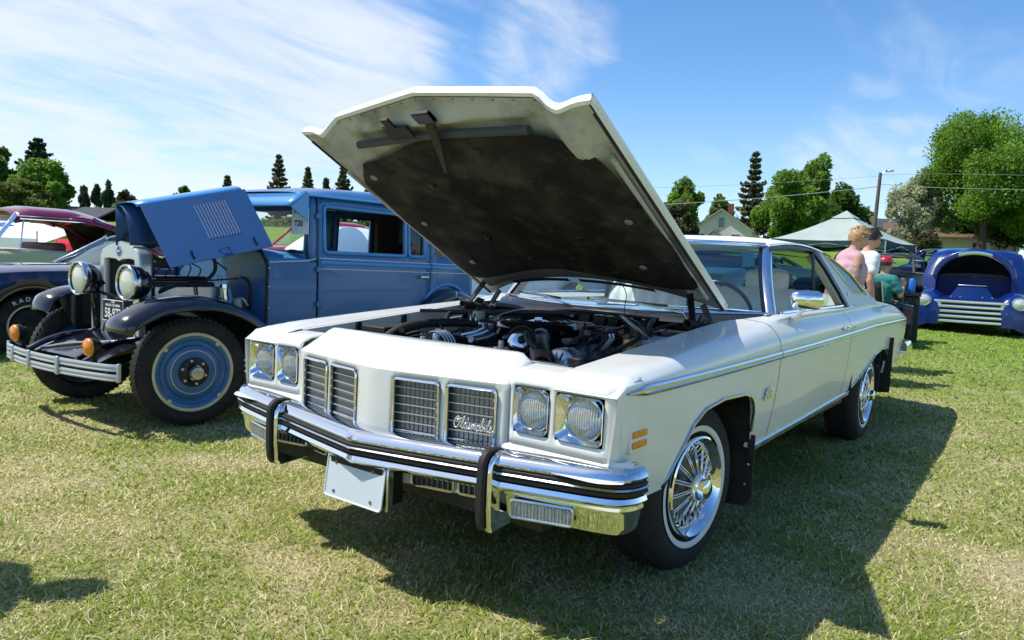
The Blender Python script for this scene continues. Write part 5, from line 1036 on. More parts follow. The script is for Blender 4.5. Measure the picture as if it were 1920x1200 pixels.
def simple_car(name, label, loc, rz, S, group=None):
    """S: tables along local x (front axle at 0) - W half width, ZT top line, ZB sill with arches, cabin dict, paint"""
    t = thing(name, label, 'car', loc, rz, group); x0, x1 = S['W'][0][0], S['W'][-1][0]; paint = S['paint']; wx = S['wheels']; R = S.get('R', .34); aR = R+.07
    def zb(x):
        z = S.get('sill', .30)
        for a in wx:
            if abs(x-a) < aR: z = max(z, R*.98+math.sqrt(aR*aR-(x-a)**2)-.02)
        return z
    xs = sorted(set([round(q, 3) for q in arange(x0, x1, .09)]+[round(a+aR*math.cos(k), 3) for a in wx for k in arange(0, PI, .25)]))
    for s in (1, -1):
        P = []
        for x in xs:
            w, zt = sinterp(S['W'], x), sinterp(S['ZT'], x); b = min(zb(x), zt-.12); zs = lerp(b, zt, .5); sh = S.get('shoulder', .10)
            P.append([(x, (w-.05)*s, b), (x, (w-.012)*s, lerp(b, zs, .5)), (x, w*s, zs), (x, (w-.01)*s, zt-sh*.8), (x, (w-.05)*s, zt-sh*.25), (x, (w-.14)*s, zt), (x, w*.45*s, zt+.018), (x, 0, zt+.022)])
        G().grid(P).obj('body_side', paint, t, smooth=40)
        for a in wx: plain_wheel(t, (a, S.get('track', .74)*s, R), s, R, hub=S.get('hub', CHROME_W), ring=S.get('ring'), rim=S.get('rim', .19))
    for xe, sg in ((x1, 1), (x0, -1)):
        w, zt = sinterp(S['W'], xe), sinterp(S['ZT'], xe); b = max(S.get('sill', .3), .30)
        G().grid([[(xe+.02*sg*(1-k*k), k*w*.98, z) for z in (b, lerp(b, zt, .5), zt-.06, zt+.01)] for k in arange(-1, 1, .25)]).obj('end_panel', paint, t)
        if S.get('bumpers', True): G().grid([[(xe+sg*(.06+o-.12*abs(k)**3), k*(w+.02), .46+h) for o, h in ((-.04, -.06), (.02, -.05), (.04, 0), (.02, .05), (-.04, .06))] for k in arange(-1, 1, .125)]).obj('bumper', CHROME_W, t, smooth=50)
    G().box(((x0+x1)/2, 0, .36), (abs(x1-x0)*.9, S['W'][0][1]*1.3, .12)).obj('underbody', BLACK_M, t)
    if S.get('lamps'):
        lx, ly, lz, lr = S['lamps']
        for s in (1, -1):
            l = G().lathe([(lr+.012, -.05), (lr+.014, .004), (lr, .012)], (lx, ly*s, lz), 'x', 24).obj('headlamp', CHROME_W, t, smooth=40); G().lathe([(lr, .006), (lr*.6, .022), (.0005, .028)], (lx, ly*s, lz), 'x', 22).obj('headlamp_lens', mat('plain_lens', (.7, .72, .72), .1, coat=1., metal=.3), l, smooth=True)
    c = S['cabin']; zbelt, zr = c['belt'], c['roof']; wb, wr = c['wb'], c['wr']; fb, ft, rt_, rb = c['x']      # screen base, screen top, rear top, rear base
    roofm = c.get('paint', paint)
    P = []
    for x in arange(ft+.03, rt_-.03, .12):
        e = min(1, (ft+.03-x)/.25, (x-rt_+.03)/.25)
        cr = c.get('crown', .07); sd = c.get('drop', .06); row = [(x, k*wr*(1.03-.02*(1-e)), zr+cr*(.45+.55*e)-(cr+.02)*(.4*k*k+.6*k**8)) for k in arange(-1, 1, .1)]
        P.append([(x, row[0][1]*1.02, row[0][2]-sd)]+row+[(x, row[-1][1]*1.02, row[-1][2]-sd)])
    G().grid(P).obj('roof', roofm, t, smooth=55, solid=.02)
    gm = c.get('glass', GLASS_C)
    G().grid([[(lerp(fb+.10*(1-k*k), ft+.05*(1-k*k), u), k*lerp(wb-.05, wr-.03, u), lerp(zbelt, zr-.03, u)) for u in arange(0, 1, .25)] for k in arange(-1, 1, .2)]).obj('windscreen', gm, t, smooth=True)
    G().grid([[(lerp(rb-.10*(1-k*k), rt_-.05*(1-k*k), u), k*lerp(wb-.08, wr-.06, u), lerp(zbelt, zr-.03, u)) for u in arange(0, 1, .25)] for k in arange(-1, 1, .2)]).obj('rear_window', gm, t, smooth=True)
    for s in (1, -1):
        for (xa, xb_, wd, m) in [(fb, ft, .05, c.get('apillar', paint)), (rb, rt_, c.get('cw', .16), roofm)]+[(q, q-.02, .06, paint) for q in c.get('b', ())]:
            G().bar((xa, (wb-.02)*s, zbelt-.02), (xb_, (wr-.01)*s, zr-.01), .05, wd, up=(0, 1, 0)).obj('pillar', m, t, bevel=.008)
        G().tube([(fb, (wb-.005)*s, zbelt), (rb, (wb-.005)*s, zbelt)], .010, 6).obj('belt_trim', CHROME_W, t); G().tube([(ft, (wr+.015)*s, zr-.035), (rt_, (wr+.015)*s, zr-.035)], .010, 6).obj('roof_trim', CHROME_W, t)
    for k, xx in enumerate((lerp(fb, rb, .42), lerp(fb, rb, .8))): G().box((xx, 0, zbelt-.08), (.16, wb*1.6, .40)).obj('seat', c.get('seat', DARKIN), t, bevel=.05)
    G().box((fb-.12, 0, zbelt-.06), (.3, wb*1.8, .12)).obj('dashboard', DARKIN, t, bevel=.03)
    return t
# navy coupe whose wing and white-lettered tyre show behind the blue sedan
NV = simple_car('navy_coupe', 'dark navy coupe with gold striped wheel arch behind the blue sedan', (-.33, -7.25, 0), 0, dict(paint=NAVY, W=[(-3.6, .80), (-2.5, .87), (-1, .89), (0, .88), (.7, .84), (.95, .74)], ZT=[(-3.6, .86), (-2.6, .93), (-1.2, .955), (-.4, .945), (.3, .91), (.95, .80)], wheels=(0, -2.65), R=.335, rim=.20, track=.76, sill=.26, shoulder=.14, hub=BLACK_S, ring=CREAM, lamps=(.93, .6, .66, .075),
   cabin=dict(x=(-.78, -1.38, -2.35, -2.95), belt=.945, roof=1.30, wb=.76, wr=.60, paint=mat('sky_blue_grey', (.20, .38, .50), .25, coat=1.), glass=glass('pale_blue_glass', (.65, .88, .95), .75, fres=1.9), apillar=CHROME_W)))
G().tube([(.41*math.cos(a), .875, .335+.41*math.sin(a)) for a in arange(.02*PI, .98*PI, .12)], .007, 6).obj('arch_stripe', mat('gold_stripe', (.45, .28, .07), .35, .5), NV)
for k, ch in enumerate('RADIAL GT'):
    a = math.radians(122-13.5*k); c = Vector((.275*math.cos(a)*-1*-1, .757+.02, .335+.275*math.sin(a)))
    if ch != ' ': text_obj('tyre_letter', ch, .060, WWALL, NV, frame((-c.x, c.y+.0, c.z), (-math.sin(a), 0, math.cos(a)*-1*-1) if False else (-math.sin(a), 0, -math.cos(a)), (-math.cos(a), 0, math.sin(a))), .001, 0, .001)
# cream hardtop with maroon roof
CM = simple_car('cream_hardtop', 'cream fifties hardtop with maroon roof and chrome belt line', (.25, -10.45, 0), 0, dict(paint=CREAMY, W=[(-4.4, .80), (-3.4, .92), (-1, .95), (0, .95), (.8, .9), (1.0, .8)], ZT=[(-4.4, .95), (-3.3, 1.05), (-1.4, 1.075), (-.4, 1.03), (.4, .98), (1.0, .85)], wheels=(0, -2.95), R=.36, sill=.30, lamps=(.98, .7, .80, .09),
   cabin=dict(x=(-1.22, -1.62, -2.62, -3.55), belt=1.075, roof=1.585, wb=.84, wr=.68, paint=MAROON, apillar=CHROME, cw=.12, crown=.13, drop=.05, seat=mat('maroon_seat', (.12, .02, .03), .6))))
for s in (1, -1):     # swept rear roof quarter with rounded window end
    P = []
    for x in arange(-2.30, -3.75, .1):
        u = max(0, (-2.45-x)/1.3); zr = 1.56-.50*u**1.9; P.append([(x, s*(.685+.17*u), zr-.02*0), (x, s*(.70+.165*u), zr-.05), (x, s*lerp(.71+.16*u, .86, min(1, u*1.1)), max(1.06, zr-.07-.10*u))])
    G().grid(P).obj('roof_quarter', MAROON, CM, smooth=60, solid=.02)
    G().tube([(x, s*(.715+.15*max(0, (-2.45-x)/1.3)), 1.51-.47*max(0, (-2.40-x)/1.2)**1.7) for x in arange(-1.65, -3.35, .1)], .012, 6).obj('window_trim', CHROME, CM)
    G().tube([(-1.62, .80*s, 1.09), (-1.70, .70*s, 1.50)], .010, 6).obj('vent_bar', CHROME, CM)
    G().tube([(x, .957*s, .80) for x in arange(.6, -3.6, .2)], .014, 6).obj('side_spear', CHROME, CM)
    G().box((-2.75, .955*s, .985), (.17, .03, .025)).obj('door_handle', CHROME, CM, bevel=.008)
P = []
for x in arange(-2.30, -3.75, .1):
    u = max(0, (-2.45-x)/1.3); P.append([(x, k*(.685+.17*u), 1.715-.62*u**1.7-.13*k*k) for k in arange(-1, 1, .2)])
G().grid(P).obj('roof_back', MAROON, CM, smooth=60)
BRN = mat('brown_trim', (.05, .028, .018), .8, vary=.2)
G().grid([[(p[0], p[1]*.97, p[2]-.06) for p in r] for r in P]).obj('rear_lining', BRN, CM); G().grid([[(x, y, 1.53) for y in (-.64, .64)] for x in (-1.68, -2.5)]).obj('head_lining', BRN, CM)
for s in (1, -1): G().add([(-2.75, .69*s, 1.50), (-2.95, .76*s, 1.07), (-3.7, .80*s, 1.06), (-3.55, .76*s, 1.22), (-3.1, .72*s, 1.44)], [(0, 1, 2, 3, 4)]).obj('rear_trim', BRN, CM)
# ------------------------------------------------------------ royal blue pick-up with open hood
tp = pix(1812, 600, 12.6); TK = thing('blue_pickup', 'royal blue lowered fifties pickup with open hood and five chrome grille bars', 'pickup truck', (tp.x-.55, tp.y, gz(tp.x, tp.y)-.02), math.radians(4))
def t_fender(s):
    P = []
    for x, zt, y0, y1, zb_ in ((.668, .40, .46, .64, .16), (.655, .50, .44, .72, .12), (.63, .58, .42, .78, .10), (.58, .65, .40, .81, .09), (.45, .715, .40, .835, .10), (.25, .75, .40, .84, .12), (.0, .745, .42, .84, .40), (-.3, .70, .42, .83, .25), (-.55, .60, .45, .80, .16), (-.75, .45, .5, .74, .12)):
        P.append([(x, y0*s, zt-.10), (x, lerp(y0, y1, .25)*s, zt-.015), (x, lerp(y0, y1, .5)*s, zt), (x, lerp(y0, y1, .8)*s, zt-.05), (x, y1*s, lerp(zt, zb_, .45)), (x, (y1-.01)*s, zb_)])
    f = G().grid(crs(P, 3, 3)).obj('fender', ROYAL, TK, smooth=60)
    G().poly(P[0]+[(.668, .46*s, .16)], (.004, 0, 0)).obj('fender_nose', ROYAL, f, bevel=.003)
    l = G().lathe([(.105, -.05), (.112, .03), (.100, .045), (.09, .04)], (.63, .69*s, .565), 'x', 28).obj('headlamp', CHROME, TK, smooth=40); G().lathe([(.092, .036), (.06, .056), (.0005, .066)], (.63, .69*s, .565), 'x', 26).obj('headlamp_lens', mat('plain_lens', (.7, .72, .72), .1, coat=1., metal=.3), l, smooth=True)
    plain_wheel(TK, (0, .80*s, .33), s, .33); plain_wheel(TK, (-2.9, .80*s, .33), s, .33)
for s in (1, -1): t_fender(s)
gr = G(); gr.box((.56, 0, .40), (.06, 1.10, .42)); gr = gr.obj('grille_back', mat('dark_blue_recess', (.006, .008, .05), .5), TK)
for k in range(5):
    z = .555-.083*k; w = .565+.022*k; G().grid([[(.615+.045*(1-(y/w)**2)+o, y, z+h) for o, h in ((-.03, -.024), (.012, -.020), (.02, 0), (.012, .020), (-.03, .024))] for y in arange(-w, w, .09)]).obj('grille_bar', mat('bright_bar', (.86, .87, .88), .22, .75), gr, smooth=50)
for s in (1, -1): G().box((.63, .49*s, .514), (.02, .12, .035)).obj('parking_lamp', mat('plain_lens', (.7, .72, .72), .1, coat=1., metal=.3), gr, bevel=.006); G().bar((.60, .575*s, .57), (.60, .665*s, .20), .02, .02).obj('grille_side', CHROME, gr)
G().grid([[(x, y, z) for x, z in ((.60, .585), (.56, .615), (.30, .64), (-.1, .66))] for y in arange(-.58, .58, .1)]).obj('grille_top_panel', ROYAL, TK, smooth=50)
cv = G(); cv.grid([[(.48, -.34, .60), (.42, -.22, .80), (.30, -.21, .83)], [(.50, -.12, .60), (.45, -.11, .81), (.30, -.10, .84)], [(.50, .12, .60), (.45, .11, .81), (.30, .10, .84)], [(.48, .34, .60), (.42, .22, .80), (.30, .21, .83)]]); cv = cv.obj('radiator_cover', ROYAL, TK, smooth=30)
G().box((.34, 0, .838), (.14, .42, .02)).obj('cover_plate', ALU, cv, bevel=.006)
for y in (-.30, -.16, .16, .30): G().lathe([(.0005, .015), (.012, .012), (.014, 0)], (.50, y, .64), 'x', 8).obj('dome_bolt', CHROME, cv)
bl = G(); bl.box((-.72, 0, .78), (.04, 1.16, .42)); bl.obj('firewall', mat('royal_inner', (.012, .022, .26), .45), TK)
for s in (1, -1): G().grid([[(x, .56*s, z) for z in (.58, .78, .98)] for x in (.3, -.2, -.72)]).obj('bay_side', mat('royal_inner', (.012, .022, .26), .45), TK)
G().grid([[(-.66+o, y, 1.0+.03*(1-(y/.6)**2)+h) for o, h in ((.0, -.03), (.03, 0), (0, .03))] for y in arange(-.60, .60, .1)]).obj('chrome_cowl_strip', mat('bright_bar', (.86, .87, .88), .22, .75), TK, smooth=50); G().lathe([(.001, .02), (.03, .015), (.035, 0)], (-.68, 0, 1.01), 'x', 14).obj('cowl_emblem', CHROME, TK)
fr_ = [(-.62, .98), (-.60, 1.10), (-.53, 1.23), (-.38, 1.355), (-.19, 1.435), (0, 1.475), (.19, 1.435), (.38, 1.355), (.53, 1.23), (.60, 1.10), (.62, .98)]
P = [[(-.78, y*.98, .98+(z-1.0)*.30) for y, z in fr_], [(-.35, y*1.0, .99+(z-1.0)*.62+.0) for y, z in fr_], [(.05, y, 1.0+(z-1.0)*.92) for y, z in fr_], [(.17, y, z+.01) for y, z in fr_], [(.205, y*.97, z-.02) for y, z in fr_], [(.20, y*.90, z-.085) for y, z in fr_]]
hd = G().grid(crs(P, 3, 2)).obj('hood', ROYAL, TK, smooth=60, solid=.012); G().grid([[(p[0]-.02, p[1]*.94, p[2]-.05) for p in r] for r in P[:4]]).obj('hood_lining', BLACK_M, hd)
em_ = G(); em_.grid([[(.222+o, y, 1.405-.70*y*y+h) for o, h in ((0, -.034), (.014, 0), (0, .034))] for y in arange(-.25, .25, .05)]); em_.obj('hood_emblem', CHROME_W, hd, smooth=50)
# cab and bed
cb = G(); P = []
for z, w, xf, xr in ((.50, .80, -.72, -1.95), (.98, .84, -.74, -2.0), (1.05, .82, -.80, -2.0), (1.30, .76, -.92, -1.96), (1.43, .70, -1.0, -1.88), (1.49, .55, -1.1, -1.75), (1.51, .2, -1.25, -1.6)):
    P.append([(xf, -w*.8, z), (xf+.03, 0, z), (xf, w*.8, z), (xf-.12, w, z), (xr+.15, w, z), (xr, w*.8, z), (xr, 0, z), (xr, -w*.8, z), (xr+.15, -w, z), (xf-.12, -w, z)])
cb.grid(P, close_v=True); cbo = cb.obj('cab', ROYAL, TK, smooth=50)
for s in (1, -1): G().grid([[(lerp(-.775, -.895, u)+.02*(1-k), s*lerp(.05, lerp(.60, .56, u), k), lerp(1.07, 1.32, u)) for u in (0, .5, 1)] for k in (0, .5, 1)]).obj('windscreen', mat('cab_glass', (.05, .07, .10), .05, coat=1., spec=1.), cbo); G().add([(-1.02, .848*s, 1.06), (-1.72, .848*s, 1.06), (-1.66, .79*s, 1.33), (-1.10, .79*s, 1.33)], [(0, 1, 2, 3)]).obj('side_window', mat('cab_glass', (.05, .07, .10), .05, coat=1., spec=1.), cbo)
bd = G(); bd.box((-3.0, 0, .60), (1.9, 1.4, .40)); bd.obj('bed', ROYAL, TK, bevel=.03)
for s in (1, -1): G().grid(crs([[(x, .70*s, z0), (x, .84*s, z0), (x, .87*s, z0-.08), (x, .86*s, .2)] for x, z0 in ((-2.45, .35), (-2.6, .62), (-2.9, .70), (-3.2, .62), (-3.4, .35))], 3, 3)).obj('rear_fender', ROYAL, TK, smooth=60)
G().box((-1.4, 0, .28), (4.0, 1.0, .14)).obj('chassis', BLACK_M, TK)
# ------------------------------------------------------------ smaller cars further off
c0 = dict(W=[(-3.7, .72), (-2.9, .82), (-1, .86), (0, .86), (.6, .80), (.8, .70)], ZT=[(-3.7, .85), (-2.8, .95), (-1.1, .98), (-.3, .95), (.5, .88), (.8, .78)], wheels=(0, -2.75), R=.33, lamps=(.78, .6, .70, .08))
p = gp(1636, 15.6); BC = simple_car('black_coupe', 'matte black thirties coupe with chopped roof and narrow windscreen under the canopy', p+Vector((.75, .1, -.05)), math.radians(-8), dict(paint=mat('flat_black', (.016, .015, .016), .45, vary=.2), W=[(-2.6, .55), (-2., .66), (-1, .64), (-.5, .56), (.3, .40), (.55, .34)], ZT=[(-2.6, .7), (-2., .88), (-1, .92), (-.5, .92), (.3, .90), (.55, .82)], wheels=(0, -2.1), R=.34, track=.74, lamps=(.45, .46, .72, .085), bumpers=False, cabin=dict(x=(-.70, -.82, -1.75, -2.1), belt=.90, roof=1.19, wb=.62, wr=.54, b=(-1.35,), cw=.3, crown=.10, drop=.03, glass=GLASS_B)))
for s in (1, -1): G().grid(crs([[(x, .42*s, z0-.04), (x, .60*s, z0+.03), (x, .78*s, z0), (x, .84*s, z0-.10)] for x, z0 in ((.42, .45), (.34, .64), (.1, .76), (-.2, .70), (-.5, .48))], 3, 3)).obj('wing', mat('flat_black', (.016, .015, .016), .45), BC, smooth=60)
def spot(px, dep, dx=0): q = gp(px, dep); return q
def far_car(px, dep, rz, paint, label, glassy=None, **k):
    d = dict(c0); d['paint'] = paint; d['cabin'] = dict(x=k.get('cx', (-.85, -1.3, -2.2, -2.75)), belt=k.get('belt', .97), roof=k.get('roof', 1.42), wb=.78, wr=.62, b=k.get('b', (-1.75,)), paint=k.get('rp', paint)); q = spot(px, dep)
    return simple_car('parked_car', label, q-Vector((0, 0, .02)), rz, d)
far_car(1395, 12.6, math.radians(185), mat('teal_paint', (.02, .10, .14), .25, coat=1.), 'dark teal sedan seen through the windscreen of the white coupe', roof=1.16)
far_car(1462, 13.6, math.radians(172), mat('slate_paint', (.03, .045, .055), .25, coat=1.), 'slate grey coupe parked beyond the dark teal sedan', roof=1.12)
far_car(1180, 12.0, math.radians(178), mat('pale_blue_paint', (.25, .42, .55), .25, coat=1.), 'pale blue sedan behind the raised bonnet of the white coupe', roof=1.16)
far_car(470, 13.4, math.radians(-4), RED, 'red sedan seen through the windscreen of the blue sedan')
far_car(1752, 19.3, math.radians(0), mat('deep_violet_paint', (.03, .02, .12), .25, coat=1.), 'small dark violet coupe behind the royal blue pickup', roof=1.35)
far_car(1815, 18.6, math.radians(10), mat('cyan_paint', (.01, .27, .55), .25, coat=1.), 'bright cyan car partly hidden by the blue pickup hood', roof=1.40)
far_car(1575, 76, math.radians(100), mat('dark_red_paint', (.09, .006, .012), .25, coat=1.), 'dark red car parked on the street beyond the lawn', roof=1.5)
far_car(1655, 76, math.radians(100), BLACK, 'black car with bright wheels parked on the street beyond the lawn', roof=1.6)
# ============================================================ PEOPLE
SKIN = mat('skin', (.55, .30, .21), .5, vary=.08, vscale=14)
FOLD = bpy.data.textures.new('cloth_folds', 'CLOUDS'); FOLD.noise_scale = .11; FOLD.noise_depth = 2
def skin_mesh(name, V, E, Rr, m, parent, root=0, sub=2, voxel=.0085, fold=0.):
    """one continuous surface grown over a jointed skeleton of tapered limbs"""
    g = G(); rr = [r if isinstance(r, tuple) else (r, r) for r in Rr]
    def ball(c, r):
        n = 8; g.grid([[(c.x+r[1]*math.sin(PI*i/n)*math.cos(PI*j/n), c.y+r[0]*math.sin(PI*i/n)*math.sin(PI*j/n), c.z+.5*(r[0]+r[1])*math.cos(PI*i/n)*(.75 if r[0] > .07 else 1)) for j in range(2*n)] for i in range(n+1)], close_v=True)
    for i, j in E:
        a, b = Vector(V[i]), Vector(V[j]); d = (b-a)
        if d.length < 1e-4: continue
        d.normalize(); up = Vector((0, 1, 0)) if abs(d.y) < .8 else Vector((1, 0, 0)); e1 = (up-d*up.dot(d)).normalized(); e2 = d.cross(e1)
        g.grid([[p+e1*math.cos(t)*r[0]+e2*math.sin(t)*r[1] for t in [2*PI*q/12 for q in range(12)]] for p, r in ((a, rr[i]), (b, rr[j]))], close_v=True)
    for v, r in zip(V, rr): ball(Vector(v), r)
    o = g.obj(name, m, parent, smooth=True)
    r_ = o.modifiers.new('remesh', 'REMESH'); r_.mode = 'VOXEL'; r_.voxel_size = voxel; r_.use_smooth_shade = True
    s_ = o.modifiers.new('soft', 'SMOOTH'); s_.factor = .5; s_.iterations = 6 if voxel > .01 else 3
    if fold: f = o.modifiers.new('folds', 'DISPLACE'); f.texture = FOLD; f.strength = fold; f.mid_level = .45
    return o
def chain_set(chains):
    """chains: lists of (key or point, radius); shared keys join the chains"""
    V, E, R, K = [], [], [], {}
    for ch in chains:
        prev = None
        for key, p, r in ch:
            if key in K: i = K[key]
            else: i = len(V); V.append(Vector(p)); R.append(r); K[key] = i
            if prev is not None and prev != i: E.append((prev, i))
            prev = i
    return V, E, R
def ell(name, c, r, m, parent, rot=None, n=14, bump=0., seed=1):
    g = G(); rnd = random.Random(seed); P = []
    for i in range(n+1):
        a = PI*i/n; row = []
        for j in range(2*n):
            b = PI*j/n; k = 1+bump*(rnd.random()-.5)*(1 if 0 < i < n else 0); q = Vector((r[0]*math.sin(a)*math.cos(b)*k, r[1]*math.sin(a)*math.sin(b)*k, r[2]*math.cos(a)*k)); row.append((rot @ q if rot else q)+Vector(c))
        P.append(row)
    return g.grid(P, close_v=True).obj(name, m, parent, smooth=True)
def hand_chains(key, w, d, side, up, k=1.0, curl=.5):
    """palm and five fingers from wrist key; d along the hand, side towards the thumb, up = back of hand"""
    d = Vector(d).normalized(); side = Vector(side).normalized(); up = Vector(up).normalized(); w = Vector(w); pal = w+d*.055*k; ch = [[(key, w, .024*k), (key+'p', pal, (.036*k, .018*k))]]
    for i, (o, L) in enumerate(((.026, .068), (.009, .076), (-.009, .072), (-.025, .056))):
        a = pal+side*o*k+d*.032*k; b = a+(d*math.cos(curl*.5)-up*math.sin(curl*.5))*L*.5*k; c = b+(d*math.cos(curl*1.4)-up*math.sin(curl*1.4))*L*.5*k
        ch.append([(key+'p', pal, 0), (key+'f%d' % i, a, .0095*k), (key+'g%d' % i, b, .0085*k), (key+'h%d' % i, c, .0075*k)])
    a = w+d*.03*k+side*.030*k; ch.append([(key, w, 0), (key+'t', a, .012*k), (key+'u', a+(d*.7+side*.5-up*.2).normalized()*.035*k, .010*k), (key+'v', a+(d*.95+side*.2-up*.4).normalized()*.062*k, .0085*k)])
    return ch
def head(parent, c, yaw, tilt, k, hairm, hair=1, glasses=True, seed=3):
    """skull with face built forward along +x before rotation"""
    M = Matrix.Translation(Vector(c)) @ Matrix.Rotation(yaw, 4, 'Z') @ Matrix.Rotation(tilt, 4, 'Y'); g = G(); P = []; n = 16
    for i in range(n+1):
        a = PI*i/n; z = math.cos(a); row = []
        for j in range(24):
            b = 2*PI*j/24; s_ = math.sin(a); x, y = s_*math.cos(b), s_*math.sin(b); jaw = max(0, -z); q = Vector((x*(.098-.012*jaw*(x < 0)), y*(.076-.022*jaw*jaw), z*.118))
            if x > 0: q.x += .010*jaw*x
            if x > .75: q.x += .018*math.exp(-((z+.18)/.16)**2)*math.exp(-(y/.16)**2)+.006*math.exp(-((z+.55)/.10)**2)-.006*math.exp(-((z-.08)/.14)**2)*(1-math.exp(-(y/.12)**2))
            row.append(q*k)
        P.append(row)
    h = g.grid(P, close_v=True).obj('head', SKIN, parent, smooth=True); h.matrix_local = M
    for s in (1, -1):
        ell('ear', (-.005*k, .078*k*s, -.008*k), (.020*k, .009*k, .032*k), SKIN, h, n=8); ell('eye', (.083*k, .030*k*s, .012*k), (.012*k, .013*k, .010*k), mat('eye_white', (.7, .7, .68), .2), h, n=6)
    ell('mouth', (.092*k, 0, -.062*k), (.010*k, .024*k, .006*k), mat('lips', (.42, .14, .12), .5), h, n=6)
    if hair:
        hg = G(); P = []; rnd = random.Random(seed)
        for i in range(11):
            a = (.64 if hair == 1 else .56)*PI*i/10; row = []
            for j in range(28):
                b = 2*PI*j/28; s_ = math.sin(a); x, y, z = s_*math.cos(b), s_*math.sin(b), math.cos(a); lim = 1.0
                f = math.cos(b); zz = max(z, lerp(-.9, .40, max(0, min(1, (f+.35)/.55)))-.06*math.sin(3*b)); w = 1+.035*math.sin(7*b+3*a)+.03*math.sin(13*b-5*a)+.03*(rnd.random()-.5)
                sc = .112+.010*w; row.append(Vector((x*sc*1.0-.008, y*.094*w, zz*.132*w+.004))*k)
            P.append(row)
        hg.grid(P, close_v=True).obj('hair', hairm, h, smooth=True)
        if hair == 1:
            for q in range(34):
                b = rnd.random()*2*PI; a = rnd.uniform(.1, .5)*PI
                if math.cos(b) > .6 and a > .3*PI: continue
                p0 = Vector((math.sin(a)*math.cos(b)*.115-.008, math.sin(a)*math.sin(b)*.096, math.cos(a)*.132))*k; t = Vector((rnd.uniform(-.5, .5), rnd.uniform(-.5, .5), rnd.uniform(-.3, .3)))*.05*k
                G().tube([p0-t*.6, p0*1.08, p0*1.03+t], [.007*k, .010*k, .003*k], 6).obj('hair_lock', hairm, h, smooth=True)
    if glasses:
        gl = G()
        for s in (1, -1): gl.box((.100*k, .032*k*s, .012*k), (.008*k, .046*k, .034*k)); gl.box((.045*k, .080*k*s, .016*k), (.11*k, .005*k, .012*k))
        gl.box((.104*k, 0, .018*k), (.006*k, .02*k, .006*k)); gl.obj('sunglasses', mat('dark_glass', (.008, .008, .008), .1, coat=1.), h, bevel=.002)
    return h
HAIRB = mat('blond_hair', (.40, .25, .11), .55, vary=.5, vscale=45, bump=.35, bscale=80); HAIRD = mat('dark_hair', (.025, .018, .014), .5)
PINK = mat('pink_cotton', (.55, .33, .37), .85, vary=.06, bump=.2, bscale=30); WSHIRT = mat('white_cotton', (.75, .76, .79), .85, bump=.25, bscale=20); JEANS = mat('denim', (.05, .07, .12), .85, vary=.15); TEAL = mat('teal_cotton', (.03, .21, .19), .85, vary=.06, bump=.2, bscale=25); SHORTS = mat('dark_shorts', (.02, .02, .024), .8); SHOE = mat('shoe', (.05, .05, .05), .6)
TATT = mat('tattooed_skin', (.34, .22, .17), .5, dirt=(.03, .075, .08), dscale=16, damt=1., vary=.55, vscale=26)
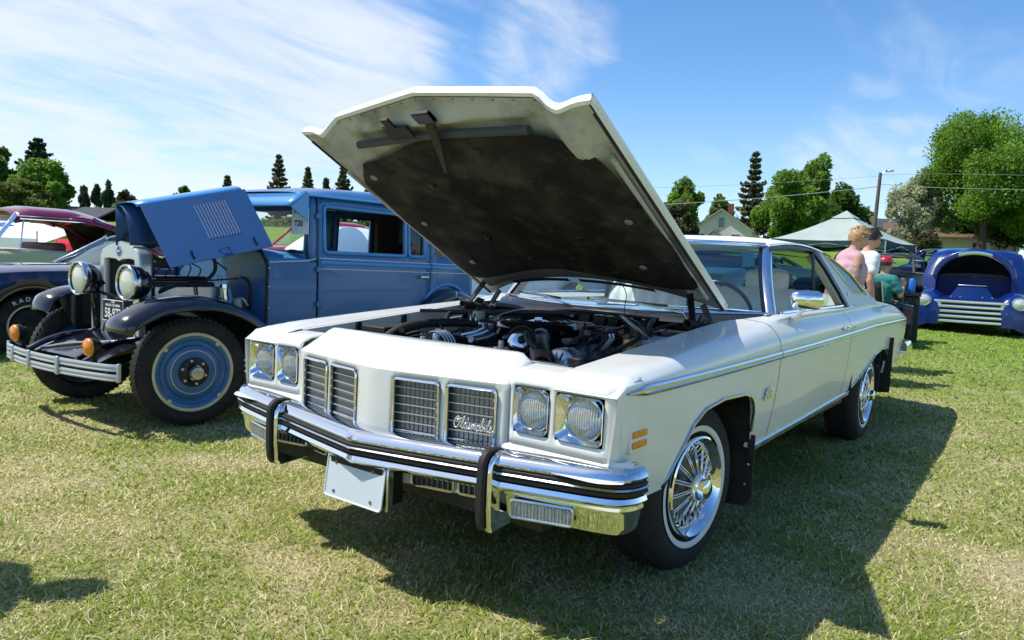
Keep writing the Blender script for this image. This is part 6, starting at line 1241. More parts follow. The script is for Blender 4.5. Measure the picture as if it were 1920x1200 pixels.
def standing(name, label, loc, rz, k, shirt, pants, hairm, tattoo=False, lean=.06, hair=1, sleeves=False, glasses=True, arm='front', strap=False, bulk=1.):
    """person facing local +x; k scales a 1.70 m figure"""
    t = thing(name, label, 'person', loc, rz); L = lambda x, y, z: Vector((x*k, y*k, z*k)); ln = lean
    pel = ('pel', L(0, 0, .92), (.15*k, .115*k)); ch = [[pel, ('bel', L(.01+ln*.3, 0, 1.05), (.12*k, .095*k)), ('che', L(ln*.9, 0, 1.24), (.13*k, .10*k)), ('nek0', L(ln*1.2, 0, 1.40), (.085*k, .07*k)), ('nek', L(ln*1.6+.01, 0, 1.47), (.055*k, .058*k)), ('skl', L(ln*1.9+.02, 0, 1.55), (.055*k, .06*k))]]
    wr = {}
    for s, n in ((1, 'l'), (-1, 'r')):
        ch.append([pel, (n+'hip', L(-.01, .095*s, .86), .095*k), (n+'thi', L(.01, .105*s, .66), .078*k), (n+'kne', L(.02, .11*s, .48), .056*k), (n+'cal', L(-.005, .115*s, .33), .054*k), (n+'ank', L(-.01, .12*s, .10), .036*k), (n+'toe', L(.10, .13*s, .035), (.036*k, .03*k)), (n+'tip', L(.17, .14*s, .03), (.03*k, .02*k))])
        sh = L(ln*1.05, .175*s, 1.375)
        if arm == 'front': el = L(ln*.6-.03, .235*s, 1.10); w_ = L(ln*.6+.17, .16*s, .98); d = (w_-el)
        else: el = L(ln*.6-.05, .24*s, 1.09); w_ = L(ln*.4+.02, .25*s, .84); d = (w_-el)
        ch.append([('nek0', None, 0), (n+'sh', sh, .060*k), (n+'bi', sh.lerp(el, .5), .050*k), (n+'el', el, .041*k), (n+'fo', el.lerp(w_, .4), .040*k), (n+'w', w_, .024*k)])
        ch += hand_chains(n+'w', w_, d, (Vector((0, 0, 1)) if arm == 'front' else Vector((1, 0, 0))), Vector((0, s, 0)), k*1.05, .8)
    K = {}
    V, E, R = chain_set(ch); skin_mesh('body', V, E, R, SKIN, t)
    # top
    c2 = [[('a', L(.0, 0, .90), (.172*k, .135*k)), ('b', L(.01+ln*.3, 0, 1.05), (.158*k, .128*k)), ('c', L(ln*.9, 0, 1.24), (.176*k, .136*k)), ('d', L(ln*1.1, 0, 1.36), (.125*k, .09*k)), ('e', L(ln*1.2, 0, 1.405), (.09*k, .075*k))]]
    for s, n in ((1, 'l'), (-1, 'r')):
        sh = L(ln*1.05, .165*s, 1.375); el = L(ln*.6-.03, .235*s, 1.10); c2.append([('d', None, 0), (n+'s', sh, (.085*k if sleeves else .055*k))]+([(n+'m', sh.lerp(el, .6), .078*k)] if sleeves else []))
    c2 = [[(a_, p_, (r_[0]*bulk, r_[1]*bulk) if isinstance(r_, tuple) else r_*(.5+.5*bulk)) for a_, p_, r_ in c_] for c_ in c2]
    skin_mesh('shirt', *chain_set(c2), shirt, t, voxel=.013, fold=.03)
    c3 = [[('p', L(0, 0, .93), (.165*k, .128*k)), ('q', L(0, 0, .84), (.15*k, .12*k))]]
    for s, n in ((1, 'l'), (-1, 'r')): c3.append([('p', None, 0), (n+'1', L(-.005, .10*s, .80), .105*k), (n+'2', L(.01, .107*s, .62), .09*k), (n+'3', L(.02, .11*s, .46), .075*k), (n+'4', L(-.005, .118*s, .14), .065*k)])
    skin_mesh('trousers', *chain_set(c3), pants, t, voxel=.014, fold=.03)
    for s in (1, -1): G().box(L(.07, .132*s, .045), (.27*k, .095*k, .075*k)).obj('shoe', SHOE, t, bevel=.02, seg=3)
    if tattoo:
        for s, n in ((-1, 'r'),):
            sh = L(ln*1.05, .178*s, 1.36); el = L(ln*.6-.03, .236*s, 1.10); w_ = L(ln*.6+.17, .16*s, .98)
            G().tube([sh.lerp(el, q) for q in (.12, .3, .5, .7, .88)], [.052*k, .0545*k, .053*k, .049*k, .045*k], 14, cap=False).obj('tattoo_sleeve', TATT, t, smooth=True)
            G().tube([w_.lerp(el, q) for q in (.10, .22)], [.028*k, .030*k], 12, cap=False).obj('bracelet', CHROME_W, t, smooth=True)
    if strap:
        G().tube(spline([L(ln-.19, -.10, 1.02), L(ln-.205, -.04, 1.16), L(ln-.18, .03, 1.29), L(ln*1.1-.10, .09, 1.41), L(ln*1.1+.02, .11, 1.45), L(ln*1.1+.15, .06, 1.33), L(.21, -.12, 1.05)], 5), .014*k, 6).obj('bag_strap', mat('dark_strap', (.05, .045, .05), .7), t)
    head(t, L(ln*1.9+.045, 0, 1.60), 0, .16, k, hairm, hair, glasses); return t
q = pix(1582, 500, 7.9); WOM = standing('person', 'person in pink tank top with tattooed arm and short blond hair behind the white coupe', (q.x, q.y, gz(q.x, q.y)), math.radians(130), .965, PINK, JEANS, HAIRB, True, strap=True, bulk=1.38)
q = pix(1612, 505, 8.7); standing('person', 'person in white shirt and dark sunglasses standing just behind the person in pink', (q.x, q.y, gz(q.x, q.y)), math.radians(135), .96, WSHIRT, SHORTS, HAIRD, hair=2, sleeves=True, arm='down', lean=.05)
# unseen figure left of the view, added to cast the shadow across the grass
standing('person', 'person in white cotton shirt standing on the grass in front of the blue sedan bumper', (2.42, -1.60, 0), math.radians(150), 1.0, WSHIRT, JEANS, HAIRD, hair=2, sleeves=True, arm='down')
def seated(loc, rz):
    t = thing('person', 'seated person in teal shirt and red cap holding something up under the canopy', 'person', loc, rz); L = lambda x, y, z: Vector((x, y, z)); ch = [[('pel', L(0, 0, .46), (.15, .12)), ('bel', L(-.02, 0, .60), (.135, .11)), ('che', L(-.02, 0, .80), (.155, .115)), ('nek0', L(0, 0, .96), (.085, .07)), ('nek', L(.01, 0, 1.03), .055), ('skl', L(.02, 0, 1.10), .055)]]
    for s, n in ((1, 'l'), (-1, 'r')):
        ch.append([('pel', None, 0), (n+'hip', L(.06, .10*s, .47), .09), (n+'thi', L(.25, .13*s, .49), .078), (n+'kne', L(.44, .14*s, .50), .056), (n+'cal', L(.45, .14*s, .30), .052), (n+'ank', L(.44, .14*s, .08), .036), (n+'toe', L(.56, .15*s, .035), .032)])
        sh = L(0, .175*s, .94); el = L(.06, .26*s, .70); w_ = L(.26, .14*s, .86) if s < 0 else L(.28, .15*s, .62); ch.append([('nek0', None, 0), (n+'sh', sh, .058), (n+'el', el, .041), (n+'w', w_, .025)]); ch += hand_chains(n+'w', w_, w_-el, (0, 0, 1), (0, s, 0), 1.05, .9)
    skin_mesh('body', *chain_set(ch), SKIN, t)
    c2 = [[('a', L(0, 0, .46), (.17, .14)), ('b', L(-.02, 0, .60), (.16, .135)), ('c', L(-.02, 0, .80), (.178, .138)), ('d', L(0, 0, .93), (.125, .09)), ('e', L(0, 0, .97), (.085, .075))]]
    for s, n in ((1, 'l'), (-1, 'r')): c2.append([('d', None, 0), (n+'s', L(0, .165*s, .94), .07), (n+'m', L(.04, .235*s, .78), .066)])
    skin_mesh('shirt', *chain_set(c2), TEAL, t, voxel=.013, fold=.035)
    c3 = [[('p', L(0, 0, .46), (.165, .13))]]
    for s, n in ((1, 'l'), (-1, 'r')): c3.append([('p', None, 0), (n+'1', L(.10, .11*s, .48), .10), (n+'2', L(.28, .13*s, .49), .092), (n+'3', L(.44, .14*s, .49), .075), (n+'4', L(.45, .14*s, .16), .06)])
    skin_mesh('trousers', *chain_set(c3), JEANS, t, voxel=.014, fold=.03)
    h = head(t, L(.03, 0, 1.16), 0, .05, 1.0, HAIRD, 2, False); P = [[(.118*math.sin(a)*math.cos(b)-.006, .098*math.sin(a)*math.sin(b), .030+.108*math.cos(a)) for b in arange(0, 2*PI, .3)[:-1]] for a in arange(.02, PI/2, .25)]
    G().grid(P, close_v=True).obj('cap', RED, h, smooth=True); G().poly([(.09, -.07, .04), (.17, -.05, .03), (.185, 0, .03), (.17, .05, .03), (.09, .07, .04)], (0, 0, .008)).obj('cap_peak', RED, h); return t
q = pix(1657, 520, 11.2); SP = Vector((q.x, q.y, gz(q.x, q.y))); seated(SP, math.radians(150))
def folding_chair(loc, rz, fabric, label, k=1.0):
    t = thing('folding_chair', label, 'chair', loc, rz); g = lambda a, b, r=.011: G().tube([Vector(a)*k, Vector(b)*k], r*k, 7).obj('leg', ALU, t)
    for s in (1, -1): g((.25, .25*s, 0), (-.22, .25*s, .50)); g((-.25, .25*s, 0), (.22, .25*s, .50)); G().tube([Vector((-.22, .25*s, .36))*k, Vector((-.34, .25*s, .90))*k], .011*k, 7).obj('back_post', ALU, t); G().tube([Vector((-.27, .27*s, .60))*k, Vector((.22, .27*s, .60))*k], .014*k, 7).obj('arm_rest', BLACK_S, t)
    G().grid([[Vector((lerp(.22, -.22, u), y, .42-.03*math.sin(u*PI)-.03*(1-(y/.25)**2)))*k for u in arange(0, 1, .25)] for y in arange(-.25, .25, .1)]).obj('seat', fabric, t, smooth=True, solid=.004); G().grid([[Vector((lerp(-.23, -.34, u)-.03*(1-(y/.25)**2), y, lerp(.44, .90, u)))*k for u in arange(0, 1, .25)] for y in arange(-.25, .25, .1)]).obj('backrest', fabric, t, smooth=True, solid=.004); return t
folding_chair(SP, math.radians(150), mat('black_canvas', (.015, .015, .016), .8), 'black canvas folding chair under the seated person')
q = pix(1735, 515, 15.5); folding_chair(Vector((q.x, q.y, gz(q.x, q.y))), math.radians(20), mat('tan_canvas', (.50, .38, .24), .8), 'tan folding chair with nobody in it beside the black coupe', 1.0)
# ============================================================ CANOPY
CLOTH_L = mat('pale_canopy_cloth', (.38, .44, .40), .8, vary=.08, vscale=2.5, bump=.5, bscale=5); CLOTH_G = mat('dark_green_canopy_cloth', (.012, .045, .05), .75, vary=.15, vscale=3, bump=.3, bscale=8)
def canopy():
    cf = Vector((pix(1661, 449, 19.3))); th = math.radians(-5)
    ex = Vector((math.sin(th), -math.cos(th), 0)); ey = Vector((-math.cos(th), -math.sin(th), 0)); Lx, Ly = 3.05, 3.05; gz0 = gz(cf.x, cf.y); ze = cf.z-gz0
    t = thing('canopy_tent', 'pop-up canopy with pale roof and dark green valance on thin grey legs', 'canopy', (cf.x, cf.y, gz0)); O = Vector((0, 0, 0)); Cn = lambda u, v, z: O+ex*(u*Lx)+ey*(v*Ly)+Vector((0, 0, z)); pk = .84
    P = []
    for r in arange(0, 1, .1):
        row = []; hgt = ze+pk*(1-r)**1.25
        for e in range(4):
            c4 = [(0, 0), (1, 0), (1, 1), (0, 1)]; (a0, b0), (a1, b1) = c4[e], c4[(e+1) % 4]
            for k in range(6): u, v = lerp(a0, a1, k/6), lerp(b0, b1, k/6); row.append(Cn(.5+(u-.5)*r, .5+(v-.5)*r, hgt-.05*r*math.sin(k/6*PI)))
        P.append(row)
    rf = G().grid(P[1:], close_v=True).obj('roof', CLOTH_L, t, smooth=30); P2 = [[q+Vector((0, 0, .055)) for q in P[0]], [q+Vector((0, 0, .04)) for q in P[1]], [q+Vector((0, 0, .03)) for q in P[2]]]; G().grid(P2, close_v=True).obj('vent_cap', CLOTH_L, rf, smooth=30)
    for e in range(4):
        c4 = [(0, 0), (1, 0), (1, 1), (0, 1)]; (a0, b0), (a1, b1) = c4[e], c4[(e+1) % 4]; rows = []
        for k in arange(0, 1, .04): u, v = lerp(a0, a1, k), lerp(b0, b1, k); w = .012*math.sin(k*41)+.008*math.sin(k*77); n = Vector((0, 0, 0)); rows.append([Cn(u, v, ze-.05*math.sin(k*PI)+.004), Cn(u+w*.2, v+w*.2, ze-.13), Cn(u+w, v-w, ze-.26+.02*math.sin(k*23)+.04*math.sin(k*PI))])
        G().grid(rows).obj('valance', CLOTH_G, t, smooth=True)
    for u, v in ((0, 0), (1, 0), (1, 1), (0, 1)):
        p = Cn(u, v, ze-.01); gd = gz(p.x+cf.x, p.y+cf.y)-gz0; G().tube([(p.x, p.y, gd), (p.x, p.y, ze-.03)], .016, 8).obj('leg', ALU, t); G().box((p.x, p.y, gd+.01), (.10, .10, .02)).obj('foot', ALU, t)
    for (u0, v0), (u1, v1) in (((0, 0), (1, 0)), ((1, 0), (1, 1)), ((1, 1), (0, 1)), ((0, 1), (0, 0))): G().tube([Cn(u0, v0, ze-.30), Cn(.5*(u0+u1), .5*(v0+v1), ze-.12), Cn(u1, v1, ze-.30)], .011, 6).obj('truss', ALU, t)
canopy()
# black utility trailer with tool box, blue bottle
q = gp(1668, 10.9); TR = thing('utility_trailer', 'low black utility trailer loaded with dark gear between the people and the pickup', 'trailer', q, math.radians(200)); TR.scale = (.58, .58, .80)
G().box((0, 0, .42), (1.5, .85, .05)).obj('deck', BLACK_M, TR, bevel=.01)
for s in (1, -1): G().box((0, .43*s, .56), (1.5, .025, .24)).obj('side_board', BLACK_M, TR, bevel=.006); G().tube([(-.75, .43*s, .74), (.75, .43*s, .74)], .012, 6).obj('rail', ALU, TR); plain_wheel(TR, (0, .55*s, .25), s, .25, .14, rim=.13)
G().box((.3, .1, .58), (.5, .45, .28)).obj('gear_box', BLACK_M, TR, bevel=.03); G().tube([(.75, 0, .42), (1.3, 0, .42)], .03, 8).obj('draw_bar', BLACK_M, TR); G().tube([(1.25, 0, .42), (1.25, 0, 0)], .025, 8).obj('jockey_leg', BLACK_M, TR)
q = pix(1711, 528, 11.3); tag(G().lathe([(.0005, .22), (.03, .215), (.046, .19), (.048, .03), (.042, 0), (.0005, 0)], (0, 0, 0), 'z', 18).obj('blue_jug', mat('blue_plastic', (.01, .16, .62), .35), None, smooth=40), 'bright blue plastic jug standing on a black cooler beside the trailer', 'jug').location = (q.x, q.y, q.z-.17)
jz = q.z-.17; gq = gz(q.x, q.y); cb_ = thing('cooler_box', 'black cooler box with lid under the blue jug', 'cooler', (q.x, q.y, gq), .3); hh = jz-gq; G().box((0, 0, (hh-.06)/2), (.22, .22, hh-.06)).obj('box', BLACK_M, cb_, bevel=.02); G().box((0, 0, hh-.03), (.24, .24, .06)).obj('lid', BLACK_S, cb_, bevel=.015)
# red and blue folding chairs left of the white coupe, white car end beyond
q = gp(893, 9.2); folding_chair(q, math.radians(60), mat('red_canvas', (.62, .012, .03), .8), 'red folding chair between the blue sedan and the white coupe', .9); q = gp(930, 9.6); folding_chair(q, math.radians(40), mat('blue_canvas', (.02, .025, .30), .8), 'navy blue folding chair beside the red one', .9)
# dome tent and sunshade seen through the sedan's windows
def dome(px, dep, r, hh_, m1, m2, name, label):
    q = gp(px, dep); t = thing(name, label, 'tent', q, .4); n = 8
    for k in range(n): a0, a1 = 2*PI*k/n, 2*PI*(k+1)/n; G().grid([[(r*math.cos(lerp(a0, a1, u))*math.cos(v)*(1-.04*math.sin(u*PI)), r*math.sin(lerp(a0, a1, u))*math.cos(v)*(1-.04*math.sin(u*PI)), hh_*math.sin(v)) for v in arange(0, PI/2, .2)] for u in (0, .25, .5, .75, 1)]).obj('panel', m1 if k % 2 else m2, t, smooth=50)
    return t
dome(655, 12.5, 1.5, 1.35, mat('tent_white', (.78, .80, .82), .7), mat('tent_blue', (.16, .27, .42), .7), 'dome_tent', 'white and grey blue dome tent seen through the blue sedan window')
def shade(px, dep):
    q = gp(px, dep); t = thing('sun_shelter', 'white sun shelter with blue star patch seen through the cream hardtop windows', 'shelter', q, math.radians(25)); W_ = mat('tent_white', (.78, .80, .82), .7)
    G().grid([[(x, y, 1.22-.40*abs(x)/1.3-.1*(y/1.5)**2) for x in arange(-1.5, 1.5, .25)] for y in arange(-1.6, 1.6, .4)]).obj('roof', W_, t, smooth=30); G().grid([[(1.5, y, z) for z in (.1, .76)] for y in (-1.6, 1.6)]).obj('wall', W_, t)
    pts = []
    for k in range(10): a = PI*k/5; rr = .42 if k % 2 == 0 else .18; sx_ = .72+rr*math.sin(a)*.8; pts.append((sx_, -.1+rr*math.cos(a), 1.226-.3077*sx_))
    G().poly(pts, (.003, 0, .006)).obj('star_patch', mat('flag_blue', (.01, .05, .55), .7), t)
    for x in (-1.5, 1.5):
        for y in (-1.6, 1.6): G().tube([(x, y, 0), (x, y, .9)], .015, 6).obj('pole', ALU, t)
shade(60, 15.5)
q = gp(95, 13.2); folding_chair(q, math.radians(20), mat('red_canvas', (.62, .012, .03), .8), 'red folding chair in front of the white sun shelter', 1.0)
# ============================================================ TREES, HOUSES, POLE
BARK = mat('bark', (.075, .055, .040), .9, vary=.3, vscale=3, bump=.5, bscale=12)
LEAF = leafy_mat('leaves', .45, .5, .45); NEEDLE = leafy_mat('needles', .2, .6, .4)
def leaf_quads(C3, size, cols, r, name, m, parent, flat=.0):
    n = len(C3); a = r.normal(size=(n, 3)); a /= np.linalg.norm(a, axis=1)[:, None]; b = r.normal(size=(n, 3)); b -= a*np.sum(a*b, 1)[:, None]; b /= np.linalg.norm(b, axis=1)[:, None]
    s = (size*(.55+.9*r.random(n)))[:, None]; u, v = a*s*.75, b*s*.45
    V3 = np.stack([C3-u*.9, C3-v*.9, C3+u, C3+v], 1).reshape(-1, 3); F = np.arange(4*n).reshape(n, 4); C4 = np.ones((n, 4, 4)); C4[:, :, :3] = cols[:, None, :]
    return put(name, np_mesh(name, V3, F, n, [m], C4.reshape(-1, 4)), parent)
def limb(p0, p1, r0, r1, parent, name, bend=.1, seed=0):
    rd = random.Random(seed); m = p0.lerp(p1, .5)+Vector((rd.uniform(-1, 1), rd.uniform(-1, 1), rd.uniform(-.2, .6)))*bend*(p1-p0).length; pts = spline([p0, m, p1], 4); n = len(pts)
    return G().tube(pts, [lerp(r0, r1, i/(n-1)) for i in range(n)], 8).obj(name, BARK, parent, smooth=True)
def broadleaf(name, label, px, dep, top, width, base_up, c1, c2, seed, n=9000, group=None, clumps=38, dense=1., leaf=1., shape=1.0, off=(0, 0)):
    """px column, picture y of the top, width in picture pixels; crown starts base_up metres above ground"""
    q = gp(px, dep); q += Vector((off[0], off[1], 0)); tz = pix(px, top, dep).z; H_ = max(1.5, tz-q.z); Wd = width/1386.77*dep/2; t = thing(name, label, 'tree' if H_ > 2.2 else 'shrub', q, 0, group); r = np.random.default_rng(seed); rd = random.Random(seed)
    ch = H_-base_up; cz = base_up+ch*.5; tr = max(.05, H_*.020)
    limb(Vector((0, 0, -.1)), Vector((0, 0, base_up+ch*.45)), tr*1.5, tr*.6, t, 'trunk', .02, seed)
    cl = []
    for k in range(clumps):
        th = rd.uniform(0, 2*PI); ph = math.acos(rd.uniform(-1, 1)); rr = rd.uniform(.30, .98); taper = 1-.35*shape*max(0, math.cos(ph)); c = Vector((Wd*rr*math.sin(ph)*math.cos(th)*taper, Wd*rr*math.sin(ph)*math.sin(th)*taper, cz+ch*.5*rr*math.cos(ph))); cl.append((c, rd.uniform(.13, .32)*(1.12-.35*rr)))
    cl.append((Vector((0, 0, H_-ch*.16)), .26)); cl.append((Vector((Wd*.8, 0, cz)), .22)); cl.append((Vector((-Wd*.8, 0, cz-.1*ch)), .22))
    for k, (c, s_) in enumerate(cl[:9]): limb(Vector((0, 0, base_up+ch*rd.uniform(.0, .35))), c, tr*.5, tr*.12, t, 'limb', .12, seed+k)
    C3 = []; co = []
    per = int(n*1.5)//len(cl)
    for c, s_ in cl:
        d = r.normal(size=(per, 3)); d /= np.linalg.norm(d, axis=1)[:, None]; rad = (.35+.65*r.random(per)**.5)[:, None]; sx = Wd*s_*1.35*(.85+.3*r.random()); sz = ch*.5*s_*1.25*(.85+.3*r.random()); p = d*rad*np.array([sx, sx, sz])+np.array(c)
        C3.append(p); f = r.random(per)[:, None]*.7+.3*r.random(); co.append((np.array(c1)*(1-f)+np.array(c2)*f)*(.75+.5*r.random()))
    C3 = np.concatenate(C3); co = np.concatenate(co); C3 += r.normal(size=C3.shape)*Wd*.03
    leaf_quads(C3, dep*.0040*leaf, co, r, 'crown', LEAF, t); return t
def conifer(name, label, px, dep, top, width, c1, c2, seed, group=None, droop=.25, gap=0, n=5200, bare=.06):
    q = gp(px, dep); H_ = pix(px, top, dep).z-q.z; Wd = width/1386.77*dep/2; t = thing(name, label, 'tree', q, 0, group); r = np.random.default_rng(seed)
    G().tube([(0, 0, 0), (0, 0, H_*.5), (0, 0, H_*.99)], [H_*.018, H_*.011, .02], 8).obj('trunk', BARK, t)
    lv = 17; C3 = []; co = []; k = 0; per = max(8, n//(lv*8))
    for i in range(lv):
        f = (i+.5)/lv; z = H_*(bare+(1-bare)*f); L = Wd*(1-f)**.85*(.62+.62*r.random())+.12; nb = 8
        for b in range(nb):
            a = 2*PI*(b+r.random()*.8)/nb+i; Lb = L*(.7+.5*r.random()); u = r.random(per)**.8; up = -droop*Lb*np.sin(u*2.2)+.22*Lb*u**3; w = .075*Lb*(1-u*.5)*r.normal(size=per)
            p = np.stack([np.cos(a)*Lb*u-np.sin(a)*w, np.sin(a)*Lb*u+np.cos(a)*w, z+up+r.normal(size=per)*H_*.005], 1); C3.append(p); co.append((np.array(c1)*(1-u[:, None])+np.array(c2)*u[:, None])*(.7+.6*r.random((per, 1))))
    leaf_quads(np.concatenate(C3), dep*.0040, np.concatenate(co), r, 'crown', NEEDLE, t); return t
G1, G2 = (.080, .180, .020), (.22, .38, .045)      # fresh spring green
D1, D2 = (.045, .11, .018), (.12, .23, .035); O1, O2 = (.10, .14, .030), (.19, .23, .055); S1, S2 = (.18, .22, .13), (.55, .57, .44)
N1, N2 = (.022, .042, .024), (.050, .080, .036); B1, B2 = (.055, .058, .024), (.13, .135, .05); P1, P2 = (.05, .09, .05), (.11, .17, .09)
# left side
broadleaf('dark_tree', 'dark green broadleaf tree to the left of the tall spruce', -5, 62, 283, 95, 1.0, D1, D2, 21, 7000)
conifer('spruce_tree', 'tall dark spruce with upswept branches above the maroon roof', 72, 66, 262, 120, N1, N2, 22, droop=.12, n=8000)
broadleaf('maple_tree', 'bright green maple tree in front of the tall spruce', 82, 60, 300, 105, .8, G1, G2, 23, 14000, leaf=.75)
broadleaf('willow_tree', 'olive green willow bush below the bright maple', 38, 56, 338, 105, .3, O1, O2, 24, 8000, leaf=.8)
for px, tp_, w, l in ((158, 348, 18, 'slim grey green poplar, shortest of the three by the grey roof'), (181, 346, 18, 'slim grey green poplar between the other two poplars'), (203, 338, 22, 'slim grey green poplar, tallest of the three by the grey roof')): broadleaf('poplar_tree', l, px, 92, tp_, w, 1.2, P1, P2, 30+px, 2600, clumps=18, leaf=.75, shape=.4, group='poplars by the grey roof')
broadleaf('copper_bush', 'brownish round bush right of the poplars', 236, 84, 360, 40, .4, (.06, .05, .02), (.13, .12, .04), 27, 2500)
broadleaf('garden_bush', 'low yellow green bush below the brownish bush', 222, 70, 392, 36, .2, O1, G2, 28, 2000)
broadleaf('distant_tree', 'low distant treetop behind the raised blue hood', 345, 95, 352, 40, 1, D1, D2, 29, 2000)
for px, tp_, w, l in ((424, 331, 34, 'small spruce top right of the raised blue hood'), (519, 292, 62, 'tallest spruce above the blue sedan roof'), (573, 316, 48, 'short spruce beside the tallest one above the blue sedan'), (638, 314, 66, 'broad pale tipped spruce above the blue sedan roof'), (607, 336, 30, 'stunted spruce between two bigger spruces over the sedan'), (688, 345, 46, 'spruce top half hidden by the raised white bonnet')): conifer('spruce_tree', l, px, 92, tp_, w, B1, B2, 50+px, droop=.22, n=3000, group='spruces beyond the blue sedan')
# right side
broadleaf('ash_tree', 'round green ash tree left of the cream house', 1274, 95, 332, 78, 1.0, G1, G2, 61, 11000, leaf=.7)
broadleaf('dark_bush', 'dark brown green bush under the ash tree', 1268, 92, 385, 74, .3, B1, B2, 62, 3500)
broadleaf('birch_tree', 'pale small tree behind the cream house roof', 1338, 125, 366, 56, 1, G1, O2, 63, 3500)
conifer('spruce_tree', 'tall brownish spruce behind the cream house', 1402, 112, 286, 92, B1, B2, 64, droop=.2, n=9000)
broadleaf('elm_tree', 'broad bright green elm right of the cream house', 1472, 88, 322, 135, .6, G1, G2, 65, 22000, leaf=.7)
broadleaf('elm_tree', 'taller green elm crown behind the broad one', 1512, 98, 298, 95, 2.0, D1, G2, 66, 15000, leaf=.7)
broadleaf('dark_tree', 'dark green tree between the elms and the utility pole', 1566, 92, 345, 84, .8, D1, D2, 67, 13000, leaf=.7)
broadleaf('distant_tree', 'low olive treetop left of the utility pole', 1616, 110, 388, 44, .5, O1, O2, 68, 2500)
broadleaf('blossom_tree', 'white blossoming tree right of the utility pole', 1706, 80, 328, 112, .8, S1, S2, 69, 12000, leaf=.7)
broadleaf('blossom_bush', 'small white blossoming bush beside the cream house', 1285, 93, 418, 44, .2, S1, S2, 70, 2500, leaf=.8)
broadleaf('cottonwood_tree', 'huge bright green cottonwood behind the royal blue pickup', 1835, 76, 212, 250, 2.2, G1, G2, 71, 60000, clumps=75, shape=.5, leaf=.62)
broadleaf('cottonwood_tree', 'second huge cottonwood leaning past the blue pickup cab', 1995, 80, 222, 240, 2.2, G1, G2, 72, 26000, clumps=40, shape=.5, leaf=.7)
broadleaf('dark_tree', 'dark green understory tree below the huge cottonwood', 1850, 84, 372, 190, .5, D1, D2, 73, 11000)
broadleaf('round_shrub', 'rounded olive shrub at the lawn edge by the white siding', 1728, 71, 440, 62, .05, (.05, .055, .02), (.13, .13, .05), 74, 4500, leaf=.7)
for k, (px, tp_, w, l) in enumerate(((880, 430, 120, 'hedge of dark shrubs hidden behind the raised bonnet'), (1120, 420, 160, 'dark shrubs behind the coupe roof'), (1610, 425, 110, 'dark hedge shrubs behind the canopy'), (300, 420, 120, 'shrubs behind the raised blue hood'), (560, 425, 170, 'dark shrubs seen through the blue sedan windows'), (700, 428, 150, 'leafy shrubs seen through the rear door pane of the sedan'))): broadleaf('hedge_shrub', l, px, 88, tp_, w, .1, D1, O2, 80+k, 3500)
# ------------------------------------------------------------ houses
SHING = mat('grey_shingle', (.075, .08, .09), .9, vary=.2, vscale=4, bump=.3, bscale=10); STUC = mat('cream_stucco', (.78, .73, .64), .9, vary=.05); TRIMW = mat('white_trim', (.78, .77, .73), .6); PANE = mat('window_pane', (.06, .08, .10), .1, coat=1.)
def window(par, c, w, h, ax=(0, 1, 0), nrm=(1, 0, 0)):
    c = Vector(c); ax = Vector(ax); nrm = Vector(nrm); R = Matrix((nrm, ax, Vector((0, 0, 1)))).transposed(); f = G(); f.box(c+nrm*.02, (.05, w+.16, h+.16), R); fo = f.obj('window', TRIMW, par); G().box(c+nrm*.05, (.02, w, h), R).obj('pane', PANE, fo); G().box(c+nrm*.065, (.015, w, .04), R).obj('glazing_bar', TRIMW, fo)
def gable(name, label, px, dep, eave_y, peak_y, wpx, rz, wall, roofm, length, porch=False, kind=0):
    q = gp(px, dep); zp = pix(px, peak_y, dep).z-q.z; ze = pix(px, eave_y, dep).z-q.z; hw_ = wpx/1386.77*dep/2; t = thing(name, label, 'house', q, rz)
    w = G(); w.poly([(0, -hw_, 0), (0, hw_, 0), (0, hw_, ze), (0, 0, zp), (0, -hw_, ze)], (-length, 0, 0)); w.obj('wall', wall, t, smooth=False)
    ov = .35; sl = (zp-ze)/hw_
    rf = None
    for s in (1, -1):
        a, b = Vector((ov, 0, zp+.06)), Vector((ov, s*(hw_+ov), ze-sl*ov+.06)); o = G().poly([a, b, b+Vector((-length-2*ov, 0, 0)), a+Vector((-length-2*ov, 0, 0))], (0, 0, .14)).obj('roof_slope', roofm, t, smooth=False); rf = rf or o
        G().bar(a+Vector((.02, 0, 0)), b+Vector((.02, 0, 0)), .06, .26, up=(1, 0, 0)).obj('barge_board', TRIMW, t)
        n = int((hw_+ov)*1.0/.55)
        for k in range(1, 12): p = a.lerp(b, k/12)+Vector((0, 0, .15)); G().box(p+Vector((-length/2-ov, 0, 0)), (length+2*ov, .05, .02), Matrix.Rotation(math.atan(sl)*-s, 3, 'X')).obj('shingle_course', roofm, o)
    return t, hw_, ze, zp, rf
hs, hw_, ze, zp, rf = gable('cream_house', 'cream stucco gabled house with white trim and dark grey shingle roof', 1346, 100, 432, 394, 112, math.radians(14), STUC, SHING, 10)
window(hs, (0, .0, lerp(ze, zp, .40)), .75, 1.3); window(hs, (0, 1.9, ze-1.05), 1.0, 1.1); window(hs, (0, -2.6, ze-1.05), .9, 1.0)
pc = G(); pc.poly([(1.4, -1.8, 0), (1.4, .5, 0), (1.4, .5, ze-1.2), (1.4, -.65, ze-.15), (1.4, -1.8, ze-1.2)], (-1.4, 0, 0)); po = pc.obj('porch', STUC, hs, smooth=False)
for s in (1, -1): G().poly([(1.7, -.65, ze-.08), (1.7, -.65+s*1.5, ze-1.38), (-.0, -.65+s*1.5, ze-1.38), (-.0, -.65, ze-.08)], (0, 0, .12)).obj('porch_roof', SHING, po, smooth=False); G().bar((1.72, -.65, ze-.02), (1.72, -.65+s*1.5, ze-1.32), .05, .2, up=(1, 0, 0)).obj('porch_trim', TRIMW, po)
G().lathe([(.75, 0), (.75, .03), (.001, .03)], (1.42, -.65, ze-1.6), 'x', 20).obj('arched_door', TRIMW, po)
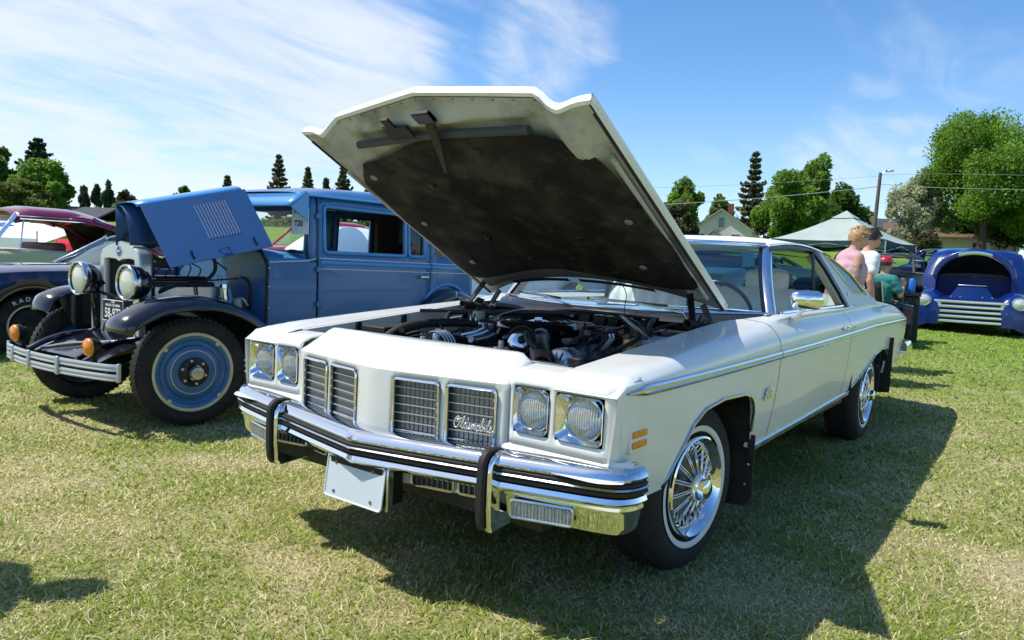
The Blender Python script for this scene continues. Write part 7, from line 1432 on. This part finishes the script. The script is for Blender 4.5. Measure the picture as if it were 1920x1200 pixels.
G().box((-4.5, .6, zp+.5), (.7, .7, 1.4)).obj('chimney', mat('brick', (.28, .09, .06), .9, vary=.2), rf)
for x in (-3, -5.5): G().tube([(x, 1.6, zp-1.0), (x, 1.6, zp-.3)], .07, 8).obj('roof_vent', TRIMW, rf)
# bungalow with siding boards behind the shrub
def bungalow():
    q = gp(1775, 84); t = thing('siding_bungalow', 'low white bungalow with lapped siding boards behind the rounded shrub', 'house', q, math.radians(8)); b = 2.6; G().box((-4, 0, b/2), (8, 13, b)).obj('wall', mat('siding_base', (.55, .52, .44), .8), t)
    for k in range(13): G().box((.03, 0, .1+.2*k), (.05, 13.05, .185), Matrix.Rotation(.08, 3, 'Y')).obj('siding_board', mat('white_siding', (.70, .66, .56), .7), t)
    for s in (1, -1): G().poly([(.6 if s > 0 else -8.6, -7, b-.1), (.6 if s > 0 else -8.6, 7, b-.1), (-4, 7, b+1.7), (-4, -7, b+1.7)], (0, 0, .14)).obj('roof_slope', mat('brown_shingle', (.16, .10, .07), .9, vary=.2), t, smooth=False)
    window(t, (.05, -2, 1.5), 1.4, 1.0); window(t, (.05, 3, 1.5), 1.6, 1.1)
bungalow()
def low_roof(px, dep, ey, py, wpx, label):
    q = gp(px, dep); zp = pix(px, py, dep).z-q.z; ze = pix(px, ey, dep).z-q.z; w = wpx/1386.77*dep/2; t = thing('grey_roofed_house', label, 'house', q, math.radians(35)); G().box((0, 0, ze/2), (6, 2*w*.95, ze)).obj('wall', STUC, t)
    for s in (1, -1): G().poly([(s*3.4, -w, ze), (s*3.4, w, ze), (0, w*.9, zp), (0, -w*.9, zp)], (0, 0, .15)).obj('roof_slope', SHING, t, smooth=False)
    window(t, (3.0, 0, ze*.5), 1.2, 1.0)
low_roof(170, 66, 414, 392, 110, 'house with low grey roof behind the maroon roofed hardtop'); low_roof(1640, 98, 432, 412, 70, 'house with low roof behind the utility pole')
# ------------------------------------------------------------ utility pole, lamp and wires
b = gp(1630, 58); tp_ = pix(1651, 324, 58); PO = thing('utility_pole', 'leaning wooden utility pole with street lamp arm', 'pole', b); top = tp_-b; WOOD = mat('weathered_wood', (.12, .085, .065), .9, vary=.3, vscale=4)
G().tube([(0, 0, 0), top*.5, top], [.17, .15, .12], 10).obj('post', WOOD, PO); am = pix(1668, 320, 58)-b; G().tube(spline([top*.96, top.lerp(am, .6)+Vector((0, 0, .1)), am], 4), .035, 6).obj('lamp_arm', ALU, PO)
lh = G(); lh.box(am+CR*.0+Vector((0, 0, -.02)), (.25, .6, .14)); lh.obj('lamp_head', ALU, PO, bevel=.04)
WIRE = mat('wire', (.35, .35, .36), .6)
def wire(pts, label, r=.022): o = G().tube(spline(pts, 6), r, 5).obj('overhead_wire', WIRE, None); tag(o, label, 'wire')
wire([pix(1225, 385, 62), pix(1420, 372, 60), pix(1590, 356, 58.5), pix(1645, 350, 58)], 'overhead wire running from the pole across the elms', .03)
wire([pix(1648, 345, 58), pix(1760, 352, 56), pix(1990, 357, 54)], 'overhead wire crossing the huge cottonwood')
wire([pix(1650, 330, 58), pix(1500, 340, 60), pix(1300, 350, 63), pix(1150, 353, 66)], 'thin upper wire left of the pole', .012)
wire([pix(1650, 328, 58), pix(1780, 326, 56), pix(1990, 330, 54)], 'thin upper wire right of the pole', .012)
